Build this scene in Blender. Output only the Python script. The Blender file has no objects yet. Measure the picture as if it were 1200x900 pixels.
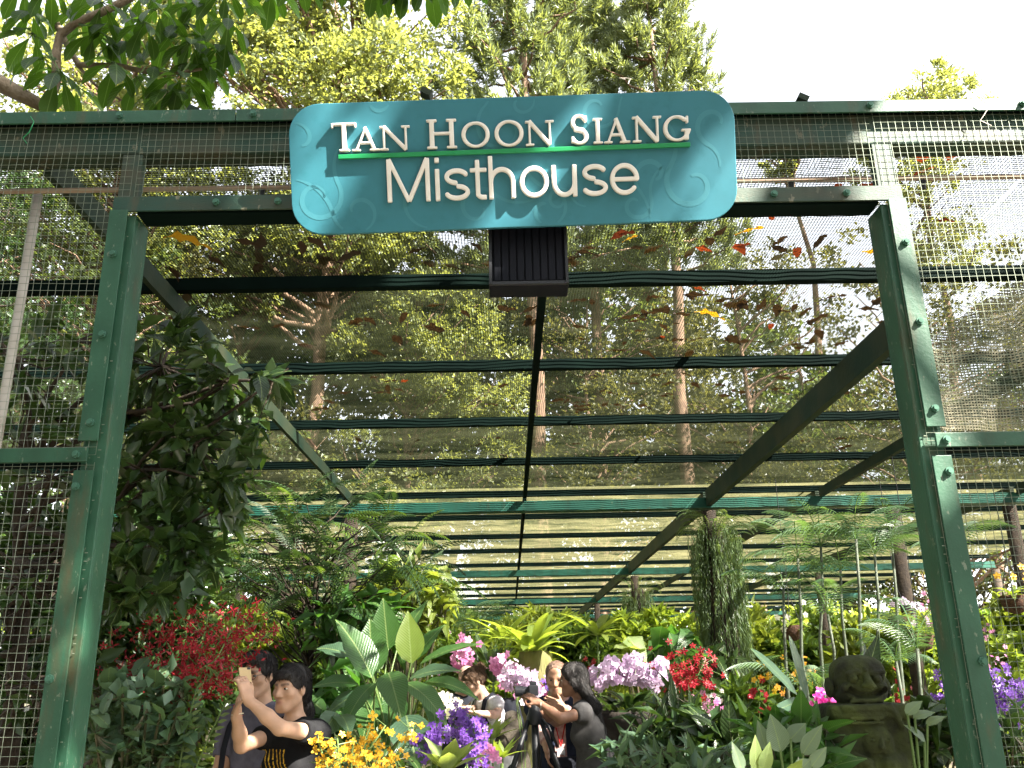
import bpy, bmesh, math, random
import numpy as np
from mathutils import Vector, Matrix
random.seed(7); rng = np.random.default_rng(7)
SC = bpy.context.scene; COL = SC.collection
# ---------------------------------------------------------------- camera
FPX, CZ = 1040.0, 1.6
def _axes(p, r, yaw):
    p, r, yaw = map(math.radians, (p, r, yaw))
    Fw = np.array([0, math.cos(p), math.sin(p)]); U = np.array([0, -math.sin(p), math.cos(p)]); X = np.array([1., 0, 0])
    Rr = math.cos(r)*X - math.sin(r)*U; V = math.sin(r)*X + math.cos(r)*U
    c, s = math.cos(yaw), math.sin(yaw); Z = np.array([[c, -s, 0], [s, c, 0], [0, 0, 1]])
    return Z@Rr, Z@V, Z@Fw
AR, AV, AW = _axes(18.2, 1.1, -0.5)
def P(px, py, Y):
    """photo pixel -> world point at distance Y"""
    d = AW*FPX + AR*(px-600) + AV*(450-py)
    return d*(Y/d[1]) + np.array([0, 0, CZ])
def PZ(px, py, z):
    d = AW*FPX + AR*(px-600) + AV*(450-py)
    return d*((z-CZ)/d[2]) + np.array([0, 0, CZ])
cd = bpy.data.cameras.new('camera'); cam = bpy.data.objects.new('camera', cd); COL.objects.link(cam)
cd.sensor_width = 36; cd.lens = 36*FPX/1200; cd.clip_start = 0.05; cd.clip_end = 1000
m = Matrix.Identity(4)
for i in range(3):
    m[i][0], m[i][1], m[i][2] = AR[i], AV[i], -AW[i]
m[2][3] = CZ
cam.matrix_world = m
SC.camera = cam
# ---------------------------------------------------------------- light
SUN = Vector((0.62, -0.42, 0.66)).normalized()
W = bpy.data.worlds.new('World'); SC.world = W; W.use_nodes = True
nt = W.node_tree
sky = nt.nodes.new('ShaderNodeTexSky'); sky.sky_type = 'NISHITA'; sky.sun_disc = False
sky.sun_elevation = math.asin(SUN.z); sky.sun_rotation = math.atan2(SUN.x, SUN.y)
sky.air_density = 1.0; sky.dust_density = 1.0; sky.ozone_density = 0.8
bg = nt.nodes['Background']; bg.inputs['Strength'].default_value = 0.052
hs = nt.nodes.new('ShaderNodeHueSaturation'); hs.inputs['Saturation'].default_value = 0.22; hs.inputs['Value'].default_value = 1.4   # thin white tropical haze
nt.links.new(sky.outputs[0], hs.inputs['Color']); nt.links.new(hs.outputs[0], bg.inputs[0])
sl = bpy.data.lights.new('sun', 'SUN'); sl.energy = 5.0; sl.angle = math.radians(0.53); sl.color = (1.0, 0.94, 0.83)
so = bpy.data.objects.new('sun', sl); COL.objects.link(so)
so.rotation_euler = SUN.to_track_quat('Z', 'Y').to_euler(); so.location = (20, -6, 30)
SC.view_settings.view_transform = 'Standard'; SC.view_settings.look = 'None'
SC.view_settings.exposure = 3.25; SC.view_settings.gamma = 1.0
SC.render.engine = 'CYCLES'
SC.cycles.transparent_max_bounces = 24; SC.cycles.max_bounces = 8
SC.cycles.use_denoising = True
# ---------------------------------------------------------------- materials
def mat(name, col, rough=0.6, col2=None, scale=8.0, bump=0.0, bscale=40.0, metal=0.0, spec=0.4, detail=4, trans=0.0, tcol=None, leaf=False, stretch=None, sss=0):
    M = bpy.data.materials.new(name); M.use_nodes = True
    n = M.node_tree.nodes; l = M.node_tree.links
    b = n['Principled BSDF']
    b.inputs['Roughness'].default_value = rough; b.inputs['Metallic'].default_value = metal
    b.inputs['Specular IOR Level'].default_value = spec
    c1 = (*col, 1); c2 = (*(col2 or col), 1)
    cs = None
    tc = n.new('ShaderNodeTexCoord'); vec = tc.outputs['Object']
    if stretch:
        mp = n.new('ShaderNodeMapping'); mp.inputs['Scale'].default_value = stretch
        l.new(vec, mp.inputs[0]); vec = mp.outputs[0]
    if col2 is not None:
        mx = n.new('ShaderNodeMix'); mx.data_type = 'RGBA'
        mx.inputs[6].default_value = c1; mx.inputs[7].default_value = c2
        if leaf:
            at = n.new('ShaderNodeAttribute'); at.attribute_name = 'v'
            oi = n.new('ShaderNodeObjectInfo')
            ad = n.new('ShaderNodeMath'); ad.operation = 'ADD'
            fr = n.new('ShaderNodeMath'); fr.operation = 'FRACT'
            l.new(at.outputs['Fac'], ad.inputs[0]); l.new(oi.outputs['Random'], ad.inputs[1]); l.new(ad.outputs[0], fr.inputs[0])
            l.new(fr.outputs[0], mx.inputs[0])
        else:
            nz = n.new('ShaderNodeTexNoise'); nz.inputs['Scale'].default_value = scale; nz.inputs['Detail'].default_value = detail
            rp = n.new('ShaderNodeValToRGB'); rp.color_ramp.elements[0].position = 0.35; rp.color_ramp.elements[1].position = 0.68
            l.new(vec, nz.inputs[0]); l.new(nz.outputs[0], rp.inputs[0]); l.new(rp.outputs[0], mx.inputs[0])
        cs = mx.outputs[2]; l.new(cs, b.inputs['Base Color'])
    else:
        b.inputs['Base Color'].default_value = c1
    if sss:
        b.inputs['Subsurface Weight'].default_value = sss; b.inputs['Subsurface Radius'].default_value = (0.012, 0.005, 0.003)
    if bump:
        bn = n.new('ShaderNodeTexNoise'); bn.inputs['Scale'].default_value = bscale; bn.inputs['Detail'].default_value = 5
        bp = n.new('ShaderNodeBump'); bp.inputs['Strength'].default_value = bump; bp.inputs['Distance'].default_value = 0.02
        l.new(vec, bn.inputs[0]); l.new(bn.outputs[0], bp.inputs['Height']); l.new(bp.outputs[0], b.inputs['Normal'])
    if trans:
        t = n.new('ShaderNodeBsdfTranslucent'); ms = n.new('ShaderNodeMixShader'); ms.inputs[0].default_value = trans
        if tcol: t.inputs[0].default_value = (*tcol, 1)
        elif cs is not None: l.new(cs, t.inputs[0])
        else: t.inputs[0].default_value = c1
        l.new(b.outputs[0], ms.inputs[1]); l.new(t.outputs[0], ms.inputs[2])
        l.new(ms.outputs[0], n['Material Output'].inputs[0])
    return M
def leafm(name, c1, c2, tr=0.35, tc=None, rough=0.38, spec=0.4):
    if tc is None: tc = (min(1, c1[0]*2.2+c2[0]), min(1, c1[1]*1.7+c2[1]*1.0), c2[2]*0.8)
    return mat(name, c1, rough, col2=c2, leaf=True, trans=tr, tcol=tc, spec=spec)
MAT = {}
MAT['paint'] = mat('green_paint', (0.014, 0.062, 0.033), 0.48, col2=(0.024, 0.086, 0.049), scale=5, bump=0.07, bscale=70)
def wear(M, sc=38, th=0.61, col=(0.16, 0.19, 0.14), rust=(0.09, 0.045, 0.02), dirt=0.5):
    n = M.node_tree.nodes; l = M.node_tree.links; b = n['Principled BSDF']; src = b.inputs['Base Color'].links[0].from_socket
    tc = n.new('ShaderNodeTexCoord')
    for s_, t0, t1, c_, st, k in ((sc, th, th+0.035, col, (1, 1, .45), .8), (7, 0.55, 0.72, rust, (1.5, 1.5, .3), .55), (3.0, 0.45, 0.75, (0.006, 0.022, 0.012), (2, 2, .4), dirt)):
        mp = n.new('ShaderNodeMapping'); mp.inputs['Scale'].default_value = st; l.new(tc.outputs['Object'], mp.inputs[0])
        nz = n.new('ShaderNodeTexNoise'); nz.inputs['Scale'].default_value = s_; nz.inputs['Detail'].default_value = 7; nz.inputs['Roughness'].default_value = 0.65; l.new(mp.outputs[0], nz.inputs[0])
        rp = n.new('ShaderNodeMapRange'); rp.inputs[1].default_value = t0; rp.inputs[2].default_value = t1; rp.inputs[4].default_value = k; l.new(nz.outputs[0], rp.inputs[0])
        mx = n.new('ShaderNodeMix'); mx.data_type = 'RGBA'; mx.inputs[7].default_value = (*c_, 1); l.new(src, mx.inputs[6]); l.new(rp.outputs[0], mx.inputs[0]); src = mx.outputs[2]
    l.new(src, b.inputs['Base Color'])
wear(MAT['paint'])
MAT['paint_worn'] = mat('worn_green_paint', (0.011, 0.046, 0.031), 0.6, col2=(0.042, 0.045, 0.026), scale=3.2, bump=0.12, bscale=60, stretch=(1, 4, 4))
wear(MAT['paint_worn'], 26, 0.62, (0.17, 0.16, 0.11), (0.10, 0.055, 0.025), 0.7)
MAT['purlin'] = mat('shade_darkened_green_paint', (0.002, 0.006, 0.005), 0.8, col2=(0.003, 0.009, 0.007), scale=4, spec=0.04)  # green taken to near black: shade under the roof put into the colour
MAT['beam'] = mat('teal_green_paint', (0.010, 0.062, 0.045), 0.55, col2=(0.016, 0.095, 0.066), scale=2.2, spec=0.25)
wear(MAT['beam'], 20, 0.66, (0.10, 0.12, 0.08), (0.05, 0.04, 0.02), 0.6)
MAT['rafter'] = mat('mossy_green_paint', (0.010, 0.028, 0.018), 0.65, col2=(0.035, 0.042, 0.022), scale=3, bump=0.1, spec=0.2)
MAT['bolt'] = mat('bolt_steel', (0.05, 0.13, 0.09), 0.45, metal=0.3)
MAT['wire'] = mat('galvanised_wire', (0.22, 0.25, 0.19), 0.5, metal=0.3, col2=(0.15, 0.18, 0.13), scale=3)
MAT['pipe'] = mat('water_pipe', (0.36, 0.27, 0.2), 0.5, col2=(0.25, 0.17, 0.12), scale=4)
MAT['pole'] = mat('pale_pole', (0.42, 0.38, 0.33), 0.6, col2=(0.3, 0.26, 0.2), scale=6, bump=0.2)
MAT['teal'] = mat('teal_sign_paint', (0.028, 0.152, 0.198), 0.5, col2=(0.031, 0.16, 0.21), scale=2, spec=0.35)
wear(MAT['teal'], 60, 0.74, (0.05, 0.24, 0.28), (0.014, 0.12, 0.15), 0.12)
MAT['teal2'] = mat('teal_swirl_print', (0.040, 0.18, 0.226), 0.5, spec=0.35)
MAT['letter'] = mat('ivory_letter', (0.74, 0.70, 0.66), 0.45, col2=(0.66, 0.62, 0.57), scale=12)
MAT['underline'] = mat('green_bar', (0.01, 0.22, 0.075), 0.4)
MAT['black'] = mat('black_plastic', (0.012, 0.013, 0.017), 0.5)
MAT['navy_box'] = mat('dark_navy_metal', (0.004, 0.005, 0.009), 0.6, col2=(0.007, 0.007, 0.011), scale=6, spec=0.12)
MAT['bark'] = mat('brown_bark', (0.10, 0.06, 0.04), 0.9, col2=(0.19, 0.12, 0.075), scale=7, bump=0.8, bscale=18, stretch=(1, 1, .35))
MAT['bark_pale'] = mat('pale_bark', (0.26, 0.20, 0.14), 0.9, col2=(0.15, 0.11, 0.07), scale=14, bump=0.8, bscale=40)
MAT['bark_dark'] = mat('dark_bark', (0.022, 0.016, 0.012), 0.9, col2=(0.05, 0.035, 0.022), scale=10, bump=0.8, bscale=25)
MAT['stem'] = mat('green_stem', (0.09, 0.15, 0.04), 0.5, col2=(0.12, 0.18, 0.05), scale=6)
MAT['stem_dark'] = mat('dark_stem', (0.04, 0.05, 0.02), 0.6, col2=(0.08, 0.06, 0.03), scale=6)
MAT['cane'] = mat('grey_palm_cane', (0.12, 0.135, 0.10), 0.6, col2=(0.07, 0.095, 0.055), scale=9, stretch=(1, 1, 3))
MAT['l_tree'] = leafm('bright_tree_leaf', (0.095, 0.125, 0.052), (0.165, 0.185, 0.085), 0.38)
MAT['l_mid'] = leafm('mid_tree_leaf', (0.035, 0.058, 0.022), (0.08, 0.105, 0.042), 0.35)
MAT['l_olive'] = leafm('olive_tree_leaf', (0.042, 0.05, 0.022), (0.09, 0.09, 0.042), 0.35)
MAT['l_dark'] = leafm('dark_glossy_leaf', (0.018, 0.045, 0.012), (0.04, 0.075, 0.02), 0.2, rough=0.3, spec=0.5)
MAT['l_needle'] = leafm('conifer_needle', (0.085, 0.12, 0.06), (0.17, 0.20, 0.095), 0.3)
MAT['l_umb'] = leafm('umbrella_leaf', (0.012, 0.034, 0.008), (0.030, 0.066, 0.012), 0.4, tc=(0.12, 0.26, 0.015))
MAT['l_big'] = leafm('broad_leaf', (0.045, 0.12, 0.03), (0.075, 0.16, 0.045), 0.3, tc=(0.13, 0.34, 0.03), rough=0.32, spec=0.5)
MAT['l_blue'] = leafm('blue_green_leaf', (0.055, 0.115, 0.07), (0.10, 0.17, 0.10), 0.25, rough=0.35, spec=0.5)
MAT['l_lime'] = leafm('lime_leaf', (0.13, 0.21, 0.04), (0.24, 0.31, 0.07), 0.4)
MAT['l_fern'] = leafm('fern_leaf', (0.045, 0.09, 0.022), (0.10, 0.16, 0.04), 0.4)
MAT['l_fernd'] = leafm('dark_fern_leaf', (0.02, 0.045, 0.018), (0.045, 0.085, 0.03), 0.3)
MAT['l_palm'] = leafm('palm_leaf', (0.05, 0.11, 0.055), (0.10, 0.17, 0.08), 0.35)
MAT['l_hang'] = leafm('hanging_fern_leaf', (0.07, 0.12, 0.055), (0.13, 0.19, 0.085), 0.35)
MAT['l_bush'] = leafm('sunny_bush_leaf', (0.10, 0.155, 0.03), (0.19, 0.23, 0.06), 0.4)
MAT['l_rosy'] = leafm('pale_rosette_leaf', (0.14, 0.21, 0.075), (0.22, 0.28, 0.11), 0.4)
MAT['l_silver'] = leafm('silver_leaf', (0.14, 0.205, 0.145), (0.20, 0.275, 0.19), 0.25)
def veins(key, period=20, dark=0.72):
    M = MAT[key].copy(); M.name = MAT[key].name+'_veined'; n = M.node_tree.nodes; l = M.node_tree.links; b = n['Principled BSDF']
    tc = n.new('ShaderNodeTexCoord'); sp = n.new('ShaderNodeSeparateXYZ'); l.new(tc.outputs['Generated'], sp.inputs[0])
    def mth(op, a, c=None):
        q = n.new('ShaderNodeMath'); q.operation = op
        for i, x in enumerate((a, c)):
            if x is None: continue
            if isinstance(x, (int, float)): q.inputs[i].default_value = x
            else: l.new(x, q.inputs[i])
        return q.outputs[0]
    ax = mth('ABSOLUTE', mth('SUBTRACT', sp.outputs[0], 0.5))
    ph = mth('SUBTRACT', mth('MULTIPLY', sp.outputs[1], period), mth('MULTIPLY', ax, period*0.55))
    side = mth('POWER', mth('ABSOLUTE', mth('SINE', mth('MULTIPLY', ph, 3.1416))), 6.0)      # thin dark furrows
    rib = mth('LESS_THAN', ax, 0.022)
    fac = mth('MAXIMUM', mth('MULTIPLY', side, 0.0), mth('SUBTRACT', 1.0, side))
    src = b.inputs['Base Color'].links[0].from_socket
    nz = n.new('ShaderNodeTexNoise'); nz.inputs['Scale'].default_value = 9; l.new(tc.outputs['Object'], nz.inputs[0])
    m0 = n.new('ShaderNodeMix'); m0.data_type = 'RGBA'; m0.blend_type = 'MULTIPLY'; m0.inputs[7].default_value = (dark, dark*1.02, dark*0.9, 1)
    l.new(src, m0.inputs[6]); l.new(mth('MULTIPLY', nz.outputs[0], 0.9), m0.inputs[0])
    m1 = n.new('ShaderNodeMix'); m1.data_type = 'RGBA'; m1.blend_type = 'MULTIPLY'; m1.inputs[7].default_value = (dark, dark, dark*0.9, 1)
    l.new(m0.outputs[2], m1.inputs[6]); l.new(side, m1.inputs[0])
    m2 = n.new('ShaderNodeMix'); m2.data_type = 'RGBA'; m2.inputs[7].default_value = (0.26, 0.34, 0.12, 1); l.new(m1.outputs[2], m2.inputs[6]); l.new(mth('MULTIPLY', rib, 0.6), m2.inputs[0])
    l.new(m2.outputs[2], b.inputs['Base Color'])
    bp = n.new('ShaderNodeBump'); bp.inputs['Strength'].default_value = 0.35; bp.inputs['Distance'].default_value = 0.004; bp.invert = True
    l.new(side, bp.inputs['Height']); l.new(bp.outputs[0], b.inputs['Normal'])
    return M
for k_ in ('l_big', 'l_blue', 'l_lime', 'l_rosy', 'l_silver', 'l_dark', 'l_umb', 'l_bush'): MAT['v_'+k_] = veins(k_, 18 if k_ not in ('l_dark', 'l_umb') else 9, 0.72 if k_ == 'l_silver' else 0.7)
MAT['f_red'] = leafm('red_flower', (0.22, 0.008, 0.016), (0.38, 0.02, 0.03), 0.3, tc=(0.5, 0.03, 0.045))
MAT['f_dred'] = leafm('crimson_flower', (0.26, 0.008, 0.02), (0.42, 0.02, 0.035), 0.35, tc=(0.5, 0.03, 0.04))
MAT['f_yel'] = leafm('yellow_flower', (0.50, 0.27, 0.015), (0.64, 0.38, 0.03), 0.35, tc=(0.8, 0.5, 0.05))
MAT['f_pur'] = leafm('purple_flower', (0.10, 0.035, 0.26), (0.19, 0.08, 0.40), 0.35, tc=(0.4, 0.2, 0.7))
MAT['f_pale'] = leafm('pale_pink_flower', (0.62, 0.44, 0.64), (0.76, 0.64, 0.78), 0.4, tc=(0.8, 0.6, 0.8))
MAT['f_pink'] = leafm('pink_flower', (0.62, 0.18, 0.42), (0.74, 0.36, 0.58), 0.4, tc=(0.85, 0.4, 0.65))
MAT['f_mag'] = leafm('magenta_flower', (0.45, 0.02, 0.30), (0.6, 0.08, 0.42), 0.4)
MAT['f_ora'] = leafm('orange_flower', (0.62, 0.22, 0.02), (0.72, 0.36, 0.04), 0.4)
MAT['f_whi'] = leafm('white_flower', (0.7, 0.66, 0.62), (0.78, 0.72, 0.7), 0.4)
MAT['d_brown'] = leafm('dead_brown_leaf', (0.018, 0.011, 0.008), (0.045, 0.024, 0.014), 0.12, rough=0.7)
MAT['d_red'] = leafm('dead_red_leaf', (0.11, 0.018, 0.010), (0.20, 0.040, 0.015), 0.15, rough=0.7)
MAT['d_yel'] = leafm('dead_yellow_leaf', (0.30, 0.15, 0.012), (0.42, 0.24, 0.02), 0.2, rough=0.7)
MAT['soil'] = mat('dark_soil', (0.045, 0.032, 0.022), 0.95, col2=(0.08, 0.075, 0.035), scale=1.6, bump=0.6, bscale=12)
MAT['path'] = mat('pale_path', (0.27, 0.25, 0.22), 0.85, col2=(0.36, 0.33, 0.29), scale=2.5, bump=0.4, bscale=50)
MAT['pot'] = mat('dark_bowl', (0.028, 0.022, 0.02), 0.8, col2=(0.05, 0.04, 0.033), scale=10, bump=0.4)
MAT['husk'] = mat('brown_husk', (0.10, 0.05, 0.03), 0.95, col2=(0.05, 0.025, 0.018), scale=30, bump=0.9)
MAT['stump'] = mat('mossy_stump', (0.21, 0.18, 0.085), 0.95, col2=(0.12, 0.13, 0.04), scale=8, bump=0.8, bscale=30, stretch=(1, 1, .3))
MAT['stone'] = mat('mossy_stone', (0.014, 0.015, 0.008), 0.95, col2=(0.058, 0.074, 0.016), scale=7, bump=0.35, bscale=70, detail=8)
MAT['rock'] = mat('brown_rock', (0.06, 0.048, 0.035), 0.95, col2=(0.03, 0.027, 0.02), scale=9, bump=0.7, bscale=20)
def netmat(name, pitch, wx, wy, col, tr, axes=(0, 1)):
    M = bpy.data.materials.new(name); M.use_nodes = True
    n = M.node_tree.nodes; l = M.node_tree.links; n.remove(n['Principled BSDF'])
    tc = n.new('ShaderNodeTexCoord'); nz = n.new('ShaderNodeTexNoise'); nz.inputs['Scale'].default_value = 1.3
    mxv = n.new('ShaderNodeMix'); mxv.data_type = 'VECTOR'; mxv.inputs[0].default_value = 0.06
    l.new(tc.outputs['Object'], nz.inputs[0]); l.new(tc.outputs['Object'], mxv.inputs[4]); l.new(nz.outputs['Color'], mxv.inputs[5])
    sp = n.new('ShaderNodeSeparateXYZ'); l.new(mxv.outputs[1], sp.inputs[0])
    outs = []
    for ax, w in ((axes[0], wx), (axes[1], wy)):
        a = n.new('ShaderNodeMath'); a.operation = 'DIVIDE'; a.inputs[1].default_value = pitch
        f = n.new('ShaderNodeMath'); f.operation = 'FRACT'; g = n.new('ShaderNodeMath'); g.operation = 'LESS_THAN'; g.inputs[1].default_value = w
        l.new(sp.outputs[ax], a.inputs[0]); l.new(a.outputs[0], f.inputs[0]); l.new(f.outputs[0], g.inputs[0]); outs.append(g)
    mx = n.new('ShaderNodeMath'); mx.operation = 'MAXIMUM'; l.new(outs[0].outputs[0], mx.inputs[0]); l.new(outs[1].outputs[0], mx.inputs[1])
    d = n.new('ShaderNodeBsdfDiffuse'); t = n.new('ShaderNodeBsdfTranslucent'); tr_ = n.new('ShaderNodeBsdfTransparent')
    n2 = n.new('ShaderNodeTexNoise'); n2.inputs['Scale'].default_value = 1.6; n2.inputs['Detail'].default_value = 8; n2.inputs['Roughness'].default_value = 0.7
    mp = n.new('ShaderNodeMapping'); mp.inputs['Scale'].default_value = (0.45, 1.6, 1); l.new(tc.outputs['Object'], mp.inputs[0]); l.new(mp.outputs[0], n2.inputs[0])
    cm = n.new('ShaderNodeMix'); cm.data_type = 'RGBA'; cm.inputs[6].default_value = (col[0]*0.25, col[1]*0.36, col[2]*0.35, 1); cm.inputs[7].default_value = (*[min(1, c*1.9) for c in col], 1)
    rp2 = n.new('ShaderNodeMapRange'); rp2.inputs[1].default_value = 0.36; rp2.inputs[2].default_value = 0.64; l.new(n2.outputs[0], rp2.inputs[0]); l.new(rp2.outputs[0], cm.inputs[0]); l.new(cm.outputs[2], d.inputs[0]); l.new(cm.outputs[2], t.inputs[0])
    m1 = n.new('ShaderNodeMixShader'); m1.inputs[0].default_value = tr; l.new(d.outputs[0], m1.inputs[1]); l.new(t.outputs[0], m1.inputs[2])
    m2 = n.new('ShaderNodeMixShader'); l.new(mx.outputs[0], m2.inputs[0]); l.new(tr_.outputs[0], m2.inputs[1]); l.new(m1.outputs[0], m2.inputs[2])
    l.new(m2.outputs[0], n['Material Output'].inputs[0])
    return M
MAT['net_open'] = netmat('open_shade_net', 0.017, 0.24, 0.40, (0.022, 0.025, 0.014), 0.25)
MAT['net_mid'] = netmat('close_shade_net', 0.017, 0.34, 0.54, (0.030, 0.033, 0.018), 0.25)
MAT['net_dense'] = netmat('sun_paled_shade_net', 0.017, 0.36, 0.64, (0.125, 0.118, 0.060), 0.42)  # far bays: glancing sun glow put into paler yarn and closer weave
MAT['net_side'] = netmat('hanging_side_net', 0.017, 0.34, 0.5, (0.30, 0.27, 0.20), 0.5, (0, 2))
# ---------------------------------------------------------------- helpers
def link(o, parent=None):
    COL.objects.link(o)
    if parent is not None: o.parent = parent
    return o
WO = {}                                                     # world origin of un-rotated parents
def worg(o):
    return WO.get(o.name, np.zeros(3)) if o is not None else np.zeros(3)
def thing(name, label, cat, loc=(0, 0, 0), group=None):
    o = bpy.data.objects.new(name, None); o.empty_display_size = 0.2
    o.location = tuple(float(v) for v in loc); link(o)
    o['label'] = label; o['category'] = cat
    if group: o['group'] = group
    WO[o.name] = np.array(loc, float)
    return o
def tag(o, label, cat, group=None):
    o['label'] = label; o['category'] = cat
    if group: o['group'] = group
    return o
def npmesh(name, V, F, v=None, smooth=True, mi=None, attr=None):
    V = np.ascontiguousarray(V, dtype=np.float32); F = np.asarray(F, dtype=np.int32); k = F.shape[1]
    me = bpy.data.meshes.new(name)
    me.vertices.add(len(V)); me.vertices.foreach_set('co', V.ravel())
    me.loops.add(F.size); me.loops.foreach_set('vertex_index', F.ravel())
    me.polygons.add(len(F)); me.polygons.foreach_set('loop_start', np.arange(0, F.size, k, dtype=np.int32))
    if mi is not None: me.polygons.foreach_set('material_index', np.asarray(mi, dtype=np.int32))
    if smooth: me.polygons.foreach_set('use_smooth', np.ones(len(F), dtype=bool))
    me.update(calc_edges=True)
    if v is not None:
        a = me.attributes.new('v', 'FLOAT', 'POINT'); a.data.foreach_set('value', np.asarray(v, dtype=np.float32))
    if attr:
        for kx, vx in attr.items():
            a = me.attributes.new(kx, 'FLOAT', 'POINT'); a.data.foreach_set('value', np.asarray(vx, dtype=np.float32))
    return me
def part(name, me, mats, parent=None, stuff=False, label=None):
    if not isinstance(mats, (list, tuple)): mats = [mats]
    if len(me.materials) == 0:
        for q in mats: me.materials.append(q)
    o = bpy.data.objects.new(name, me); link(o, parent)
    WO[o.name] = worg(parent)
    if stuff: o['kind'] = 'stuff'
    if label: o['label'] = label
    return o
class MB:
    def __init__(s): s.v = []; s.f = []; s.m = []
    def box(s, c, size, R=None, mi=0):
        b = len(s.v); c = np.array(c, float); h = np.array(size, float)/2
        for x in (-1, 1):
            for y in (-1, 1):
                for z in (-1, 1):
                    p = np.array((x, y, z))*h
                    if R is not None: p = R@p
                    s.v.append(c+p)
        for f in ((0, 1, 3, 2), (4, 6, 7, 5), (0, 4, 5, 1), (2, 3, 7, 6), (0, 2, 6, 4), (1, 5, 7, 3)):
            s.f.append([b+i for i in f]); s.m.append(mi)
        return s
    def beam(s, a, b_, w, h, mi=0):
        """box from a to b, w sideways, h upwards"""
        a = np.array(a, float); b_ = np.array(b_, float); d = b_-a; L = np.linalg.norm(d); d = d/L
        up = np.array((0, 0, 1.)) if abs(d[2]) < 0.95 else np.array((0, 1., 0))
        x = np.cross(d, up); x /= np.linalg.norm(x); z = np.cross(x, d)
        return s.box((a+b_)/2, (w, L, h), np.array([x, d, z]).T, mi)
    def tube(s, pts, rad, n=8, mi=0, cap=True):
        pts = [np.array(p, float) for p in pts]
        if not hasattr(rad, '__len__'): rad = [rad]*len(pts)
        b = len(s.v); ref = None
        for i, p in enumerate(pts):
            d = pts[min(i+1, len(pts)-1)]-pts[max(i-1, 0)]; d = d/(np.linalg.norm(d)+1e-9)
            if ref is None:
                ref = np.cross(d, (0.3, 1, 0.2) if abs(d[1]) < 0.9 else (1, 0, 0))
            ref = ref-d*np.dot(ref, d); ref /= np.linalg.norm(ref)+1e-9; q = np.cross(d, ref)
            for k in range(n):
                a = 2*math.pi*k/n; s.v.append(p+(ref*math.cos(a)+q*math.sin(a))*rad[i])
        for i in range(len(pts)-1):
            for k in range(n):
                s.f.append([b+i*n+k, b+i*n+(k+1) % n, b+(i+1)*n+(k+1) % n, b+(i+1)*n+k]); s.m.append(mi)
        if cap and n <= 12:
            s.f.append([b+k for k in range(n)][::-1]); s.m.append(mi)
            e = b+(len(pts)-1)*n; s.f.append([e+k for k in range(n)]); s.m.append(mi)
        return s
    def lathe(s, prof, c, n=24, mi=0):
        b = len(s.v); c = np.array(c, float)
        for r, z in prof:
            for k in range(n):
                a = 2*math.pi*k/n; s.v.append(c+np.array((r*math.cos(a), r*math.sin(a), z)))
        for i in range(len(prof)-1):
            for k in range(n):
                s.f.append([b+i*n+k, b+i*n+(k+1) % n, b+(i+1)*n+(k+1) % n, b+(i+1)*n+k]); s.m.append(mi)
        return s
    def build(s, name, mats, parent=None, smooth=False, bevel=0, stuff=False, label=None):
        if not isinstance(mats, (list, tuple)): mats = [mats]
        og = worg(parent)
        me = bpy.data.meshes.new(name)
        me.from_pydata([tuple(np.asarray(p)-og) for p in s.v], [], s.f)
        for q in mats: me.materials.append(q)
        me.polygons.foreach_set('material_index', np.array(s.m, dtype=np.int32))
        if smooth: me.polygons.foreach_set('use_smooth', np.ones(len(s.f), dtype=bool))
        o = part(name, me, mats, parent, stuff, label)
        if bevel:
            bv = o.modifiers.new('bevel', 'BEVEL'); bv.width = bevel; bv.segments = 2; bv.limit_method = 'ANGLE'
        return o
# ---- leaves
def prof(kind, t):
    if kind == 'ovate': return math.sin(math.pi*t**0.75)*(1-0.15*t)
    if kind == 'lance': return math.sin(math.pi*min(1, t*0.97+0.03)**0.6)*(1-0.45*t)
    if kind == 'strap': return min(1, t*6)*min(1, (1-t)*3.0)**0.6
    if kind == 'round': return math.sin(math.pi*t)**0.6
    if kind == 'obov': return math.sin(math.pi*t**1.5)**0.8
    if kind == 'heart': return 0 if t <= 0 else max(0, 1.02-t)**0.75*min(1, 0.62+t*2)
    return 1
_lm = {}
def leafmesh(name, L, Wd, kind='ovate', bend=0.5, fold=0.25, n=6, wave=0.0, mi_pat=None, stalk=0.0):
    """leaf along +Y, face up +Z, bending down; L,Wd in metres"""
    key = (name, L, Wd, kind, bend, fold, n, wave, stalk)
    if key in _lm: return _lm[key]
    V = []; F = []; y = z = 0.0; ds = L/n
    for i in range(n+1):
        t = i/n; a = -bend*t
        w = max(prof(kind, t), 0.015)*Wd/2
        if i == n: w = Wd*0.01
        wz = wave*math.sin(i*2.3)*Wd
        V += [(-w, y, z+w*fold+wz), (0, y, z), (w, y, z+w*fold-wz)]
        y += ds*math.cos(a); z += ds*math.sin(a)
    for i in range(n):
        b = i*3; F += [(b, b+1, b+4, b+3), (b+1, b+2, b+5, b+4)]
    if stalk:
        b = len(V); r = Wd*0.02+0.002
        for yy in (0, -stalk):
            V += [(-r, yy, 0), (r, yy, 0), (0, yy, -r*1.6)]
        F += [(b, b+1, b+4, b+3), (b+1, b+2, b+5, b+4), (b+2, b, b+3, b+5)]
    me = npmesh(name, V, F); _lm[key] = me
    return me
def fmat(pos, d, up, sc=1.0):
    d = Vector(d).normalized(); up = Vector(up)
    x = d.cross(up)
    if x.length < 1e-4: x = d.cross(Vector((0.31, 0.9, 0.2)))
    x.normalize(); z = x.cross(d)
    M = Matrix((x, d, z)).transposed().to_4x4()
    M = M @ Matrix.Diagonal((sc, sc, sc, 1)); M.translation = Vector(pos)
    return M
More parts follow.
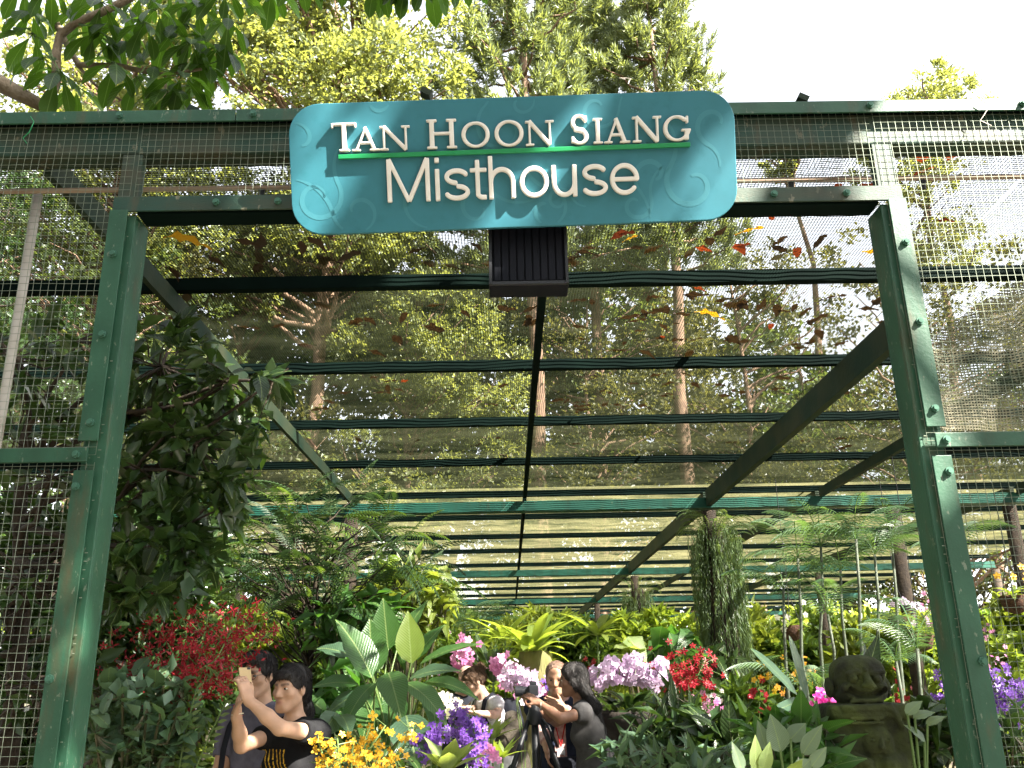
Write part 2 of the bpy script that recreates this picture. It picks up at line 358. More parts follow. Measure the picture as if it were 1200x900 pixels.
def place(name, me, material, parent, pos, d, up=(0, 0, 1), sc=1.0, label=None):
    if len(me.materials) == 0: me.materials.append(material)
    o = bpy.data.objects.new(name, me); link(o, parent)
    o.matrix_local = fmat(np.asarray(pos, float)-worg(parent), d, up, sc)
    if label: o['label'] = label
    return o
def unit(v):
    v = np.asarray(v, float); return v/(np.linalg.norm(v, axis=-1, keepdims=True)+1e-9)
def cloud(C, D, N, L, Wd, v, fold=0.3):
    """joined folded leaves. C base points, D directions, N normals"""
    D = unit(D); X = unit(np.cross(D, N)); N = np.cross(X, D)
    L = np.asarray(L)[:, None] if hasattr(L, '__len__') else L
    Wd = np.asarray(Wd)[:, None] if hasattr(Wd, '__len__') else Wd
    mid = C+D*L*0.45
    a = mid-X*Wd/2+N*Wd*fold; b = mid+X*Wd/2+N*Wd*fold; tip = C+D*L-N*L*0.12
    V = np.stack([C, b, tip, a], 1).reshape(-1, 3)
    n = len(C); i = np.arange(n)[:, None]*4
    F = np.concatenate([i+np.array([0, 1, 2]), i+np.array([0, 2, 3])], 0)
    return V, F, np.repeat(v, 4)
def crown_mesh(name, blobs, per, L, Wd, rs, up=0.35, sigma=0.5, org=(0, 0, 0), nclump=None, droop=0.0):
    """blobs: list of (centre, radii, n_clumps); foliage grows in clumps near the shell of every blob"""
    C = []; D = []; v = []
    for c, r, nc in blobs:
        c = np.array(c, float); r = np.array(r, float)*np.ones(3)
        u = unit(rs.normal(size=(nc, 3))); rad = rs.uniform(0.35, 1.0, (nc, 1))**0.5
        cc = c+u*r*rad
        cr = r.mean()*rs.uniform(0.16, 0.34, nc)
        for q in range(nc):
            n = max(3, int(per*rs.uniform(0.6, 1.4)))
            p = rs.normal(size=(n, 3))*np.array((1, 1, 0.6))*cr[q]*sigma
            C.append(cc[q]+p)
            D.append(unit(p/(cr[q]+1e-6)*0.8+u[q]*0.6+rs.normal(size=(n, 3))*0.7+np.array((0, 0, up-droop))))
            v.append(np.clip(rs.uniform(0, .35)+rs.uniform(0, 0.64, n), 0, 0.99))
    C = np.concatenate(C)-np.array(org); D = np.concatenate(D); v = np.concatenate(v); n = len(C)
    N = unit(rs.normal(size=(n, 3))*0.6+np.array((0, 0, 1)))
    V, F, vv = cloud(C, D, N, L*rs.uniform(0.6, 1.3, n), Wd*rs.uniform(0.6, 1.3, n), v)
    return npmesh(name, V, F, vv, smooth=False)
def wob(a, b, n, amp, rs):
    a = np.array(a, float); b = np.array(b, float)
    ts = np.linspace(0, 1, n); L = np.linalg.norm(b-a)
    off = np.cumsum(rs.normal(size=(n, 3)), 0); off -= off[0]; off -= ts[:, None]*off[-1]
    return a+(b-a)*ts[:, None]+off*amp*L
def fnd(L, n, ll, lw, droop, name, lift=0.0, fwd=0.5, spread=0.25, kindpow=0.6):
    """pinnate frond along +Y: rachis + leaflets joined as one mesh (shared by copies)"""
    V = []; F = []
    ys = []; y = z = 0
    for i in range(n+1):
        t = i/n; ys.append((y, z, -droop*t*t)); a = lift-droop*t
        y += L/n*math.cos(a); z += L/n*math.sin(a)
    r = 0.006*L+0.0015
    for (y, z, a) in ys:
        V += [(-r, y, z), (r, y, z), (0, y, z-r)]
    for i in range(n):
        b = 3*i; F += [(b, b+1, b+4, b+3), (b+1, b+2, b+5, b+4)]
    for i in range(1, n+1):
        t = i/n; y, z, a = ys[i]; l = ll*math.sin(math.pi*min(0.97, t*0.86+0.1))**kindpow
        for s in (-1, 1):
            d = np.array((s*1.0, fwd+t*0.5, -spread+a*0.3)); d /= np.linalg.norm(d)
            p = np.array((0, y, z)); w = np.array((-s*0.35*0, lw, lw*0.25))
            b = len(V); m_ = p+d*l*0.5
            V += [tuple(p), tuple(m_+w*0.5), tuple(p+d*l+np.array((0, 0, -0.25*l))), tuple(m_-w*0.5)]
            F.append((b, b+1, b+2, b+3))
    me = npmesh(name, np.array(V), np.array(F), smooth=False)
    return me
def flower(name, r, npet=5, lip=True, wide=0.75):
    """open flower facing +Y"""
    V = []; F = []
    for k in range(npet):
        a = 2*math.pi*k/npet+math.pi/2; d = np.array((math.cos(a), 0, math.sin(a))); x = np.array((-math.sin(a), 0, math.cos(a)))
        b = len(V); w = r*wide
        V += [(0, 0, 0), tuple(d*r*0.55+x*w/2+np.array((0, r*.12, 0))), tuple(d*r*0.97+x*w*.2+np.array((0, r*.02, 0))), tuple(d*r*0.97-x*w*.2+np.array((0, r*.02, 0))), tuple(d*r*0.55-x*w/2+np.array((0, r*.12, 0)))]
        F += [(b, b+1, b+2, b+2), (b, b+2, b+3, b+3), (b, b+3, b+4, b+4)]
    F = [(f[0], f[1], f[2]) for f in F]
    if lip:
        b = len(V); V += [(-r*.16, r*.05, 0), (r*.16, r*.05, 0), (0, r*.42, -r*.18), (0, r*.18, -r*.5)]
        F += [(b, b+1, b+2), (b, b+2, b+3), (b+1, b+3, b+2)]
    return npmesh(name, np.array(V), np.array(F), smooth=False)
# ---- distance-field modelling (bodies, hair, cloth, letters, statue)
class SDF:
    def __init__(s): s.p = []
    def cap(s, a, b, ra, rb=None, k=0.02, flat=False, sub=False):
        s.p.append(('c', np.array(a, float), np.array(b, float), ra, ra if rb is None else rb, k, flat, sub)); return s
    def ell(s, c, r, R=None, k=0.02, sub=False):
        s.p.append(('e', np.array(c, float), np.array(r, float)*np.ones(3), np.eye(3) if R is None else R, None, k, False, sub)); return s
    def box(s, c, h, R=None, rd=0.01, k=0.02, sub=False):
        s.p.append(('b', np.array(c, float), np.array(h, float), np.eye(3) if R is None else R, rd, k, False, sub)); return s
    def mesh(s, res, post=None):
        lo = []; hi = []
        for q in s.p:
            if q[-1]: continue
            if q[0] == 'c':
                r = max(q[3], q[4]); lo.append(np.minimum(q[1], q[2])-r); hi.append(np.maximum(q[1], q[2])+r)
            else:
                e = np.abs(q[3])@q[2]; lo.append(q[1]-e); hi.append(q[1]+e)
        pad = res*3+0.012; lo = np.min(lo, 0)-pad; hi = np.max(hi, 0)+pad
        n = np.ceil((hi-lo)/res).astype(int)+1
        G = np.full(n, 1.0, dtype=np.float32)
        ax = [lo[i]+res*np.arange(n[i]) for i in range(3)]
        for q in s.p:
            k = q[5]; m = k*1.2+res*3
            if q[0] == 'c':
                r = max(q[3], q[4]); l = np.minimum(q[1], q[2])-r-m; h = np.maximum(q[1], q[2])+r+m
            else:
                e = np.abs(q[3])@q[2]; l = q[1]-e-m; h = q[1]+e+m
            i0 = np.clip(np.floor((l-lo)/res).astype(int), 0, n); i1 = np.clip(np.ceil((h-lo)/res).astype(int)+1, 0, n)
            if np.any(i1 <= i0): continue
            X = ax[0][i0[0]:i1[0], None, None]; Y = ax[1][None, i0[1]:i1[1], None]; Z = ax[2][None, None, i0[2]:i1[2]]
            if q[0] == 'c':
                a, b = q[1], q[2]; d = b-a; L2 = d@d+1e-12
                t = ((X-a[0])*d[0]+(Y-a[1])*d[1]+(Z-a[2])*d[2])/L2; tc = np.clip(t, 0, 1)
                D = np.sqrt((X-a[0]-tc*d[0])**2+(Y-a[1]-tc*d[1])**2+(Z-a[2]-tc*d[2])**2)-(q[3]+(q[4]-q[3])*tc)
                if q[6]: D = np.maximum(D, (t-1)*math.sqrt(L2))
            else:
                R = q[3]; x, y, z = X-q[1][0], Y-q[1][1], Z-q[1][2]
                u = [R[0, i]*x+R[1, i]*y+R[2, i]*z for i in range(3)]
                if q[0] == 'e':
                    r = q[2]; k0 = np.sqrt((u[0]/r[0])**2+(u[1]/r[1])**2+(u[2]/r[2])**2)+1e-9
                    k1 = np.sqrt((u[0]/r[0]**2)**2+(u[1]/r[1]**2)**2+(u[2]/r[2]**2)**2)+1e-9
                    D = k0*(k0-1)/k1
                else:
                    h_ = q[2]-q[4]; a_ = [np.abs(u[i])-h_[i] for i in range(3)]
                    D = np.sqrt(sum(np.maximum(v, 0)**2 for v in a_))+np.minimum(np.maximum(np.maximum(a_[0], a_[1]), a_[2]), 0)-q[4]
            sl_ = tuple(slice(i0[i], i1[i]) for i in range(3)); g = G[sl_]
            if q[-1]:
                D = -D; h = np.maximum(k-np.abs(g-D), 0)/k; G[sl_] = np.maximum(g, D)+h*h*k*0.25
            else:
                h = np.maximum(k-np.abs(g-D), 0)/k; G[sl_] = np.minimum(g, D)-h*h*k*0.25
        if post is not None: G = post(G, ax)
        return snet(G.astype(np.float32), lo, res)
def snet(G, lo, res):
    S = G < 0; n = G.shape
    c = [S[i:n[0]-1+i, j:n[1]-1+j, k:n[2]-1+k] for i in (0, 1) for j in (0, 1) for k in (0, 1)]
    cnt = sum(x.astype(np.int8) for x in c); act = (cnt > 0) & (cnt < 8)
    idx = np.full(act.shape, -1, dtype=np.int32); ijk = np.argwhere(act); idx[act] = np.arange(len(ijk))
    acc = np.zeros((len(ijk), 3)); num = np.zeros(len(ijk))
    for a in range(3):
        for p in (0, 1):
            for q in (0, 1):
                o0 = np.zeros(3, int); o0[(a+1) % 3] = p; o0[(a+2) % 3] = q; o1 = o0.copy(); o1[a] = 1
                g0 = G[tuple((ijk+o0).T)]; g1 = G[tuple((ijk+o1).T)]
                cr = (g0 < 0) != (g1 < 0); t = np.where(cr, g0/(g0-g1+1e-12), 0)
                pt = o0+np.outer(t, np.eye(3)[a]); acc[cr] += pt[cr]; num[cr] += 1
    V = lo+(ijk+acc/num[:, None])*res
    F = []
    for a in range(3):
        b, d = (a+1) % 3, (a+2) % 3
        s0 = np.take(S, range(n[a]-1), axis=a); s1 = np.take(S, range(1, n[a]), axis=a)
        e = np.argwhere(s0 != s1)
        e = e[(e[:, b] > 0) & (e[:, d] > 0) & (e[:, b] < n[b]-1) & (e[:, d] < n[d]-1)]
        inside0 = s0[tuple(e.T)]
        eb = np.zeros(3, int); eb[b] = 1; ed = np.zeros(3, int); ed[d] = 1
        q = np.stack([idx[tuple((e-eb-ed).T)], idx[tuple((e-ed).T)], idx[tuple(e.T)], idx[tuple((e-eb).T)]], 1)
        q[~inside0] = q[~inside0][:, ::-1]; F.append(q)
    F = np.concatenate(F); F = F[(F >= 0).all(1)]
    return V, F
# ---------------------------------------------------------------- the ground
def sheet(name, x0, x1, y0, y1, z, m_, nx=2, ny=2, amp=0, seed=0):
    rs = np.random.default_rng(seed)
    X, Y = np.meshgrid(np.linspace(x0, x1, nx), np.linspace(y0, y1, ny), indexing='ij')
    Z = np.full(X.shape, z)+amp*rs.normal(size=X.shape)
    V = np.stack([X, Y, Z], -1).reshape(-1, 3)
    i = np.arange(nx*ny).reshape(nx, ny)
    F = np.stack([i[:-1, :-1], i[1:, :-1], i[1:, 1:], i[:-1, 1:]], -1).reshape(-1, 4)
    o = part(name, npmesh(name, V, F), m_); return o
g_ = sheet('ground', -150, 150, -60, 240, 0.0, MAT['soil']); g_['kind'] = 'structure'
p_ = sheet('path', -0.6, 1.5, -8, 20, 0.004, MAT['path'], 2, 30); p_['kind'] = 'structure'
# ---------------------------------------------------------------- the mesh house
D = 3.5
HOUSE = thing('mesh_house', 'green steel mesh house with netted roof and wide open entrance', 'mesh house', (0, D, 0))
PUR = [5.22, 6.86, 8.55, 10.3, 12.1, 14.15, 16.24, 18.2, 20.4, 22.4, 24.4, 26.4, 28.4, 30.4, 32.4, 34.4, 36.4]
RAF = [-6.0, -2.1, 0.25, 2.75, 4.3, 7.0, 11.0]
XL, XR = -6.0, 11.0
for i, y in enumerate(PUR):
    if y in (12.1, 20.4, 28.4, 36.4): continue
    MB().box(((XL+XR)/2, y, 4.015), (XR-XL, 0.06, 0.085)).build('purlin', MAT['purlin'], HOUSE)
for y in (12.1, 20.4, 28.4, 36.4):
    MB().box(((XL+XR)/2, y-0.06, 3.80), (XR-XL, 0.12, 0.12)).box(((XL+XR)/2, y-0.055, 3.7275), (XR-XL, 0.20, 0.02)).build('cross_beam', MAT['beam'], HOUSE)
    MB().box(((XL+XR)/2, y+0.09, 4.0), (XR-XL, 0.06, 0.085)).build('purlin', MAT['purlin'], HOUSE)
def rafter(x, w, z0, z1, mt, y0=None):
    ys = [y0 or D+0.1]+[12.1-0.13, 12.1+0.02, 20.4-0.13, 20.4+0.02, 28.4-0.13, 28.4+0.02, 36.2]
    for a in range(0, 8, 2):
        MB().box((x, (ys[a]+ys[a+1])/2, (z0+z1)/2), (w, ys[a+1]-ys[a], z1-z0)).build('rafter', mt, HOUSE)
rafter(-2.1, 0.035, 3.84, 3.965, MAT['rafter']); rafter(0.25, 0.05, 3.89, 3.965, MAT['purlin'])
rafter(2.75, 0.07, 3.745, 3.965, MAT['rafter'], 5.85); rafter(4.3, 0.06, 3.85, 3.965, MAT['rafter']); rafter(7.0, 0.06, 3.83, 3.965, MAT['rafter'])
def netbay(x0, x1, y0, y1, mt, seed, nx=14, ny=9, sag=0.07):
    rs = np.random.default_rng(seed)
    u = np.linspace(0, 1, nx); v = np.linspace(0, 1, ny)
    U, Vv = np.meshgrid(u, v, indexing='ij')
    ph = rs.uniform(0, 6, 4)
    Z = 4.068-sag*np.sin(np.pi*Vv)*(0.7+0.3*np.sin(U*5+ph[0]))-0.02*sag*8*np.sin(np.pi*U)*np.sin(np.pi*Vv)
    Z = Z+0.012*np.sin(U*19+ph[1]+Vv*4)*np.sin(np.pi*Vv)+0.01*np.sin(U*37+ph[2])*np.sin(np.pi*Vv)*np.sin(Vv*9+ph[3])
    V = np.stack([x0+(x1-x0)*U, y0+(y1-y0)*Vv, Z], -1).reshape(-1, 3)-WO[HOUSE.name]
    i = np.arange(nx*ny).reshape(nx, ny)
    F = np.stack([i[:-1, :-1], i[1:, :-1], i[1:, 1:], i[:-1, 1:]], -1).reshape(-1, 4)
    return part('shade_net', npmesh('shade_net', V, F), mt, HOUSE)
ys = [D+0.03]+PUR
for i in range(len(ys)-1):
    for j in range(len(RAF)-1):
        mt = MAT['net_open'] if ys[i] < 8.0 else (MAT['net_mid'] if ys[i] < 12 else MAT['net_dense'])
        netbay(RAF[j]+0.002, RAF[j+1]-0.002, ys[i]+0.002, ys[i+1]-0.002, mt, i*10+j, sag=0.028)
# frame at the entrance
def bolt(parent, p, r=0.011):
    p = np.array(p, float)
    MB().tube([p, p+(0, -0.008, 0)], r*1.5, 8).tube([p+(0, -0.008, 0), p+(0, -0.018, 0)], r, 6).build('bolt', MAT['bolt'], parent)
def gatepost(x0, x1, inner):
    """x0..x1 front flange, inner: +1 when the opening lies to the right"""
    xi = x1 if inner > 0 else x0
    m_ = MB().box(((x0+x1)/2, D-0.02, 1.775), (x1-x0, 0.012, 3.55))
    m_.box((xi-inner*0.006, D+0.046, 1.775), (0.012, 0.118, 3.55))
    m_.box(((x0+x1)/2, D+0.111, 1.775), (x1-x0, 0.012, 3.55))
    po = m_.build('post', MAT['paint'], HOUSE, bevel=0.003)
    a, b = (x0-0.012, x1-0.028) if inner > 0 else (x0+0.028, x1+0.012)
    for z0, z1, bs in ((2.525, 3.565, (2.60, 2.98, 3.35)), (0.02, 2.405, (2.34, 1.62, 0.8))):
        st = MB().box(((a+b)/2, D-0.047, (z0+z1)/2), (b-a, 0.008, z1-z0)).build('cover_strip', MAT['paint'], HOUSE, bevel=0.002)
        for z in bs: bolt(st, (a+(b-a)*(0.55 if z > 2.5 else 0.25 if inner > 0 else .72), D-0.052, z))
    # raw edge of the wire folded beside the strip
    e = MB(); xe = b+0.010 if inner > 0 else a-0.010
    rs = np.random.default_rng(3)
    for z in np.arange(1.2, 3.52, 0.034):
        if rs.uniform() < 0.72: continue
        e.box((xe-inner*0.004, D-0.034, z+rs.uniform(-.003, .003)), (rs.uniform(0.005, 0.012), 0.003, 0.003))
    e.build('wire_edge', MAT['wire'], HOUSE, stuff=True)
    # stub that carries on to the top beam
    MB().box(((x0+x1)/2, D-0.005, 3.745), (x1-x0-0.006, 0.05, 0.22)).build('post', MAT['paint_worn'], HOUSE, bevel=0.003)
gatepost(-1.70, -1.605, 1); gatepost(1.672, 1.767, -1)
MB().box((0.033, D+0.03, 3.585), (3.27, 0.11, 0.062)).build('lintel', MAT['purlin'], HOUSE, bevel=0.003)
st = MB().box((0.033, D-0.045, 3.594), (3.47, 0.010, 0.072)).build('cover_strip', MAT['paint_worn'], HOUSE, bevel=0.002)
for x in (-1.25, -0.98, 1.2, 1.52): bolt(st, (x, D-0.051, 3.594))
MB().box((0.0, D+0.035, 3.945), (12, 0.10, 0.16)).box((0, D+0.095, 3.90), (12, 0.02, 0.07)).build('top_beam', MAT['paint_worn'], HOUSE, bevel=0.012)
for x0, x1 in ((-6, -1.2), (-1.197, 2.4), (2.403, 6)):
    st = MB().box(((x0+x1)/2, D-0.056, 4.035), (x1-x0, 0.010, 0.062)).build('cover_strip', MAT['paint'], HOUSE, bevel=0.002)
    for x in np.arange(x0+0.08, x1, 0.7): bolt(st, (x, D-0.062, 4.037))
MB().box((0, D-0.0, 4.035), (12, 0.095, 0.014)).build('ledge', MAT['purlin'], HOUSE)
for x0, x1 in ((-6.0, -1.66), (1.72, 6.0)):
    st = MB().box(((x0+x1)/2, D-0.06, 2.465), (x1-x0, 0.014, 0.058)).build('rail', MAT['paint'], HOUSE, bevel=0.002)
    for x in ((-1.70, -2.9, -4.1) if x0 < 0 else (1.76, 2.9, 4.1)): bolt(st, (x, D-0.068, 2.465))
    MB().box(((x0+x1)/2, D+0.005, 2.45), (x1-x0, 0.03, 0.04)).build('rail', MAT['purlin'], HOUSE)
def weldmesh(x0, x1, z0, z1, seed, pitch=0.0325, r=0.00115, bulge=0.012, Y=D-0.036):
    rs = np.random.default_rng(seed); V = []; F = []
    ph = rs.uniform(0, 6, 6)
    def sh(x, z):
        e = math.sin(math.pi*min(max((x-x0)/(x1-x0), 0), 1))*math.sin(math.pi*min(max((z-z0)/(z1-z0), 0), 1))
        return (x+0.006*math.sin(z*5+ph[0]+x*2)*e, Y-bulge*e*(0.5+0.5*math.sin(x*3.1+ph[2])*math.sin(z*2.7+ph[3])), z+0.007*math.sin(x*4.1+ph[1]+z*1.3)*e)
    def wire(pts):
        b = len(V)
        for k, p in enumerate(pts):
            q = pts[min(k+1, len(pts)-1)]; o = pts[max(k-1, 0)]
            d = unit(np.array(q)-np.array(o)); x = np.cross(d, (0, 1, 0)); x = x/np.linalg.norm(x)
            for a in (0, 2.094, 4.189):
                V.append(np.array(p)+x*r*math.cos(a)+np.array((0, 1, 0))*r*math.sin(a))
        for k in range(len(pts)-1):
            for a in range(3):
                F.append((b+3*k+a, b+3*k+(a+1) % 3, b+3*k+3+(a+1) % 3, b+3*k+3+a))
    nz = max(2, int((z1-z0)/0.16)); nx = max(2, int((x1-x0)/0.16))
    for x in np.arange(x0, x1, pitch): wire([sh(x, z0+(z1-z0)*t/nz) for t in range(nz+1)])
    for z in np.arange(z0, z1, pitch): wire([sh(x0+(x1-x0)*t/nx, z) for t in range(nx+1)])
    return part('wire_mesh', npmesh('wire_mesh', np.array(V)-WO[HOUSE.name], np.array(F)), MAT['wire'], HOUSE, stuff=True)
weldmesh(-3.2, -1.64, 2.47, 4.06, 1); weldmesh(-3.2, -1.64, 0.9, 2.44, 2)
weldmesh(1.70, 3.3, 2.47, 4.06, 3); weldmesh(1.70, 3.3, 0.9, 2.44, 4)
weldmesh(-1.62, 1.68, 3.60, 4.06, 5, bulge=0.004)
# mist pipe behind the entrance beam and its upright
MB().tube([(-4.5, D+0.16, 3.79), (4.5, D+0.16, 3.79)], 0.013, 8).build('mist_pipe', MAT['pipe'], HOUSE, smooth=True)
mp = MB()
for x in np.arange(-3.6, 4, 0.62): mp.tube([(x, D+0.16, 3.775), (x, D+0.16, 3.73)], [0.017, 0.008], 6)
mp.build('mist_nozzle', MAT['black'], HOUSE, stuff=True)
a = P(45, 228, 3.74)
MB().tube([(a[0], 3.74, 0.0), (a[0], 3.74, a[2])], 0.021, 10).build('upright_pipe', MAT['pole'], HOUSE, smooth=True)
# inner posts
def ipost(x, y, r=0.09, z=3.68): return MB().tube([(x, y, 0), (x, y, z)], r, 10).build('post', MAT['bark_dark'], HOUSE, smooth=True)
IP = [(2.75, 12.0), (2.85, 20.3), (5.25, 12.0), (6.85, 12.0), (-2.1, 12.0), (-2.1, 20.3), (7.0, 20.3), (2.75, 28.3), (11, 12), (11, 20.3), (-6, 12), (-6, 20.3)]
for x, y in IP: ipost(x, y)
# loose net hanging on the right behind the entrance, and the far end wall
def curtain(p00, p10, p01, p11, mt, seed, n=14, amp=0.05):
    rs = np.random.default_rng(seed); ph = rs.uniform(0, 6, 4); V = []
    for i in range(n):
        for j in range(n):
            u, v = i/(n-1), j/(n-1)
            p = (np.array(p00)*(1-u)+np.array(p10)*u)*(1-v)+(np.array(p01)*(1-u)+np.array(p11)*u)*v
            V.append(p+np.array((0, amp*math.sin(u*9+ph[0]+v*2)+amp*0.6*math.sin(u*21+ph[1]), 0)))
    ii = np.arange(n*n).reshape(n, n)
    F = np.stack([ii[:-1, :-1], ii[1:, :-1], ii[1:, 1:], ii[:-1, 1:]], -1).reshape(-1, 4)
    return part('hanging_net', npmesh('hanging_net', np.array(V)-WO[HOUSE.name], F), mt, HOUSE)
curtain(P(1082, 505, 5.4), P(1300, 498, 5.4), P(1082, 398, 5.4), P(1300, 262, 5.2), MAT['net_side'], 5)
# short twisted ends of tie wire on the beam
for i, (px, py) in enumerate(((40, 138), (1150, 118), (735, 100))):
    b0 = P(px, py, D-0.07); rs = np.random.default_rng(i+40)
    pts = [b0+np.array((0.02*math.sin(k*1.3)+rs.normal()*0.01, -0.01, -k*0.028 if i < 2 else 0.02*k-0.01*k*k*.3)) for k in range(6)]
    MB().tube(pts, 0.0022, 5).build('tie_wire', MAT['underline'] if i == 0 else MAT['pole'], HOUSE)
for px, py in ((228, 131), (940, 117), (500, 110)):
    b0 = P(px, py, D); rs = np.random.default_rng(px)
    o = MB().box(b0, (0.05, 0.05, 0.03), np.array(Matrix.Rotation(0.5, 3, 'Y'))).build('loose_chip', MAT['rafter']); 
    o.name = 'wood_chip'
    tag(o, {228: 'small pale chip of wood on the beam left of the sign', 940: 'small square chip standing on the beam right of the sign', 500: 'small dark chip of wood behind the top edge of the sign'}[px], 'wood chip')
# ---------------------------------------------------------------- the sign
q = [P(338, 122.5, 3.25), P(861, 104.5, 3.25), P(342, 276, 3.43), P(864, 256.5, 3.43)]
sc_ = np.mean(q, 0); su = unit(q[1]+q[3]-q[0]-q[2]); sv = q[0]+q[1]-q[2]-q[3]; sv = unit(sv-su*(sv@su)); sn = np.cross(su, sv)
SW = np.linalg.norm(q[1]+q[3]-q[0]-q[2])/2; SH = abs((q[0]+q[1]-q[2]-q[3])@sv)/2
def suv(px, py):
    d = AW*FPX+AR*(px-600)+AV*(450-py); o = np.array((0, 0, CZ)); t = ((sc_-o)@sn)/(d@sn); p = o+d*t-sc_
    return p@su, p@sv
SPX = SW/523.0
SIGN = thing('name_sign', 'teal sign board with raised cream lettering on the entrance beam', 'sign', sc_)
SB = Matrix((Vector(su), Vector(sv), Vector(sn))).transposed().to_4x4()
def sput(o, u=0, v=0, n=0):
    o.matrix_local = Matrix.Translation(Vector(su*u+sv*v+sn*n)) @ SB; return o
def rrect(w, h, r, n=8):
    pts = []
    for cx, cy, a0 in ((w/2-r, h/2-r, 0), (-w/2+r, h/2-r, 90), (-w/2+r, -h/2+r, 180), (w/2-r, -h/2+r, 270)):
        for k in range(n+1):
            a = math.radians(a0+90*k/n); pts.append((cx+r*math.cos(a), cy+r*math.sin(a)))
    return pts
def extrude(name, pts, z0, z1, mats, parent, bevel=0):
    n = len(pts); V = [(x, y, z0) for x, y in pts]+[(x, y, z1) for x, y in pts]
    F = [list(range(n))[::-1], list(range(n, 2*n))]+[[i, (i+1) % n, n+(i+1) % n, n+i] for i in range(n)]
    me = bpy.data.meshes.new(name); me.from_pydata(V, [], F); o = part(name, me, mats, parent)
    if bevel:
        b = o.modifiers.new('bevel', 'BEVEL'); b.width = bevel; b.segments = 2; b.limit_method = 'ANGLE'; b.angle_limit = 1.0
    return o
sput(extrude('sign_board', rrect(SW, SH, 0.135), -0.035, 0.0, MAT['teal'], SIGN, 0.003))
for u in (-0.7, 0.7):
    o = MB().box((0, 0, 0), (0.05, SH*0.8, 0.03)).build('bracket', MAT['black'], None); o.parent = SIGN; sput(o, u, -0.05, -0.052)
# swirling print: 0.4 mm proud vinyl
def ribbon(pts, w, seed=0):
    V = []; F = []; n = len(pts)
    for i, p in enumerate(pts):
        p = np.array(p, float); d = np.array(pts[min(i+1, n-1)], float)-np.array(pts[max(i-1, 0)], float); d /= np.linalg.norm(d)+1e-9
        nn = np.array((-d[1], d[0])); t = i/(n-1); ww = w*(0.35+0.65*math.sin(math.pi*min(1, t*0.9+0.08)))
        V += [(*(p+nn*ww/2), 0), (*(p-nn*ww/2), 0)]
        if i: F.append((2*i-2, 2*i-1, 2*i+1, 2*i))
    # clip to the board
    me = npmesh('swirl', V, F); return sput(part('swirl', me, MAT['teal2'], SIGN), 0, 0, 0.0006)
def spiral(px, py, r, a0, turns, tail=0, w=5, fl=1):
    cu, cv = suv(px, py); pts = []
    for k in range(40):
        t = k/39; a = math.radians(a0)+fl*turns*2*math.pi*t; rr = r*SPX*(0.25+0.75*t)
        pts.append((cu+rr*math.cos(a), cv+rr*math.sin(a)))
    if tail:
        d = np.array(pts[-1])-np.array(pts[-2]); d /= np.linalg.norm(d)
        p = np.array(pts[-1])
        for k in range(14):
            an = -fl*0.08; d = np.array((d[0]*math.cos(an)-d[1]*math.sin(an), d[0]*math.sin(an)+d[1]*math.cos(an)))
            p = p+d*tail*SPX/14; pts.append(tuple(p))
    lim = lambda p: abs(p[0]) < SW/2-0.012 and abs(p[1]) < SH/2-0.012 and (abs(p[0]) < SW/2-0.14 or abs(p[1]) < SH/2-0.14 or math.hypot(abs(p[0])-SW/2+0.135, abs(p[1])-SH/2+0.135) < 0.125)
    run = []
    for p in pts+[(9, 9)]:
        if lim(p): run.append(p)
        else:
            if len(run) > 3: ribbon(run, w*SPX)
            run = []
for a in ((440, 118, 26, 200, .8, 60, 5, 1), (590, 150, 34, 90, .9, 40, 6, -1), (372, 232, 30, 0, 1.1, 50, 6, 1), (420, 248, 30, 180, 1.0, 60, 5, -1),
          (500, 232, 36, 30, 0.7, 70, 5, 1), (560, 244, 26, 0, .9, 50, 5, -1), (640, 246, 28, 90, 1.0, 30, 5, 1), (700, 128, 26, 40, 0.9, 60, 5, 1), (765, 205, 24, 300, 0.8, 80, 6, 1),
          (812, 215, 34, 100, .9, 50, 7, -1), (838, 145, 26, 0, 0.7, 30, 6, 1), (655, 235, 16, 10, 1, 20, 4, -1), (350, 165, 26, 300, .6, 30, 5, 1), (745, 240, 20, 60, 0.9, 40, 5, 1), (610, 120, 20, 150, .8, 40, 4, 1)):
    spiral(*a)
# letters
def glyph(strokes, depth, res=0.0027):
    """strokes in metres: (x0,y0,x1,y1,t0,t1,flat)"""
    s = np.array([k[:4] for k in strokes]); tm = max(max(k[4], k[5]) for k in strokes)
    lo = np.array((min(s[:, 0].min(), s[:, 2].min())-tm, min(s[:, 1].min(), s[:, 3].min())-tm)); hi = np.array((max(s[:, 0].max(), s[:, 2].max())+tm, max(s[:, 1].max(), s[:, 3].max())+tm))
    lo -= 3*res; hi += 3*res; n = np.ceil((hi-lo)/res).astype(int)+1
    X = (lo[0]+res*np.arange(n[0]))[:, None]; Y = (lo[1]+res*np.arange(n[1]))[None, :]
    G = np.full(n, 1.0)
    for x0, y0, x1, y1, t0, t1, flat in strokes:
        dx, dy = x1-x0, y1-y0; L = math.hypot(dx, dy)+1e-9; dx /= L; dy /= L
        al = (X-x0)*dx+(Y-y0)*dy; pe = np.abs(-(X-x0)*dy+(Y-y0)*dx)
        tt = np.clip(al/L, 0, 1); th = (t0+(t1-t0)*tt)/2
        if flat: Dd = np.maximum(pe-th, np.abs(al-L/2)-L/2)
        else: Dd = np.sqrt(pe**2+np.maximum(np.abs(al-L/2)-L/2, 0)**2)-th
        G = np.minimum(G, Dd)
    nz = int(depth/res)+7; z = -res*3+res*np.arange(nz)
    G3 = np.maximum(G[:, :, None], np.abs(z-depth/2)[None, None, :]-depth/2)
    return snet(G3.astype(np.float32), np.array((lo[0], lo[1], -res*3)), res)
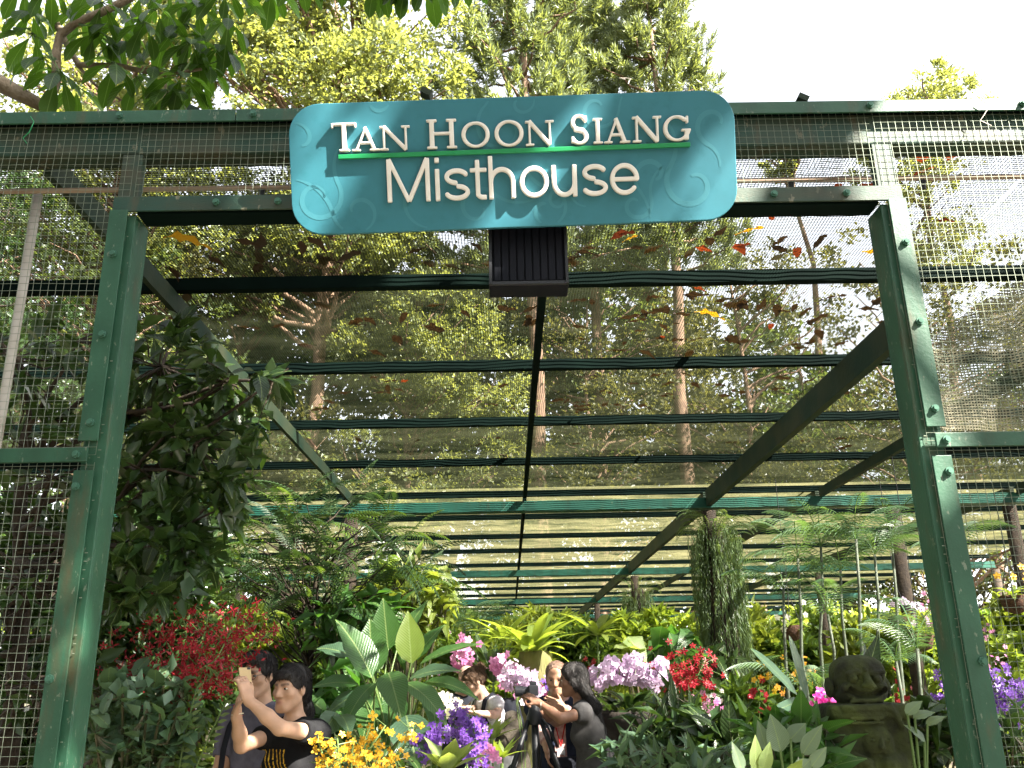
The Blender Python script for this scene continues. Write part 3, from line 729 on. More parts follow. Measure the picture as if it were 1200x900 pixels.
def arc(cx, cy, rx, ry, a0, a1, thin, thick, n=26, mode=0):
    out = []; pr = None
    for k in range(n+1):
        a = math.radians(a0+(a1-a0)*k/n); p = (cx+rx*math.cos(a), cy+ry*math.sin(a)); t = thin+(thick-thin)*abs(math.cos(a))**1.5 if not mode else thick
        if pr: out.append((*pr[0], *p, pr[1], t, 0))
        pr = (p, t)
    return out
def serif(ch, w, h, f=1.0):
    K, k, sr = 5.2*f, 3.0*f, 2.6*f           # thick, thin, serif height in px
    v = lambda x, t=K: [(x, 0, x, h, t, t, 1)]
    hz = lambda x0, x1, y: [(x0, y, x1, y, sr, sr, 1)]
    if ch == 'T': return v(w/2)+hz(w/2-6, w/2+6, sr/2)+[(1, h-sr/2, w-1, h-sr/2, sr*1.1, sr*1.1, 1), (1.2, h-5.5, 1.2, h, 2, 2.6, 1), (w-1.2, h-5.5, w-1.2, h, 2, 2.6, 1)]
    if ch == 'I': return v(w/2)+hz(w/2-5.5, w/2+5.5, sr/2)+hz(w/2-5.5, w/2+5.5, h-sr/2)
    if ch == 'H': return v(7)+v(w-7)+[(7, h*.52, w-7, h*.52, k, k, 1)]+sum([hz(x-6, x+6, y) for x in (7, w-7) for y in (sr/2, h-sr/2)], [])
    if ch == 'A': return [(4.5, 0, w/2+.5, h, k, k, 1), (w/2-1, h, w-6, 0, K, K, 1), (8, h*.34, w-9, h*.34, k, k, 1)]+hz(0, 10, sr/2)+hz(w-12, w, sr/2)
    if ch == 'N': return [(5, 0, 5, h, k, k, 1), (w-5, 0, w-5, h, k, k, 1), (4.5, h, w-5, 0, K, K, 1)]+hz(0, 10, sr/2)+hz(w-10, w, h-sr/2)+hz(0, 7, h-sr/2)
    if ch == 'O': return arc(w/2, h/2, w/2-K/2, h/2-k/2, 0, 360, k, K, 40)
    if ch == 'G': return arc(w/2, h/2, w/2-K/2, h/2-k/2, 48, 345, k, K, 36)+[(w-5, 1.5, w-5, h*.42, K, K, 1), (w-11, h*.43, w, h*.43, sr, sr, 1), (w-4, h-9, w-4, h-1, k, k, 1)]
    if ch == 'S': return arc(w/2, h*.73, w/2-2.5, h*.27-1.5, 30, 268, k, K*.9, 22)+arc(w/2, h*.25, w/2-2, h*.25-1, 92, -150, k, K*.95, 22)+[(w/2-4, h*.51, w/2+4, h*.46, K, K, 0), (w-2.4, h-9, w-2.4, h-2, k, k, 1), (2, 1.5, 2, 9, k, k, 1)]
def sans(ch, w, h, T=5.2):
    X = 37.0*h/50
    t = T; v = lambda x, y0, y1: [(x, y0, x, y1, t, t, 1)]
    if ch == 'M': return v(t/2, 0, h)+v(w-t/2, 0, h)+[(t/2, h, w/2, 0.5, t*.95, t*.95, 1), (w/2, 0.5, w-t/2, h, t*.95, t*.95, 1)]
    if ch == 'i': return v(w/2, 0, X)+v(w/2, h-5.5, h)
    if ch == 't': return v(w*.45, 4, h*.92)+[(0, X-t/2, w, X-t/2, t*.85, t*.85, 1)]+arc(w*.45+6, 7, 6, 7-t/2, 180, 275, t, t, 10, 1)+[(w*.45+6, t/2, w*.95, t/2, t, t, 1)]
    if ch == 'h': return v(t/2, 0, h)+arc(w/2, X*.52, w/2-t/2, X*.48-t/2, 0, 180, t, t, 22, 1)+v(w-t/2, 0, X*.53)
    if ch == 'u': return v(w-t/2, 0, X)+arc(w/2, X*.48, w/2-t/2, X*.48-t/2, 180, 360, t, t, 22, 1)+v(t/2, X*.47, X)
    if ch == 'o': return arc(w/2, X/2, w/2-t/2, X/2-t/2, 0, 360, t, t, 40, 1)
    if ch == 'e': return arc(w/2, X/2, w/2-t/2, X/2-t/2, 0, 318, t, t, 36, 1)+[(t/2, X*.5, w-t/2, X*.5, t*.9, t*.9, 1)]
    if ch == 's': return arc(w/2, X*.74, w/2-t*.7, X*.26-t/2, 25, 262, t, t, 20, 1)+arc(w/2, X*.255, w/2-t*.55, X*.255-t/2, 82, -158, t, t, 20, 1)
def letter(ch, kind, x0, x1, yb, h):
    u0, v0 = suv(x0, yb); u1, v1 = suv(x1, yb-(x1-x0)*0.031); w = (u1-u0)/SPX
    st = (serif(ch, w, h, h/33) if kind else sans(ch, w, h))
    st = [(a*SPX, b*SPX, c*SPX, d*SPX, e*SPX, f*SPX, g) for a, b, c, d, e, f, g in st]
    V, F = glyph(st, 0.021)
    sput(part('letter', npmesh('letter', V, F, smooth=False), MAT['letter'], SIGN), u0, v0, 0.0015)
base1 = lambda x: 179.3-(x-390)*0.0315
for ch, x0, x1, h in (('T', 390, 419, 33), ('A', 413.5, 446, 27.5), ('N', 446, 481.5, 28), ('H', 500, 537, 34), ('O', 541.5, 574.5, 30), ('O', 580, 614, 30.5), ('N', 616, 649.5, 29),
                      ('S', 669, 689, 34.5), ('I', 694, 707, 29.5), ('A', 707.5, 738, 29), ('N', 741, 775, 30), ('G', 777, 809, 30)):
    letter(ch, 1, x0, x1, base1(x0), h)
base2 = lambda x: 238.2-(x-455)*0.0325
for ch, x0, x1, h in (('M', 455, 505, 50), ('i', 510.5, 517, 50), ('s', 521, 551.5, 50), ('t', 552, 571.5, 50), ('h', 573.5, 604.5, 50), ('o', 609.5, 643.5, 50), ('u', 647, 676.5, 50), ('s', 682, 712.5, 50), ('e', 715, 749, 50)):
    letter(ch, 0, x0, x1, base2(x0), h)
u0, v0 = suv(397, 185); u1, v1 = suv(808, 172)
o = MB().box(((u1-u0)/2, 0, 0.009), (u1-u0, 0.019, 0.018)).build('underline', MAT['underline'], None, bevel=0.002); o.parent = SIGN; sput(o, u0, v0, 0.001)
# ribbed box below the sign
bt = P(618, 250, 3.52); bb = P(620, 333, 3.52); bw = P(668, 330, 3.52)[0]-P(574, 330, 3.52)[0]
BX = thing('ribbed_box', 'black ribbed box hanging from the lintel just below the teal sign', 'box', (bb[0], 3.55, bb[2]))
hgt = 3.55-bb[2]
MB().box((bb[0], 3.60, bb[2]+hgt/2), (bw, 0.13, hgt)).build('housing', MAT['navy_box'], BX, bevel=0.006)
for k in range(9):
    MB().box((bb[0]-bw*0.44+bw*0.88*(k+0.5)/9, 3.529, bb[2]+0.02+(hgt-0.04)/2), (bw*0.88/9-0.006, 0.012, hgt-0.04)).build('rib', MAT['navy_box'], BX, bevel=0.002)
MB().box((bb[0], 3.527, bb[2]+0.008), (bw, 0.018, 0.014)).build('bottom_lip', MAT['black'], BX)
for s in (-1, 1): MB().box((bb[0]+s*(bw/2-0.008), 3.522, bb[2]+hgt/2), (0.012, 0.024, hgt)).build('side_lip', MAT['black'], BX)
# ---------------------------------------------------------------- trees
def tree(name, label, base, h, rt, blobs, per, L, Wd, leaf, bark, seed, cat='tree', group=None, limbs=True, lean=(0, 0), droop=0.0):
    rs = np.random.default_rng(seed); base = np.array(base, float)
    T = thing(name, label, cat, base, group)
    top = base+np.array((lean[0], lean[1], h))
    pts = wob(base-np.array((0, 0, 0.05)), top, 9, 0.012, rs)
    MB().tube(pts, [rt*(1-0.85*i/8)+0.01 for i in range(9)], 9).build('trunk', bark, T, smooth=True)
    B = [(base+np.array(c), r, n) for c, r, n in blobs]
    if limbs:
        lm = MB()
        for c, r, n in B:
            for q in range(3):
                tgt = c+rs.normal(size=3)*np.mean(r)*0.35
                f = np.clip((tgt[2]-base[2]-np.linalg.norm((tgt-base)[:2])*0.7)/h, 0.2, 0.93)
                i = f*8; st = pts[int(i)]*(1-(i % 1))+pts[min(8, int(i)+1)]*(i % 1)
                lm.tube(wob(st, tgt, 6, 0.05, rs), [rt*0.35*(1-0.8*k/5) for k in range(6)], 5, cap=False)
        lm.build('branches', bark, T, smooth=True, stuff=True)
    me = crown_mesh('crown', B, per, L, Wd, rs, org=base, droop=droop)
    part('crown', me, leaf, T)
    return T
def lobes(rs, n, cx, cz, R, H, r0, r1, nc):
    out = []
    for i in range(n):
        a = rs.uniform(0, 6.28); q = rs.uniform(0, 1)**0.6*R; z = cz+rs.uniform(-1, 1)*H
        s = math.sqrt(max(0.1, 1-((z-cz)/(H*1.3))**2)); r = rs.uniform(r0, r1)
        out.append(((math.cos(a)*q*s+cx, math.sin(a)*q*s, z), (r, r, r*0.75), int(nc)))
    return out
def broad(label, x, y, h, R, seed, leaf='l_mid', bark='bark', L=0.3, W_=0.2, nl=14, nc=20, per=30, zb=0.35, name='broadleaf_tree', group=None, rt=None):
    dn = 2.3 if leaf == 'l_tree' else 1.5
    if group: dn, L, W_, nl = 1.0, L*1.25, W_*1.25, nl*0.75
    rs = np.random.default_rng(seed); cz = h*(zb+1)/2; H = h*(1-zb)/2
    bl = lobes(rs, int(nl*1.45), 0, cz, R, H*0.9, R*0.32, R*0.55, nc)
    return tree(name, label, (x, y, 0), h*0.93, rt or h*0.011, bl, int(per*dn), L*0.62, W_*0.6, MAT[leaf], MAT[bark], seed, group=group)
gfar = 'tall trees beyond the far end of the mesh house'
broad('bright yellow-green broad tree rising above the beam left of the sign', -9.2, 40, 41, 7.0, 1, 'l_tree', nl=26, nc=20, per=34, L=0.50, W_=0.30, zb=0.40)
broad('pale green tall tree at the far left above the mesh panel', -20, 41, 39, 7.5, 2, 'l_tree', nl=22, nc=20, per=30, L=0.46, W_=0.28, zb=0.30)
broad('olive tree filling the roof left of the middle joist, low rounded crown', -4.5, 42, 23, 5.2, 3, 'l_tree', nl=16, nc=22, per=30, zb=0.3, L=0.42, W_=0.26)
broad('tall dark olive tree behind the left roof bays', -14, 44, 27, 7, 4, 'l_olive', nl=16, nc=20, per=28, zb=0.25, L=0.42, W_=0.26)
broad('mid-green tree behind the roof right of the middle joist', 4.5, 44, 22, 5.5, 5, 'l_olive', nl=14, nc=18, per=26, zb=0.25, L=0.42, W_=0.26)
broad('thin olive tree behind the right roof bays', 12.5, 45, 25, 5.5, 6, 'l_olive', nl=11, nc=16, per=24, zb=0.3, L=0.42, W_=0.24)
broad('brownish green tree seen through the right mesh panel', 21, 42, 25, 6.0, 7, 'l_olive', nl=14, nc=17, per=24, zb=0.2, L=0.42, W_=0.26)
broad('green tree low behind the far right of the roof', 30, 46, 20, 7, 8, 'l_mid', nl=12, nc=18, per=24, zb=0.15, L=0.42, W_=0.26)
broad('dense dark tree behind the far left of the roof', -27, 36, 24, 7, 9, 'l_mid', nl=16, nc=20, per=28, zb=0.15, L=0.42, W_=0.26)
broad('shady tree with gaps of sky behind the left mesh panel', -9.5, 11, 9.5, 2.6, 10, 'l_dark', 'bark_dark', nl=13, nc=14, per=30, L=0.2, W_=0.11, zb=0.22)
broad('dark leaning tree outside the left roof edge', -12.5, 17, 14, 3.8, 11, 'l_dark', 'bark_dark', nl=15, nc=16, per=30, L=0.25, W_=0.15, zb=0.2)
broad('bushy green tree outside the left roof edge near the back', -12, 26, 15, 4.3, 12, 'l_mid', nl=15, nc=16, per=28, L=0.3, W_=0.18, zb=0.12)
broad('sunlit olive tree outside the right roof edge', 17, 24, 13, 3.6, 13, 'l_olive', nl=12, nc=14, per=26, L=0.28, W_=0.17, zb=0.2)
broad('pale hazy treetop at the right edge above the beam', 29, 52, 40.5, 4.5, 14, 'l_tree', nl=9, nc=16, per=26, L=0.45, W_=0.28, zb=0.6)
broad('small pale treetop above the beam near the right post', 21.5, 56, 41.5, 2.6, 15, 'l_tree', nl=5, nc=14, per=24, L=0.42, W_=0.28, zb=0.86)
for i, (x, y, h, R, lf, w) in enumerate(((-33, 50, 17, 6.5, 'l_mid', 'far left behind the mesh panel'), (-22, 52, 17, 6, 'l_olive', 'behind the left post'), (-13, 54, 18, 6, 'l_mid', 'behind the left rafter'), (-5, 56, 18, 6, 'l_olive', 'left of the middle joist'), (2.5, 54, 17, 5.5, 'l_mid', 'right of the middle joist'), (10, 56, 18, 6, 'l_olive', 'behind the right rafter'), (18, 54, 18, 6, 'l_mid', 'behind the right post'), (27, 54, 18, 6.5, 'l_olive', 'behind the right mesh panel'), (38, 54, 17, 7, 'l_mid', 'at the far right edge'))):
    broad('dense lower tree filling the view through the roof, '+w, x, y, h, R, 400+i, lf, nl=22, nc=20, per=26, zb=0.12, L=0.5, W_=0.32, group=gfar)
for i, (x, y, h, R, lf, w) in enumerate(((-31, 48, 31, 8, 'l_mid', 'far left'), (-21, 50, 30, 7.5, 'l_olive', 'left of the left post'), (-12.5, 53, 30, 7, 'l_mid', 'behind the left rafter'), (-3.5, 52, 29, 6.5, 'l_olive', 'just left of the middle joist'), (3.5, 55, 30, 6.5, 'l_mid', 'just right of the middle joist'), (10.5, 57, 27, 6, 'l_olive', 'behind the second roof bay on the right'), (20, 56, 25, 6, 'l_mid', 'behind the right post'))):
    broad('tall tree seen through the roof, '+w, x, y, h, R, 500+i, lf, nl=26, nc=20, per=22, zb=0.3, L=0.62, W_=0.40, group=gfar)
# conifers with brush-like tufts
def conifer(label, x, y, h, seed, tiers, spread, z0, ang=None):
    rs = np.random.default_rng(seed); base = np.array((x, y, 0.))
    T = thing('conifer', label, 'tree', base)
    pts = wob(base, base+(0, 0, h), 9, 0.004, rs)
    MB().tube(pts, [0.46*(1-0.8*i/8) for i in range(9)], 10).build('trunk', MAT['bark'], T, smooth=True)
    br = MB(); C = []; Dd = []; v = []
    for t in range(tiers):
        z = z0+(h-z0)*(t+0.3)/tiers; f = (z-z0)/(h-z0); sp = spread*(1-0.55*f)*rs.uniform(0.75, 1.1)
        nb = rs.integers(5, 8); a0 = rs.uniform(0, 6.28)
        for b in range(nb):
            a = a0+b*6.28/nb+rs.uniform(-.25, .25); d = np.array((math.cos(a), math.sin(a), 0))
            st = base+(0, 0, z); ll = sp*rs.uniform(0.7, 1.1); n = 6
            path = [st+d*ll*k/n+np.array((0, 0, ll*(0.30*(k/n)**2-0.10*(k/n))))+rs.normal(size=3)*0.06*ll*(k/n) for k in range(n+1)]
            br.tube(path, [0.09*(1-0.8*k/n)+0.012 for k in range(n+1)], 5, cap=False)
            for k in range(2, n+1):
                for s in range(3 if k > 3 else 2):
                    c = path[k]+rs.normal(size=3)*np.array((.55, .55, .35))*(0.5+0.22*ll*0.25)
                    ax = unit(d*0.6+np.array((0, 0, 0.9))+rs.normal(size=3)*0.25); nn = 78; tl = rs.uniform(0.8, 1.5)
                    tt = rs.uniform(0, 1, nn)**0.8
                    C.append(c+ax*tl*tt[:, None]*0.9+rs.normal(size=(nn, 3))*0.07)
                    u = unit(rs.normal(size=(nn, 3)))
                    Dd.append(unit(u*(0.95-0.5*tt[:, None])+ax*(0.45+0.5*tt[:, None])))
                    v.append(np.clip(rs.uniform(0, .3)+rs.uniform(0, .3, nn)+tt*0.35, 0, .98))
    C = np.concatenate(C)-base; Dd = np.concatenate(Dd); v = np.concatenate(v); n = len(C)
    V, F, vv = cloud(C, Dd, unit(rs.normal(size=(n, 3))), rs.uniform(0.34, 0.56, n), 0.068, v)
    br.build('branches', MAT['bark'], T, smooth=True, stuff=True)
    part('crown', npmesh('crown', V, F, vv, smooth=False), MAT['l_needle'], T)
conifer('tall conifer with brushy green tufts behind the middle of the sign', 1.4, 42, 43, 21, 11, 6.2, 21)
conifer('tall conifer with brushy tufts behind the right part of the sign', 9.0, 43.5, 42, 22, 9, 4.6, 21)
conifer('conifer standing behind and between the two front ones', 5.2, 47, 43, 23, 8, 4.6, 23)
# ------ near tree on the left whose limb hangs over the beam
UT = thing('umbrella_tree', 'umbrella tree with big drooping leaflets hanging over the beam at upper left', 'tree', (-6.7, 4.6, 0))
rs = np.random.default_rng(31)
MB().tube(wob((-6.7, 4.6, -0.05), (-6.5, 4.55, 4.7), 8, 0.02, rs), [0.17-0.01*i for i in range(8)], 10).build('trunk', MAT['bark_pale'], UT, smooth=True)
fork = P(57, 128, 4.5)
def limb(pts, r0, r1, n=8):
    MB().tube(pts, list(np.linspace(r0, r1, len(pts))), n).build('limb', MAT['bark_pale'], UT, smooth=True)
limb([(-6.5, 4.55, 4.6), (-5.0, 4.5, 4.95), tuple(P(-40, 78, 4.5)), tuple(P(0, 98, 4.5)), tuple(P(30, 114, 4.5)), tuple(fork)], 0.08, 0.034)
limb([fork, P(66, 92, 4.48), P(66, 62, 4.46), P(70, 42, 4.45), P(88, 27, 4.42), P(120, 14, 4.4), P(152, -2, 4.38), P(200, -30, 4.35)], 0.027, 0.022)
limb([P(56, -20, 4.7), P(60, 15, 4.7), P(76, 48, 4.68), P(92, 76, 4.66), P(140, 77, 4.62), P(170, 84, 4.6), P(195, 88, 4.58), P(236, 81, 4.55)], 0.026, 0.010)
limb([P(90, 76, 4.66), P(112, 100, 4.7), P(150, 122, 4.75)], 0.012, 0.005)
limb([P(195, 88, 4.58), P(193, 110, 4.6), P(190, 130, 4.6)], 0.008, 0.004)
limb([P(200, -30, 4.35), P(260, -25, 4.3), P(330, -18, 4.2), P(440, -16, 4.1), P(560, -14, 4.0)], 0.022, 0.008)
ul = [leafmesh('leaflet', 0.20*s, 0.075*s, 'obov', 0.75, 0.16, 6, stalk=0.03) for s in (0.9, 1.05, 1.2)]
cl = [(35, 30), (45, 62), (52, 92), (75, 110), (95, 35), (105, 58), (118, 20), (130, 95), (135, 50), (150, 30), (150, 68), (165, 15), (172, 50), (180, 100), (185, 30), (195, 65), (205, 12), (212, 45), (215, 105), (222, 75),
      (232, 28), (240, 58), (245, 100), (250, 15), (255, 78), (268, 40), (230, 120), (200, 125), (160, 118), (90, 118), (60, 5), (25, 5), (110, 0), (300, 0), (322, 4), (270, 5), (345, -6), (440, -10), (455, -14), (486, -4), (500, -6), (540, -8), (415, -16), (285, 30), (80, 70)]
nleaf = 0
for cx, cy in cl:
    c = P(cx+rs.uniform(-6, 6), cy-22+rs.uniform(-6, 6), 4.45+rs.uniform(-0.12, 0.25) if cx < 330 else 4.1)
    MB().tube([c+rs.normal(size=3)*0.05+np.array((0, 0.05, 0.07)), c], 0.004, 5).build('twig', MAT['stem'], UT)
    n = rs.integers(6, 9); a0 = rs.uniform(0, 6)
    for k in range(n):
        if nleaf >= 298: break
        a = a0+k*6.28/n; d = np.array((math.cos(a), math.sin(a), -0.75+rs.uniform(-.35, .45)))
        place('leaflet', ul[rs.integers(3)], MAT['v_l_umb'], UT, c+d*0.03, d, (math.cos(a)*0.6, math.sin(a)*0.6, 1), rs.uniform(0.8, 1.15)); nleaf += 1
# ------ added unseen tree, crown and gaps shaped to shade and dapple the entrance (its trunk stands beside the viewer, outside the frame)
def shadows_hit(p, spots):
    """does the shadow of p fall in one of the sun patches (centre, radius)"""
    S = np.array(SUN)
    for c, r in spots:
        w = p-np.array(c); d = w-S*(w@S)
        if d@d < r*r: return True
    return False
spots = [(tuple(sc_+su*suv(px, py)[0]+sv*suv(px, py)[1]), r) for px, py, r in ((357, 253, 0.11), (376, 234, 0.065), (795, 244, 0.11), (812, 224, 0.06), (575, 256, 0.045), (608, 262, 0.045), (432, 140, 0.035), (662, 168, 0.05), (400, 215, .035))]
spots += [(tuple(P(px, py, Y)), r) for px, py, Y, r in ((1058, 275, 3.5, 0.24), (1065, 350, 3.5, 0.26), (1075, 430, 3.5, 0.26), (1080, 480, 3.5, 0.18), (1130, 130, 3.5, 0.42), (1180, 250, 3.5, 0.5), (1150, 380, 3.5, 0.45), (1220, 360, 3.5, 0.5), (1110, 210, 3.5, 0.3), (1120, 290, 3.5, 0.35), (1140, 460, 3.5, 0.3), (1250, 180, 3.5, .5),
          (340, 860, 4.85, 0.13), (655, 790, 7.2, 0.2), (580, 820, 8.2, 0.3), (450, 730, 6.5, 0.35), (420, 870, 4.4, 0.3), (560, 870, 5.5, 0.3), (300, 240, 3.5, 0.06), (480, 745, 6.5, 0.25), (395, 740, 6.5, 0.25))]
_r = np.random.default_rng(5)
for _ in range(16): spots.append(((_r.uniform(-1.2, 2.0), _r.uniform(5.6, 7.6), _r.uniform(0.9, 1.75)), _r.uniform(0.17, 0.3)))
for _ in range(3): spots.append(((_r.uniform(-2.2, -0.9), _r.uniform(4.4, 5.4), _r.uniform(1.8, 3.2)), _r.uniform(0.12, 0.2)))
def added_shade_tree(label, base, h, crown, n, seed, keep):
    rs = np.random.default_rng(seed); base = np.array(base, float)
    T = thing('added_shade_tree', label, 'tree', base)
    pts = wob(base, base+(0.3, 0.2, h), 8, 0.015, rs)
    MB().tube(pts, [0.34*(1-0.6*i/7) for i in range(8)], 12).build('trunk', MAT['bark_pale'], T, smooth=True)
    C = []
    lm = MB()
    for c, r in crown:
        lm.tube(wob(pts[5], c, 7, 0.04, rs), [0.05*(1-0.8*k/6) for k in range(7)], 6, cap=False)
        u = unit(rs.normal(size=(n, 3)))*(rs.uniform(0, 1, (n, 1))**0.4)*np.array(r)
        C.append(np.array(c)+u)
    C = np.concatenate(C); Dv = unit(rs.normal(size=(len(C), 3))-np.array((0, 0, .3)))
    S_ = np.array(SUN); ok = np.ones(len(C), bool)
    for kc, kr in keep:
        for q in (0.0, 0.12, 0.24):
            w = C+Dv*q-np.array(kc); d_ = w-np.outer(w@S_, S_); ok &= (d_*d_).sum(1) > (kr*0.82+0.035)**2
    C = C[ok]; Dv = Dv[ok]; m_ = len(C)
    V, F, vv = cloud(C-base, Dv, unit(rs.normal(size=(m_, 3))*0.5+np.array((0, 0, 1))), rs.uniform(0.14, 0.26, m_), rs.uniform(0.08, 0.13, m_), rs.uniform(0, .98, m_))
    lm.build('branches', MAT['bark_pale'], T, smooth=True, stuff=True)
    part('crown', npmesh('crown', V, F, vv, smooth=False), MAT['l_umb'], T)
off = lambda x, y, z, h: np.array((x+SUN.x/SUN.z*(h-z), y+SUN.y/SUN.z*(h-z), h))
added_shade_tree('added unseen shade tree right of the viewer, crown shaped to dapple the entrance', (7.5, -0.6, 0), 9.0,
           [(off(-1.6, 3.6, 2.5, 9.6), (1.9, 1.5, 0.55)), (off(0.6, 3.6, 3.4, 9.6), (1.6, 1.5, 0.55)), (off(-2.2, 5.0, 2.0, 10.2), (2.0, 1.5, 0.5)), (off(-0.4, 5.4, 1.6, 10.4), (1.5, 1.0, 0.45)), (off(1.5, 3.5, 1.2, 9.2), (1.3, 0.9, 0.5)), (off(1.2, 5.2, 1.4, 10.0), (1.4, 0.9, 0.45)), (off(2.1, 5.2, 1.3, 9.4), (0.9, 0.8, 0.4)), (off(-1.9, 3.5, 4.0, 9.8), (1.4, 0.8, 0.4)), (off(1.25, 3.45, 3.9, 9.8), (0.8, 0.7, 0.4)), (off(-1.3, 4.8, 1.5, 10.0), (1.1, 0.8, 0.4)), (off(-0.6, 3.38, 3.8, 9.7), (0.75, 0.7, 0.35)), (off(0.55, 3.38, 3.8, 9.7), (0.75, 0.7, 0.35)), (off(0.9, 6.3, 1.1, 10.4), (1.3, 0.7, 0.4)), (off(-2.3, 4.6, 5.0, 10.5), (1.5, 1.1, 0.5)), (off(-0.9, 4.4, 5.0, 10.5), (1.0, 0.8, 0.4))], 1500, 41, spots)
# ------ unseen garden trees around the viewer, added to cut sky light on the entrance
for i, (x, y, h, R, w) in enumerate(((-9, -7, 13, 5, 'to the left behind the viewer'), (-2, -12, 15, 6, 'straight behind the viewer'), (7, -10, 12, 4.5, 'to the right behind the viewer'), (14, -3, 8.5, 4, 'far to the right of the viewer'), (-13, 2, 12, 4.5, 'far to the left of the viewer'))):
    broad('added unseen garden tree '+w, x, y, h, R, 450+i, 'l_mid', nl=22, nc=20, per=28, zb=0.05, L=0.5, W_=0.32, group='added garden trees around the viewer')
# ------ fallen leaves lying on the roof net
LB = [leafmesh('fallen_leaf', 0.13, 0.05, 'ovate', b, 0.12, 5, 0.12) for b in (0.15, 0.35, -0.2)]
LR = leafmesh('fallen_leaf', 0.10, 0.05, 'ovate', 0.25, 0.15, 5, 0.10); LY = leafmesh('fallen_leaf', 0.17, 0.045, 'lance', 0.4, 0.15, 6, 0.15)
rs = np.random.default_rng(77); k = 0
def litter(px, py, me, mt, label, group, sc=1.0, ang=None, tilt=0.12):
    p = PZ(px, py, 4.05); 
    bay = [y for y in [D]+PUR if y <= p[1]][-1]; nx_ = [y for y in PUR if y > p[1]][0]
    v = (p[1]-bay)/(nx_-bay); p[2] = 4.085-0.055*math.sin(math.pi*v)
    a = rs.uniform(0, 6.28) if ang is None else ang
    o = bpy.data.objects.new('fallen_leaf', me); link(o); 
    if len(me.materials) == 0: me.materials.append(mt)
    o.matrix_local = fmat(p, (math.cos(a), math.sin(a), rs.uniform(-tilt, tilt)), (rs.uniform(-.3, .3), rs.uniform(-.3, .3), 1), sc)
    if '{' in label: label = label.format(('front', 'second', 'third', 'fourth', 'fifth', 'sixth')[min(5, ([D]+PUR).index(bay))], 'left of' if p[0] < 0.25 else 'right of')
    tag(o, label, 'fallen leaf', group)
gd = 'dead brown leaves on the roof net'
for i in range(260):
    px = rs.uniform(180, 1050); py = rs.choice([rs.uniform(272, 318), rs.uniform(345, 415), rs.uniform(440, 485), rs.uniform(508, 535)], p=[0.2, 0.42, 0.25, 0.13])
    if rs.uniform() > (0.45 if px < 640 else 1.0): continue
    if px < 340 and py > 400: continue
    litter(px, py, LB[rs.integers(3)], MAT['d_brown'], 'dead brown leaf on the {} roof bay, {} the middle joist', gd, rs.uniform(0.8, 1.6))
gr_ = 'red leaves on the roof net'
for px, py, s in ((735, 268, 1.2), (815, 290, 1.1), (862, 285, 1.5), (935, 290, 1.3), (1000, 222, 1.4), (905, 255, .9), (1080, 190, 1.6), (1110, 188, 1.5), (960, 220, 1.1), (985, 212, 1.0), (1070, 205, 1.3), (1095, 255, 1.2), (880, 286, 1.2), (745, 270, 1), (812, 338, 1.1), (905, 376, 1.0), (470, 447, 0.9), (778, 395, 0.8)):
    litter(px, py, LR, MAT['d_red'], 'red dry leaf on the {} roof bay, {} the middle joist', gr_, s)
for px, py, s, a, lb in ((895, 264, 1.0, 2.9, 'yellow pointed leaf on the net just right of the sign'), (747, 274, .6, 2.6, 'small yellow leaf beside a red one below the sign'), (1010, 297, 1.1, 0.1, 'orange-yellow leaf on the net beside the right post'),
                         (815, 363, 1.0, 0.05, 'large yellow leaf lying across the second roof bay'), (195, 275, 1.2, 0.2, 'large yellow leaf on the net beside the left post')):
    me = LY if 'large' not in lb else leafmesh('fallen_leaf', 0.22, 0.11, 'ovate', 0.5, 0.2, 8, 0.10, stalk=0.01)
    litter(px, py, me, MAT['d_yel'], lb, 'yellow leaves on the roof net', s, a, 0.08)
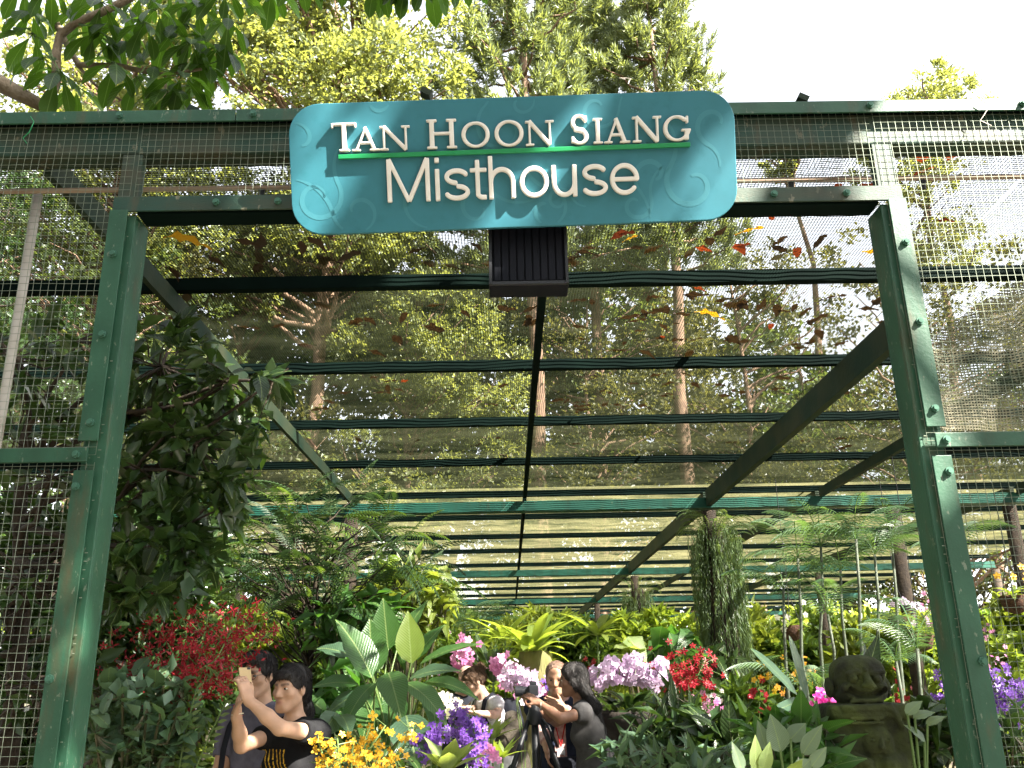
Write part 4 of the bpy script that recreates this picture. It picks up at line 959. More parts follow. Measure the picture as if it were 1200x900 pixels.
# ---------------------------------------------------------------- plants
def VM(k): return MAT.get('v_'+k, MAT[k])
def gp(p): return (p[0], p[1], 0.0)
def stemline(mb, a, b, r=0.006, sag=0.15, n=5, rs=rng):
    a = np.array(a, float); b = np.array(b, float); L = np.linalg.norm(b-a)
    mid = np.array((a[0], a[1], b[2])); pts = []
    for k in range(n+1):
        t = k/n; p = (1-t)**2*a+2*t*(1-t)*(a*0.35+mid*0.65)+t*t*b; pts.append(p)
    mb.tube(pts, [r*(1.3-0.6*k/n) for k in range(n+1)], 5, cap=False)
def shrub(name, label, px, py, Y, rx, ry, n, L, Wd, leaf, seed, kind='ovate', bend=0.5, fold=0.22, up=0.3, group=None, cat='plant', shape=None, stems=True, depth=0.8, zmax=3.85, stuff=0, stem='stem_dark', wave=0.05, sc=(0.7, 1.25), core=0.3):
    """plant whose leaves are all parts; its outline is given as an ellipse in metres round a point"""
    rs = np.random.default_rng(seed); c = P(px, py, Y); s = c[1]/FPX*1.03
    R = np.array((rx*s, rx*s*depth, ry*s))
    T = thing(name, label, cat, gp(c), group)
    lm = [leafmesh('leaf', L*q, Wd*q, kind, bend*rs.uniform(0.7, 1.4), fold, 6, wave) for q in (0.85, 1.0, 1.15)]
    lm = [m_.copy() for m_ in lm]
    for m_ in lm: m_.materials.clear(); m_.materials.append(VM(leaf))
    sm = MB()
    pos = []
    while len(pos) < n:
        if shape is not None:
            qx, qy = rs.uniform(-1, 1), rs.uniform(-1, 1)
            if not shape(px+qx*rx, py+qy*ry): continue
            q = P(px+qx*rx, py+qy*ry, Y+rs.uniform(-1, 1)*R[1]); u = np.array((qx, rs.uniform(-1, 1), -qy))
        else:
            u = rs.normal(size=3); u /= np.linalg.norm(u); u = u*rs.uniform(core, 1)**0.5; q = c+u*R
        if q[2] > zmax or q[2] < 0.02: 
            if q[2] < 0.02: n -= 1
            continue
        pos.append((q, u))
    hubs = [pos[i][0] for i in rs.choice(len(pos), max(3, len(pos)//9), replace=False)]
    base = np.array(gp(c))
    if stems:
        for h in hubs: stemline(sm, base+rs.normal(size=3)*np.array((.06, .06, 0)), h, 0.008 if Y < 9 else 0.012)
        for q, u in pos:
            h = min(hubs, key=lambda w: np.sum((w-q)**2)); sm.tube([h, (h+q)/2-np.array((0, 0, .01)), q], 0.003 if Y < 9 else .005, 4, cap=False)
        sm.build('stems', MAT[stem], T, stuff=True)
    for q, u in pos:
        d = unit(u*np.array((1, 1, .6))+rs.normal(size=3)*0.5+np.array((0, 0, up)))
        place('leaf', lm[rs.integers(3)], MAT[leaf], T, q-d*L*0.4, d, rs.normal(size=3)*0.35+np.array((0, -0.25, 1)), rs.uniform(*sc))
    if stuff:
        C = c+unit(rs.normal(size=(stuff, 3)))*rs.uniform(0, 0.9, (stuff, 1))**0.4*R; C = C[(C[:, 2] < zmax) & (C[:, 2] > 0.05)]; m_ = len(C)
        V, F, vv = cloud(C-base, unit(rs.normal(size=(m_, 3))+np.array((0, 0, .3))), unit(rs.normal(size=(m_, 3))*.5+np.array((0, 0, 1))), L*rs.uniform(.6, 1.1, m_), Wd*rs.uniform(.6, 1.1, m_), rs.uniform(0, .98, m_))
        part('inner_leaves', npmesh('inner_leaves', V, F, vv, smooth=False), MAT[leaf], T, stuff=True)
    return T
def bush(name, label, px, py, Y, rx, ry, L, Wd, leaf, seed, per=24, nc=70, group=None, cat='shrub', up=0.3, z0=None):
    """small-leaved shrub: stems and one joined crown, down to the ground"""
    rs = np.random.default_rng(seed); c = P(px, py, Y); s = Y/FPX*1.03
    T = thing(name, label, cat, gp(c), group); R = np.array((rx*s, rx*s*0.7, ry*s))
    bl = [(c+np.array((rs.uniform(-.5, .5)*R[0], rs.uniform(-.5, .5)*R[1], rs.uniform(-.45, .4)*R[2])), R*rs.uniform(0.45, 0.7), nc//7) for _ in range(7)]
    if c[2]-R[2] > 0.3: bl.append((np.array((c[0], c[1], (c[2]-R[2])*0.55)), np.array((R[0]*0.7, R[1]*.7, max(0.2, (c[2]-R[2])*0.6))), nc//5))
    sm = MB()
    for b, r, k in bl: stemline(sm, np.array(gp(c)), b, 0.015)
    sm.build('stems', MAT['stem_dark'], T, stuff=True)
    bl = [(np.maximum(b, (-1e3, -1e3, 0.25)), r, k) for b, r, k in bl]
    me = crown_mesh('foliage', bl, per, L, Wd, rs, org=gp(c), up=up)
    co = np.empty(len(me.vertices)*3, dtype=np.float32); me.vertices.foreach_get('co', co); co = co.reshape(-1, 3)
    zc = 3.80 if c[1] < 36.5 and -6 < c[0] < 11 else 99
    co[:, 2] = np.where(co[:, 2] > zc, zc-(co[:, 2]-zc)*0.3, co[:, 2]); co[:, 2] = np.maximum(co[:, 2], 0.01); me.vertices.foreach_set('co', co.ravel())
    part('foliage', me, MAT[leaf], T)
    return T
def blade_leaf(T, sm, b, t, wpx, leaf, Y=None, bend=0.5, kind='ovate', up=(0, -0.4, 1), wave=0.03, fold=0.18, stalk=None):
    """leaf from (px,py,Y) b to t"""
    B = P(*b); Tt = P(*t); L = np.linalg.norm(Tt-B)*(1+0.12*abs(bend)); W_ = wpx*b[2]/FPX*1.05
    me = leafmesh('leaf', round(L, 3), round(W_, 3), kind, bend, fold, 9, wave).copy()
    me.materials.clear(); me.materials.append(VM(leaf))
    d = unit(Tt-B); upn = np.array(up, float)
    # start higher so that the bent tip lands on t
    x = unit(np.cross(d, upn)); nz = np.cross(x, d); d0 = unit(d+nz*math.tan(bend*0.42))
    place('leaf', me, VM(leaf), T, B, d0, up)
    if sm is not None:
        s = np.array(stalk if stalk is not None else WO[T.name], float)
        stemline(sm, s, B+d0*0.01, 0.009)
def spray(T, fl, fm, paths, n, spread, size, rs, face=(0, -1, 0.1), stemm='stem', stem_r=0.0035, name='flower', jit=0.9, cap=300, base=None, first=0):
    sm = MB(); k = 0
    for pts in paths:
        pts = [np.array(P(*p)) for p in pts]; full = ([np.array(base, float)] if base is not None else [])+pts
        sm.tube(full, [stem_r*(1.5-0.8*i/len(full)) for i in range(len(full))], 5, cap=False)
        seg = np.array([np.linalg.norm(pts[i+1]-pts[i]) for i in range(len(pts)-1)]); cs = np.concatenate([[0], np.cumsum(seg)]); lo_ = cs[first]/cs[-1] if first else 0.12
        for q in range(n):
            if k >= cap: break
            s = rs.uniform(lo_, 1)*cs[-1]; i = min(len(seg)-1, int(np.searchsorted(cs, s)-1)); f = (s-cs[i])/seg[i]
            p0 = pts[i]*(1-f)+pts[i+1]*f; off_ = rs.normal(size=3)*spread; p1 = p0+off_
            d = unit(np.array(face)+rs.normal(size=3)*jit*0.55+off_/(np.linalg.norm(off_)+1e-6)*0.4)
            if np.linalg.norm(off_) > 0.015: sm.tube([p0, p1], stem_r*0.5, 3, cap=False)
            place(name, fl[rs.integers(len(fl))], fm, T, p1, d, rs.normal(size=3)*0.3+np.array((0, 0, 1)), rs.uniform(0.75, 1.2)*size); k += 1
    sm.build('flower_stem', MAT[stemm], T, stuff=True)
def fl_(key, r, **kw):
    me = flower('flower', r, **kw); me.materials.append(MAT[key]); return me
# --- dark glossy tree by the left post
DT = thing('glossy_leaved_tree', 'dark glossy-leaved tree with spreading boughs just behind the left post', 'tree', gp(P(60, 500, 5.3)))
rs = np.random.default_rng(50); tb = np.array(gp(P(60, 500, 5.3)))
MB().tube(wob(tb-(0, 0, .05), tb+(-0.1, -0.1, 3.1), 7, 0.02, rs), [0.075-0.007*i for i in range(7)], 9).build('trunk', MAT['bark_dark'], DT, smooth=True)
def inpoly(x, y, pl):
    r = False; n = len(pl)
    for i in range(n):
        x0, y0 = pl[i]; x1, y1 = pl[(i+1) % n]
        if (y0 > y) != (y1 > y) and x < (x1-x0)*(y-y0)/(y1-y0)+x0: r = not r
    return r
polyA = [(140, 375), (215, 372), (236, 395), (262, 445), (335, 425), (345, 452), (300, 480), (302, 540), (285, 585), (262, 640), (240, 700), (110, 720)]
polyB = [(-70, 330), (130, 330), (130, 720), (80, 905), (-70, 905)]
lmA = [leafmesh('leaf', 0.155*q, 0.075*q, 'ovate', 0.55, 0.2, 6, 0.04).copy() for q in (0.8, 1.0, 1.2)]
for m_ in lmA: m_.materials.append(VM('l_dark'))
bough = MB(); cnt = 0; extraC = []; extraD = []
hubsA = [np.array(P(x, y, 4.7)) for x, y in ((190, 430), (270, 450), (230, 520), (180, 560), (200, 630), (260, 580), (20, 420), (90, 400), (60, 560), (30, 680), (90, 640), (40, 800), (150, 690), (320, 445))]
for h_ in hubsA: bough.tube(wob((tb[0]-.05, tb[1]-.05, min(2.9, max(1.0, h_[2]-0.3))), h_, 7, 0.04, rs), list(np.linspace(0.024, 0.007, 7)), 6, cap=False)
for i in range(270):
    pl = polyA if i % 3 else polyB
    while True:
        x, y = rs.uniform(-70, 345), rs.uniform(330, 905)
        if inpoly(x, y, pl): break
    Y = rs.uniform(4.3, 5.3) if i % 3 else rs.uniform(4.2, 6.2)
    c = P(x, y, Y)
    if c[2] > 3.8: continue
    a0 = min(hubsA, key=lambda w: np.sum((w-c)**2))
    pth = wob(a0, c, 6, 0.04, rs); bough.tube(pth, list(np.linspace(0.007, 0.002, 6)), 4, cap=False)
    bd = unit(c-a0)
    for k in range(rs.integers(7, 11)):
        p = pth[-1]*1.0+bd*rs.uniform(-0.16, 0.05); d = unit(rs.normal(size=3)*0.7+bd*0.7+np.array((0, 0, -0.05)))
        if cnt < 300 and i % 3: place('leaf', lmA[rs.integers(3)], MAT['l_dark'], DT, p, d, rs.normal(size=3)*0.5+np.array((0, -.1, 1)), rs.uniform(0.8, 1.2)); cnt += 1
        else: extraC.append(p); extraD.append(d)
for k in range(5):
    t = [(270, 440), (338, 432), (250, 600), (180, 640), (230, 560)][k]; c = P(*t, 4.6); bough.tube(wob((tb[0]-.05, tb[1]-.05, 1.9+0.2*k), c, 8, 0.03, rs), list(np.linspace(0.024, 0.005, 8)), 6, cap=False)
bough.build('bough', MAT['bark_dark'], DT, smooth=True)
m_ = len(extraC); V, F, vv = cloud(np.array(extraC)-tb, np.array(extraD), unit(rs.normal(size=(m_, 3))*.5+np.array((0, 0, 1))), 0.14*rs.uniform(.7, 1.2, m_), 0.065*rs.uniform(.8, 1.2, m_), rs.uniform(0, .98, m_), 0.2)
part('far_leaves', npmesh('far_leaves', V, F, vv, smooth=False), MAT['l_dark'], DT, stuff=True)
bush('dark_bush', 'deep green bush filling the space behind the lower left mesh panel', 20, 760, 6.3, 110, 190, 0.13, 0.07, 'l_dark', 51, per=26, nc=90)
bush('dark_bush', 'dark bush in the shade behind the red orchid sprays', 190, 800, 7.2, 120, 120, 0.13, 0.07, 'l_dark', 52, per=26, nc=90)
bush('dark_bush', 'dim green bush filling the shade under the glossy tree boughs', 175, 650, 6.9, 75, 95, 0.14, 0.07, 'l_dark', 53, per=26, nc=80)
# --- feathery tree
FT = thing('feathery_tree', 'small feathery-leaved tree with flat tiers of foliage left of the cross beam', 'tree', gp(P(358, 800, 8.6)))
rs = np.random.default_rng(60); fb = np.array(gp(P(358, 800, 8.6)))
ftop = P(372, 625, 8.6)
fp = wob(fb-(0, 0, .05), ftop, 8, 0.012, rs); MB().tube(fp, [0.045-0.004*i for i in range(8)], 8).build('trunk', MAT['bark_dark'], FT, smooth=True)
fm_ = [fnd(0.55*q, 15, 0.12, 0.018, 0.9, 'frond', 0.25, 0.4, 0.15) for q in (0.8, 1.0, 1.2)]
for m_ in fm_: m_.materials.append(MAT['l_fern'])
fm2 = [m_.copy() for m_ in fm_]
for m_ in fm2: m_.materials.clear(); m_.materials.append(MAT['l_fernd'])
fbr = MB()
for i in range(150):
    x = rs.uniform(262, 500); y = rs.uniform(585, 735)
    if ((x-372)/125)**2+((y-665)/82)**2 > 1 or (x > 430 and y > 690): continue
    c = P(x, y, 8.6+rs.uniform(-0.9, 0.7))
    if c[2] > 3.6: c[2] = 3.6-rs.uniform(0, .2)
    i0 = int(np.clip((c[2]-0.25)/ftop[2]*7, 2, 7)); fbr.tube(wob(fp[i0], c, 5, 0.05, rs), list(np.linspace(0.012, 0.004, 5)), 4, cap=False)
    d = unit(np.array((c[0]-fb[0], (c[1]-fb[1])*1.0, 0))*0.9+np.array((rs.normal()*.5, rs.normal()*.5, 0.25)))
    for q in range(2):
        dd = unit(d+rs.normal(size=3)*0.5); place('frond', (fm_ if rs.uniform() < 0.25 else fm2)[rs.integers(3)], MAT['l_fern'], FT, c, dd, (0, 0, 1), rs.uniform(0.75, 1.1))
fbr.build('branches', MAT['bark_dark'], FT, smooth=True, stuff=True)
# --- palms and ferns
pm = [fnd(0.85*q, 22, 0.25, 0.012, 1.45, 'frond', 0.55, 0.55, 0.35) for q in (0.8, 1.0, 1.15)]
for m_ in pm: m_.materials.append(MAT['l_palm'])
def palm(label, stems, Y, n, seed, group=None, msh=None, L=1.0, mt='l_palm', name='palm', canes=True):
    rs = np.random.default_rng(seed); b = P(stems[0][0], 850, Y); T = thing(name, label, 'palm', gp(b), group)
    for x, y, x0 in stems:
        top = P(x, y, Y+rs.uniform(-.4, .4)); bt = np.array(gp(P(x0, 850, top[1])))
        if canes: MB().tube(wob(bt-(0, 0, .05), top, 7, 0.01, rs), list(np.linspace(0.026, 0.013, 7))if Y > 6 else list(np.linspace(0.02, 0.01, 7)), 7).build('cane', MAT['cane'], T, smooth=True)
        a0 = rs.uniform(0, 6)
        for k in range(n):
            a = a0+k*2.4+rs.uniform(-.3, .3); e = rs.uniform(0.1, 1.1)
            place('frond', (msh or pm)[rs.integers(3)], MAT[mt], T, top, (math.cos(a), math.sin(a), e), (-math.cos(a)*e*.6, -math.sin(a)*e*.6, 1), L*rs.uniform(0.7, 1.1))
    return T
palm('clump of slender grey-stemmed palms with arching fronds behind the stone figure', [(935, 655, 945), (962, 640, 960), (985, 668, 992), (1003, 632, 1012), (1025, 650, 1020), (1045, 636, 1040), (918, 690, 925), (970, 720, 972)], 9.2, 7, 70, L=0.9)
palm('short palm with drooping dark fronds beside the stone head', [(1075, 760, 1075), (1050, 775, 1045)], 7.6, 8, 71, L=0.75)
palm('low palm with wide pale fronds left of the stone figure', [(938, 803, 938)], 7.4, 8, 72, L=0.7)
palm('small palm at the right post, fronds reaching past it', [(1120, 640, 1125)], 8.2, 7, 73, L=0.75)
palm('far palm with drooping fronds under the cross beam near the middle', [(545, 728, 548), (560, 742, 560)], 13, 7, 74, L=1.0)
# long stiff leaf standing left of the figure
LT = thing('agave', 'stiff blue-grey sword-leaved plant beside the hanging fern', 'plant', gp(P(955, 880, 6.2)))
for b, t, w in (((935, 815, 6.2), (880, 760, 6.0), 13), ((940, 820, 6.3), (905, 835, 6.0), 11), ((945, 818, 6.2), (925, 745, 6.4), 10)):
    blade_leaf(LT, None, b, t, w, 'l_blue', bend=0.15, kind='strap', up=(0.3, -0.8, 0.5))
MB().tube([gp(P(955, 880, 6.2)), P(940, 818, 6.25)], [0.03, 0.015], 7).build('stem', MAT['stem_dark'], LT)
# --- red spray orchid
RO = thing('red_orchid', 'orchid with wide branching sprays of small red flowers right of the left post', 'orchid', gp(P(215, 900, 4.75)))
rs = np.random.default_rng(80)
fr = [fl_('f_red', 0.026, npet=5, wide=0.42), fl_('f_red', 0.030, npet=4, wide=0.36), fl_('f_red', 0.024, npet=5, wide=0.5)]
rb = WO[RO.name]
pths = [[(205, 830, 4.75), (185, 785, 4.75), (160, 745, 4.8)], [(212, 830, 4.75), (205, 770, 4.7), (180, 725, 4.75)], [(215, 820, 4.7), (222, 760, 4.7), (212, 712, 4.8)], [(215, 820, 4.7), (235, 765, 4.65), (245, 715, 4.7)],
        [(215, 815, 4.7), (255, 770, 4.6), (280, 722, 4.8)], [(215, 815, 4.7), (262, 775, 4.8), (318, 742, 4.95)], [(218, 815, 4.7), (250, 795, 4.7), (272, 772, 4.8)], [(212, 830, 4.75), (190, 800, 4.7), (152, 785, 4.7)],
        [(230, 790, 4.7), (240, 780, 4.6), (255, 790, 4.7), (268, 782, 4.8)], [(222, 800, 4.7), (238, 745, 4.8), (230, 728, 4.9)], [(222, 800, 4.7), (262, 745, 4.7), (305, 730, 4.9)]]
spray(RO, fr, MAT['f_red'], pths, 27, 0.055, 1.0, rs, cap=298, base=rb)
# extra tiny florets, joined
C = []
for pts in pths:
    a = [np.array(P(*p)) for p in pts]
    for k in range(60):
        s = rs.uniform(0.2, 1)*(len(a)-1); i = min(int(s), len(a)-2); C.append(a[i]*(1-s+i)+a[i+1]*(s-i)+rs.normal(size=3)*0.07)
C = np.array(C); m_ = len(C); V, F, vv = cloud(C-rb, unit(rs.normal(size=(m_, 3))), unit(rs.normal(size=(m_, 3))), 0.032*rs.uniform(.7, 1.2, m_), 0.013, rs.uniform(0, .98, m_))
part('florets', npmesh('florets', V, F, vv, smooth=False), MAT['f_red'], RO, stuff=True)
for b, t, w in (((205, 880, 4.7), (225, 815, 4.65), 7), ((210, 885, 4.7), (180, 822, 4.6), 7), ((215, 890, 4.7), (240, 830, 4.7), 7), ((200, 890, 4.7), (160, 840, 4.7), 7)):
    blade_leaf(RO, None, b, t, w, 'l_fern', bend=0.4, kind='strap')
SO = thing('red_orchid', 'few red florets on thin stalks close beside the left post', 'orchid', gp(P(125, 900, 4.7)))
spray(SO, fr, MAT['f_red'], [[(112, 870, 4.7), (126, 790, 4.7), (132, 715, 4.75)], [(118, 830, 4.7), (125, 775, 4.7), (108, 752, 4.7)], [(120, 802, 4.7), (140, 790, 4.7), (150, 775, 4.7)]], 9, 0.03, 1.0, rs, base=WO[SO.name])
# --- glossy round-leaved bush, fern, dark trunk
shrub('round_leaved_bush', 'bush of small round glossy leaves under the red flowers', 165, 850, 4.55, 66, 62, 230, 0.10, 0.062, 'l_blue', 90, 'round', 0.4, 0.18, up=0.25, stuff=300)
ft = fnd(0.42, 13, 0.055, 0.022, 0.5, 'frond', 0.1, 0.25, 0.05, 0.35); ft.materials.append(MAT['l_fern'])
FP = thing('fern', 'upright fern with broad stubby leaflets left of the man in grey', 'fern', gp(P(218, 930, 4.5)))
for b, d in (((208, 915, 4.5), (0.12, -0.1, 1)), ((222, 920, 4.55), (0.35, 0, 1)), ((196, 915, 4.6), (-.2, 0.1, 1))):
    place('frond', ft, MAT['l_fern'], FP, P(*b), d, (0, -1, 0.1)); 
MB().tube([WO[FP.name], P(208, 916, 4.52)], 0.006, 5).build('stem', MAT['stem'], FP)
DK = thing('tree_stump', 'black tree stump in the shade beside the left post', 'stump', gp(P(128, 800, 5.6)))
MB().lathe([(0.17, 0), (0.15, 0.5), (0.145, 1.2), (0.13, 1.62), (0.09, 1.72), (0.0, 1.74)], gp(P(128, 800, 5.6)), 14).build('trunk', MAT['bark_dark'], DK, smooth=True)
# --- big paddle-leaved plant
CN = thing('paddle_leaved_plant', 'tall plant with huge paddle-shaped leaves behind the yellow orchids', 'plant', gp(P(455, 900, 6.5)))
sm = MB(); b0 = WO[CN.name]
st = [(436, 860), (482, 850), (455, 870)]
cl_ = [((455, 762, 6.7), (449, 702, 6.7), 33, 'l_big', .2, (0, -1, .3)), ((436, 790, 6.3), (433, 726, 6.3), 38, 'l_big', .15, (0.2, -1, .2)), ((482, 778, 6.4), (478, 717, 6.4), 33, 'l_lime', .2, (0.1, -1, .1)),
       ((484, 775, 6.6), (520, 733, 6.6), 26, 'l_big', .35, (-.6, -.8, .6)), ((436, 795, 6.2), (395, 728, 6.2), 46, 'l_big', .5, (0.8, -.8, .6)), ((480, 795, 6.2), (538, 786, 6.0), 27, 'l_blue', .5, (0, -.7, 1)),
       ((492, 778, 6.5), (564, 755, 6.4), 20, 'l_big', .55, (0, -.6, 1)), ((496, 800, 6.2), (557, 818, 6.0), 26, 'l_big', .8, (0.1, -.6, 1)), ((420, 802, 6.2), (368, 805, 6.1), 26, 'l_big', .7, (0, -.7, 1)),
       ((425, 812, 6.2), (384, 838, 6.1), 24, 'l_blue', .8, (-.1, -.7, 1)), ((476, 838, 5.6), (490, 905, 5.3), 44, 'l_blue', .5, (0, -.9, .5)), ((474, 800, 6.0), (522, 850, 5.8), 32, 'l_big', .9, (0.3, -.6, 1)),
       ((440, 800, 6.0), (404, 855, 5.8), 30, 'l_big', .9, (-.3, -.6, 1)), ((455, 788, 6.0), (470, 842, 5.7), 34, 'l_big', .9, (0, -.9, .8)), ((395, 835, 5.6), (372, 868, 5.4), 26, 'l_blue', .4, (.4, -.9, .5)),
       ((398, 838, 5.7), (410, 862, 5.3), 24, 'l_blue', .5, (.3, -.9, .6)), ((430, 770, 6.8), (408, 742, 6.8), 26, 'l_big', .3, (0.5, -.8, .5)), ((500, 812, 6.3), (512, 862, 6.1), 24, 'l_big', .8, (.4, -.8, .6)),
       ((414, 770, 6.9), (372, 760, 7.0), 30, 'l_blue', .6, (0, -.6, 1)), ((465, 760, 6.9), (500, 705, 7.0), 24, 'l_big', .3, (-.5, -.8, .5)), ((440, 815, 6.5), (425, 868, 6.3), 30, 'l_big', .8, (0, -.8, .8)), ((468, 815, 6.5), (452, 872, 6.3), 32, 'l_big', .8, (0, -.8, .8))]
for b, t, w, mt, bd, up in cl_:
    blade_leaf(CN, sm, b, t, w, mt, bend=bd, up=up, stalk=b0+np.array((rs.uniform(-.12, .12), 0, 0.3)), wave=0.025)
sm.build('stalks', MAT['stem'], CN, smooth=True)
shrub('broad_leaved_bush', 'dim broad-leaved bush behind the woman in black', 395, 850, 7.2, 60, 60, 80, 0.26, 0.12, 'l_big', 101, 'ovate', 0.8, stuff=100)
shrub('philodendron', 'sunny climbing plant with lobed leaves above the paddle-leaved plant', 480, 700, 9.0, 58, 42, 170, 0.26, 0.12, 'l_bush', 102, 'heart', 0.9, up=-0.05, stuff=150)
shrub('philodendron', 'leafy bush behind the paddle-leaved plant with long drooping leaves', 420, 735, 8.3, 60, 45, 120, 0.28, 0.11, 'l_big', 103, 'lance', 0.9, up=0, stuff=120)
# --- yellow orchids
YO = thing('yellow_orchid', 'clump of yellow orchid sprays at the bottom edge beside the woman in black', 'orchid', gp(P(420, 930, 4.3)))
rs = np.random.default_rng(110); fy = [fl_('f_yel', 0.020, npet=4, wide=0.8), fl_('f_yel', 0.017, npet=5, wide=0.7)]
spray(YO, fy, MAT['f_yel'], [[(395, 925, 4.3), (380, 890, 4.3), (372, 866, 4.3)], [(402, 925, 4.3), (398, 890, 4.25), (395, 862, 4.25)], [(412, 925, 4.3), (412, 885, 4.3), (416, 862, 4.3)], [(425, 925, 4.35), (432, 880, 4.35), (452, 850, 4.4)], [(425, 925, 4.35), (428, 872, 4.35), (434, 850, 4.35)],
      [(440, 925, 4.3), (462, 890, 4.3), (488, 852, 4.35)], [(425, 935, 4.2), (430, 905, 4.2), (445, 885, 4.2)], [(445, 930, 4.25), (455, 900, 4.25), (470, 882, 4.25)], [(390, 930, 4.2), (385, 900, 4.2), (400, 888, 4.2)]], 30, 0.028, 1.0, rs, base=WO[YO.name], cap=260)
shrub('orchid_leaves', 'dark strap leaves among the yellow orchid sprays', 430, 900, 4.5, 60, 22, 40, 0.16, 0.035, 'l_dark', 111, 'strap', 0.7)
# --- purple orchids
fp_ = [fl_('f_pur', 0.026, npet=5, wide=0.62), fl_('f_pur', 0.022, npet=5, wide=0.7)]
def vanda(label, paths, n, spread, seed, key='f_pur', size=1.0, base=None, jit=0.9, fl=None, nm='purple_orchid', first=1):
    rs = np.random.default_rng(seed); b = P(*paths[0][0]); T = thing(nm, label, 'orchid', gp(b))
    spray(T, fl or fp_, MAT[key], paths, n, spread, size, rs, base=gp(b), jit=jit, first=first)
    return T
vanda('taller of the two purple orchid spikes beside the pale green rosettes', [[(548, 905, 5.2), (546, 870, 5.2), (538, 832, 5.2)], [(556, 905, 5.1), (560, 870, 5.1), (552, 850, 5.1)], [(562, 905, 5.1), (558, 890, 5.1), (548, 868, 5.1)]], 46, 0.036, 120)
vanda('shorter purple orchid spike left of the pale green rosette', [[(512, 905, 5.4), (512, 875, 5.4), (512, 850, 5.4)], [(505, 890, 5.4), (503, 876, 5.4), (500, 868, 5.4)]], 36, 0.036, 121)
vanda('large purple orchid clump behind the lower right mesh panel', [[(1120, 870, 6.4), (1118, 825, 6.4), (1112, 790, 6.4)], [(1165, 870, 6.4), (1168, 830, 6.4), (1165, 795, 6.4)], [(1185, 870, 6.3), (1188, 830, 6.3), (1186, 802, 6.3)], [(1150, 870, 6.5), (1150, 835, 6.5), (1152, 812, 6.5)], [(1200, 870, 6.3), (1205, 830, 6.3), (1204, 805, 6.3)]], 48, 0.06, 122, size=1.25)
f_pk = [fl_('f_pink', 0.03, npet=5, wide=0.75), fl_('f_pink', 0.026, npet=5, wide=0.85)]
vanda('arching spray of deep pink orchids above the camera on the tripod', [[(600, 870, 8.6), (590, 800, 8.5), (583, 772, 8.4)], [(605, 870, 8.6), (600, 800, 8.5), (586, 776, 8.4), (600, 782, 8.3)]], 40, 0.05, 123, 'f_pink', 1.2, fl=f_pk, nm='pink_orchid')
vanda('long spray of mauve orchids just above the lens of the camera', [[(615, 870, 8.2), (604, 810, 8.2), (595, 790, 8.1), (620, 800, 8.0), (632, 806, 8.0)], [(610, 860, 8.2), (602, 800, 8.1), (612, 795, 8.0), (625, 806, 8.0)]], 48, 0.055, 124, 'f_pale', 1.25, fl=[fl_('f_pale', 0.03, npet=5, wide=0.75)], nm='pink_orchid')
vanda('magenta orchid flowers between the camera and the man in the vest', [[(632, 870, 8.6), (632, 820, 8.5), (634, 803, 8.4)]], 26, 0.07, 125, 'f_mag', 1.2, fl=[fl_('f_mag', 0.03)], nm='pink_orchid')
vanda('pink orchid cluster hanging behind the big paddle leaves', [[(545, 850, 9.5), (540, 775, 9.5), (534, 752, 9.5)], [(545, 850, 9.5), (545, 785, 9.5), (541, 768, 9.5)]], 30, 0.07, 126, 'f_pale', 1.4, fl=f_pk, nm='pink_orchid')
vanda('small pink orchid at the bottom edge beside the blue handle', [[(572, 915, 5.4), (572, 895, 5.4), (573, 877, 5.4)]], 24, 0.03, 127, 'f_pink', .9, fl=f_pk, nm='pink_orchid')
vanda('white and pink flower beside the bald man', [[(528, 860, 8.0), (527, 830, 8.0), (527, 815, 8.0)]], 14, 0.04, 128, 'f_whi', 1.5, fl=[fl_('f_whi', 0.035)], nm='white_orchid')
vanda('small violet orchid clump left of the man in the vest', [[(640, 860, 9.2), (646, 812, 9.2), (655, 802, 9.2)]], 24, 0.07, 129, 'f_pur', 1.4)
vanda('magenta orchid in the shade left of the stone head', [[(965, 870, 7.0), (966, 830, 7.0), (970, 816, 7.0)]], 14, 0.05, 130, 'f_mag', 1.4, fl=[fl_('f_mag', 0.03)], nm='pink_orchid')
# --- pale rosettes
def rosette(label, px, py, Y, n, Lpx, wpx, mt, seed, kind='ovate', bend=0.5, name='rosette_plant', el=(0.5, 2.2), group=None, fold=0.2):
    rs = np.random.default_rng(seed); c = P(px, py, Y); s = Y/FPX*1.03; T = thing(name, label, 'plant', gp(c), group)
    MB().tube([gp(c), c], [0.02, 0.012], 6).build('stem', MAT['stem'], T)
    ms = [leafmesh('leaf', round(Lpx*s*q, 3), round(wpx*s*q, 3), kind, bend*b, fold, 8, 0.02).copy() for q, b in ((0.8, 1.2), (1, 1), (1.1, .7))]
    for m_ in ms: m_.materials.clear(); m_.materials.append(VM(mt))
    for k in range(n):
        a = k*2.4+rs.uniform(-.3, .3); e = el[0]+(el[1]-el[0])*(k/n)
        place('leaf', ms[rs.integers(3)], MAT[mt], T, c+np.array((math.cos(a), math.sin(a), 0))*0.015, (math.cos(a), math.sin(a), e), (-math.cos(a)*e, -math.sin(a)*e, 1), rs.uniform(0.85, 1.1))
    return T
rosette('pale green rosette with broad upright leaves at the bottom edge', 524, 903, 4.8, 12, 42, 21, 'l_rosy', 140)
rosette('pale yellow-green rosette right of the purple spikes', 576, 866, 6.0, 13, 36, 13, 'l_rosy', 141, 'lance')
rosette('lime rosette below the pale one at the path edge', 588, 888, 6.6, 10, 28, 11, 'l_lime', 142, 'lance')
rosette('yellow-green rosette behind the tripod legs', 556, 880, 8.0, 10, 28, 12, 'l_lime', 143, 'lance')
rosette('bird nest fern on top of the mossy stump', 625, 765, 9.3, 26, 62, 11, 'l_lime', 144, 'strap', 0.9, 'birds_nest_fern', (0.15, 2.0))
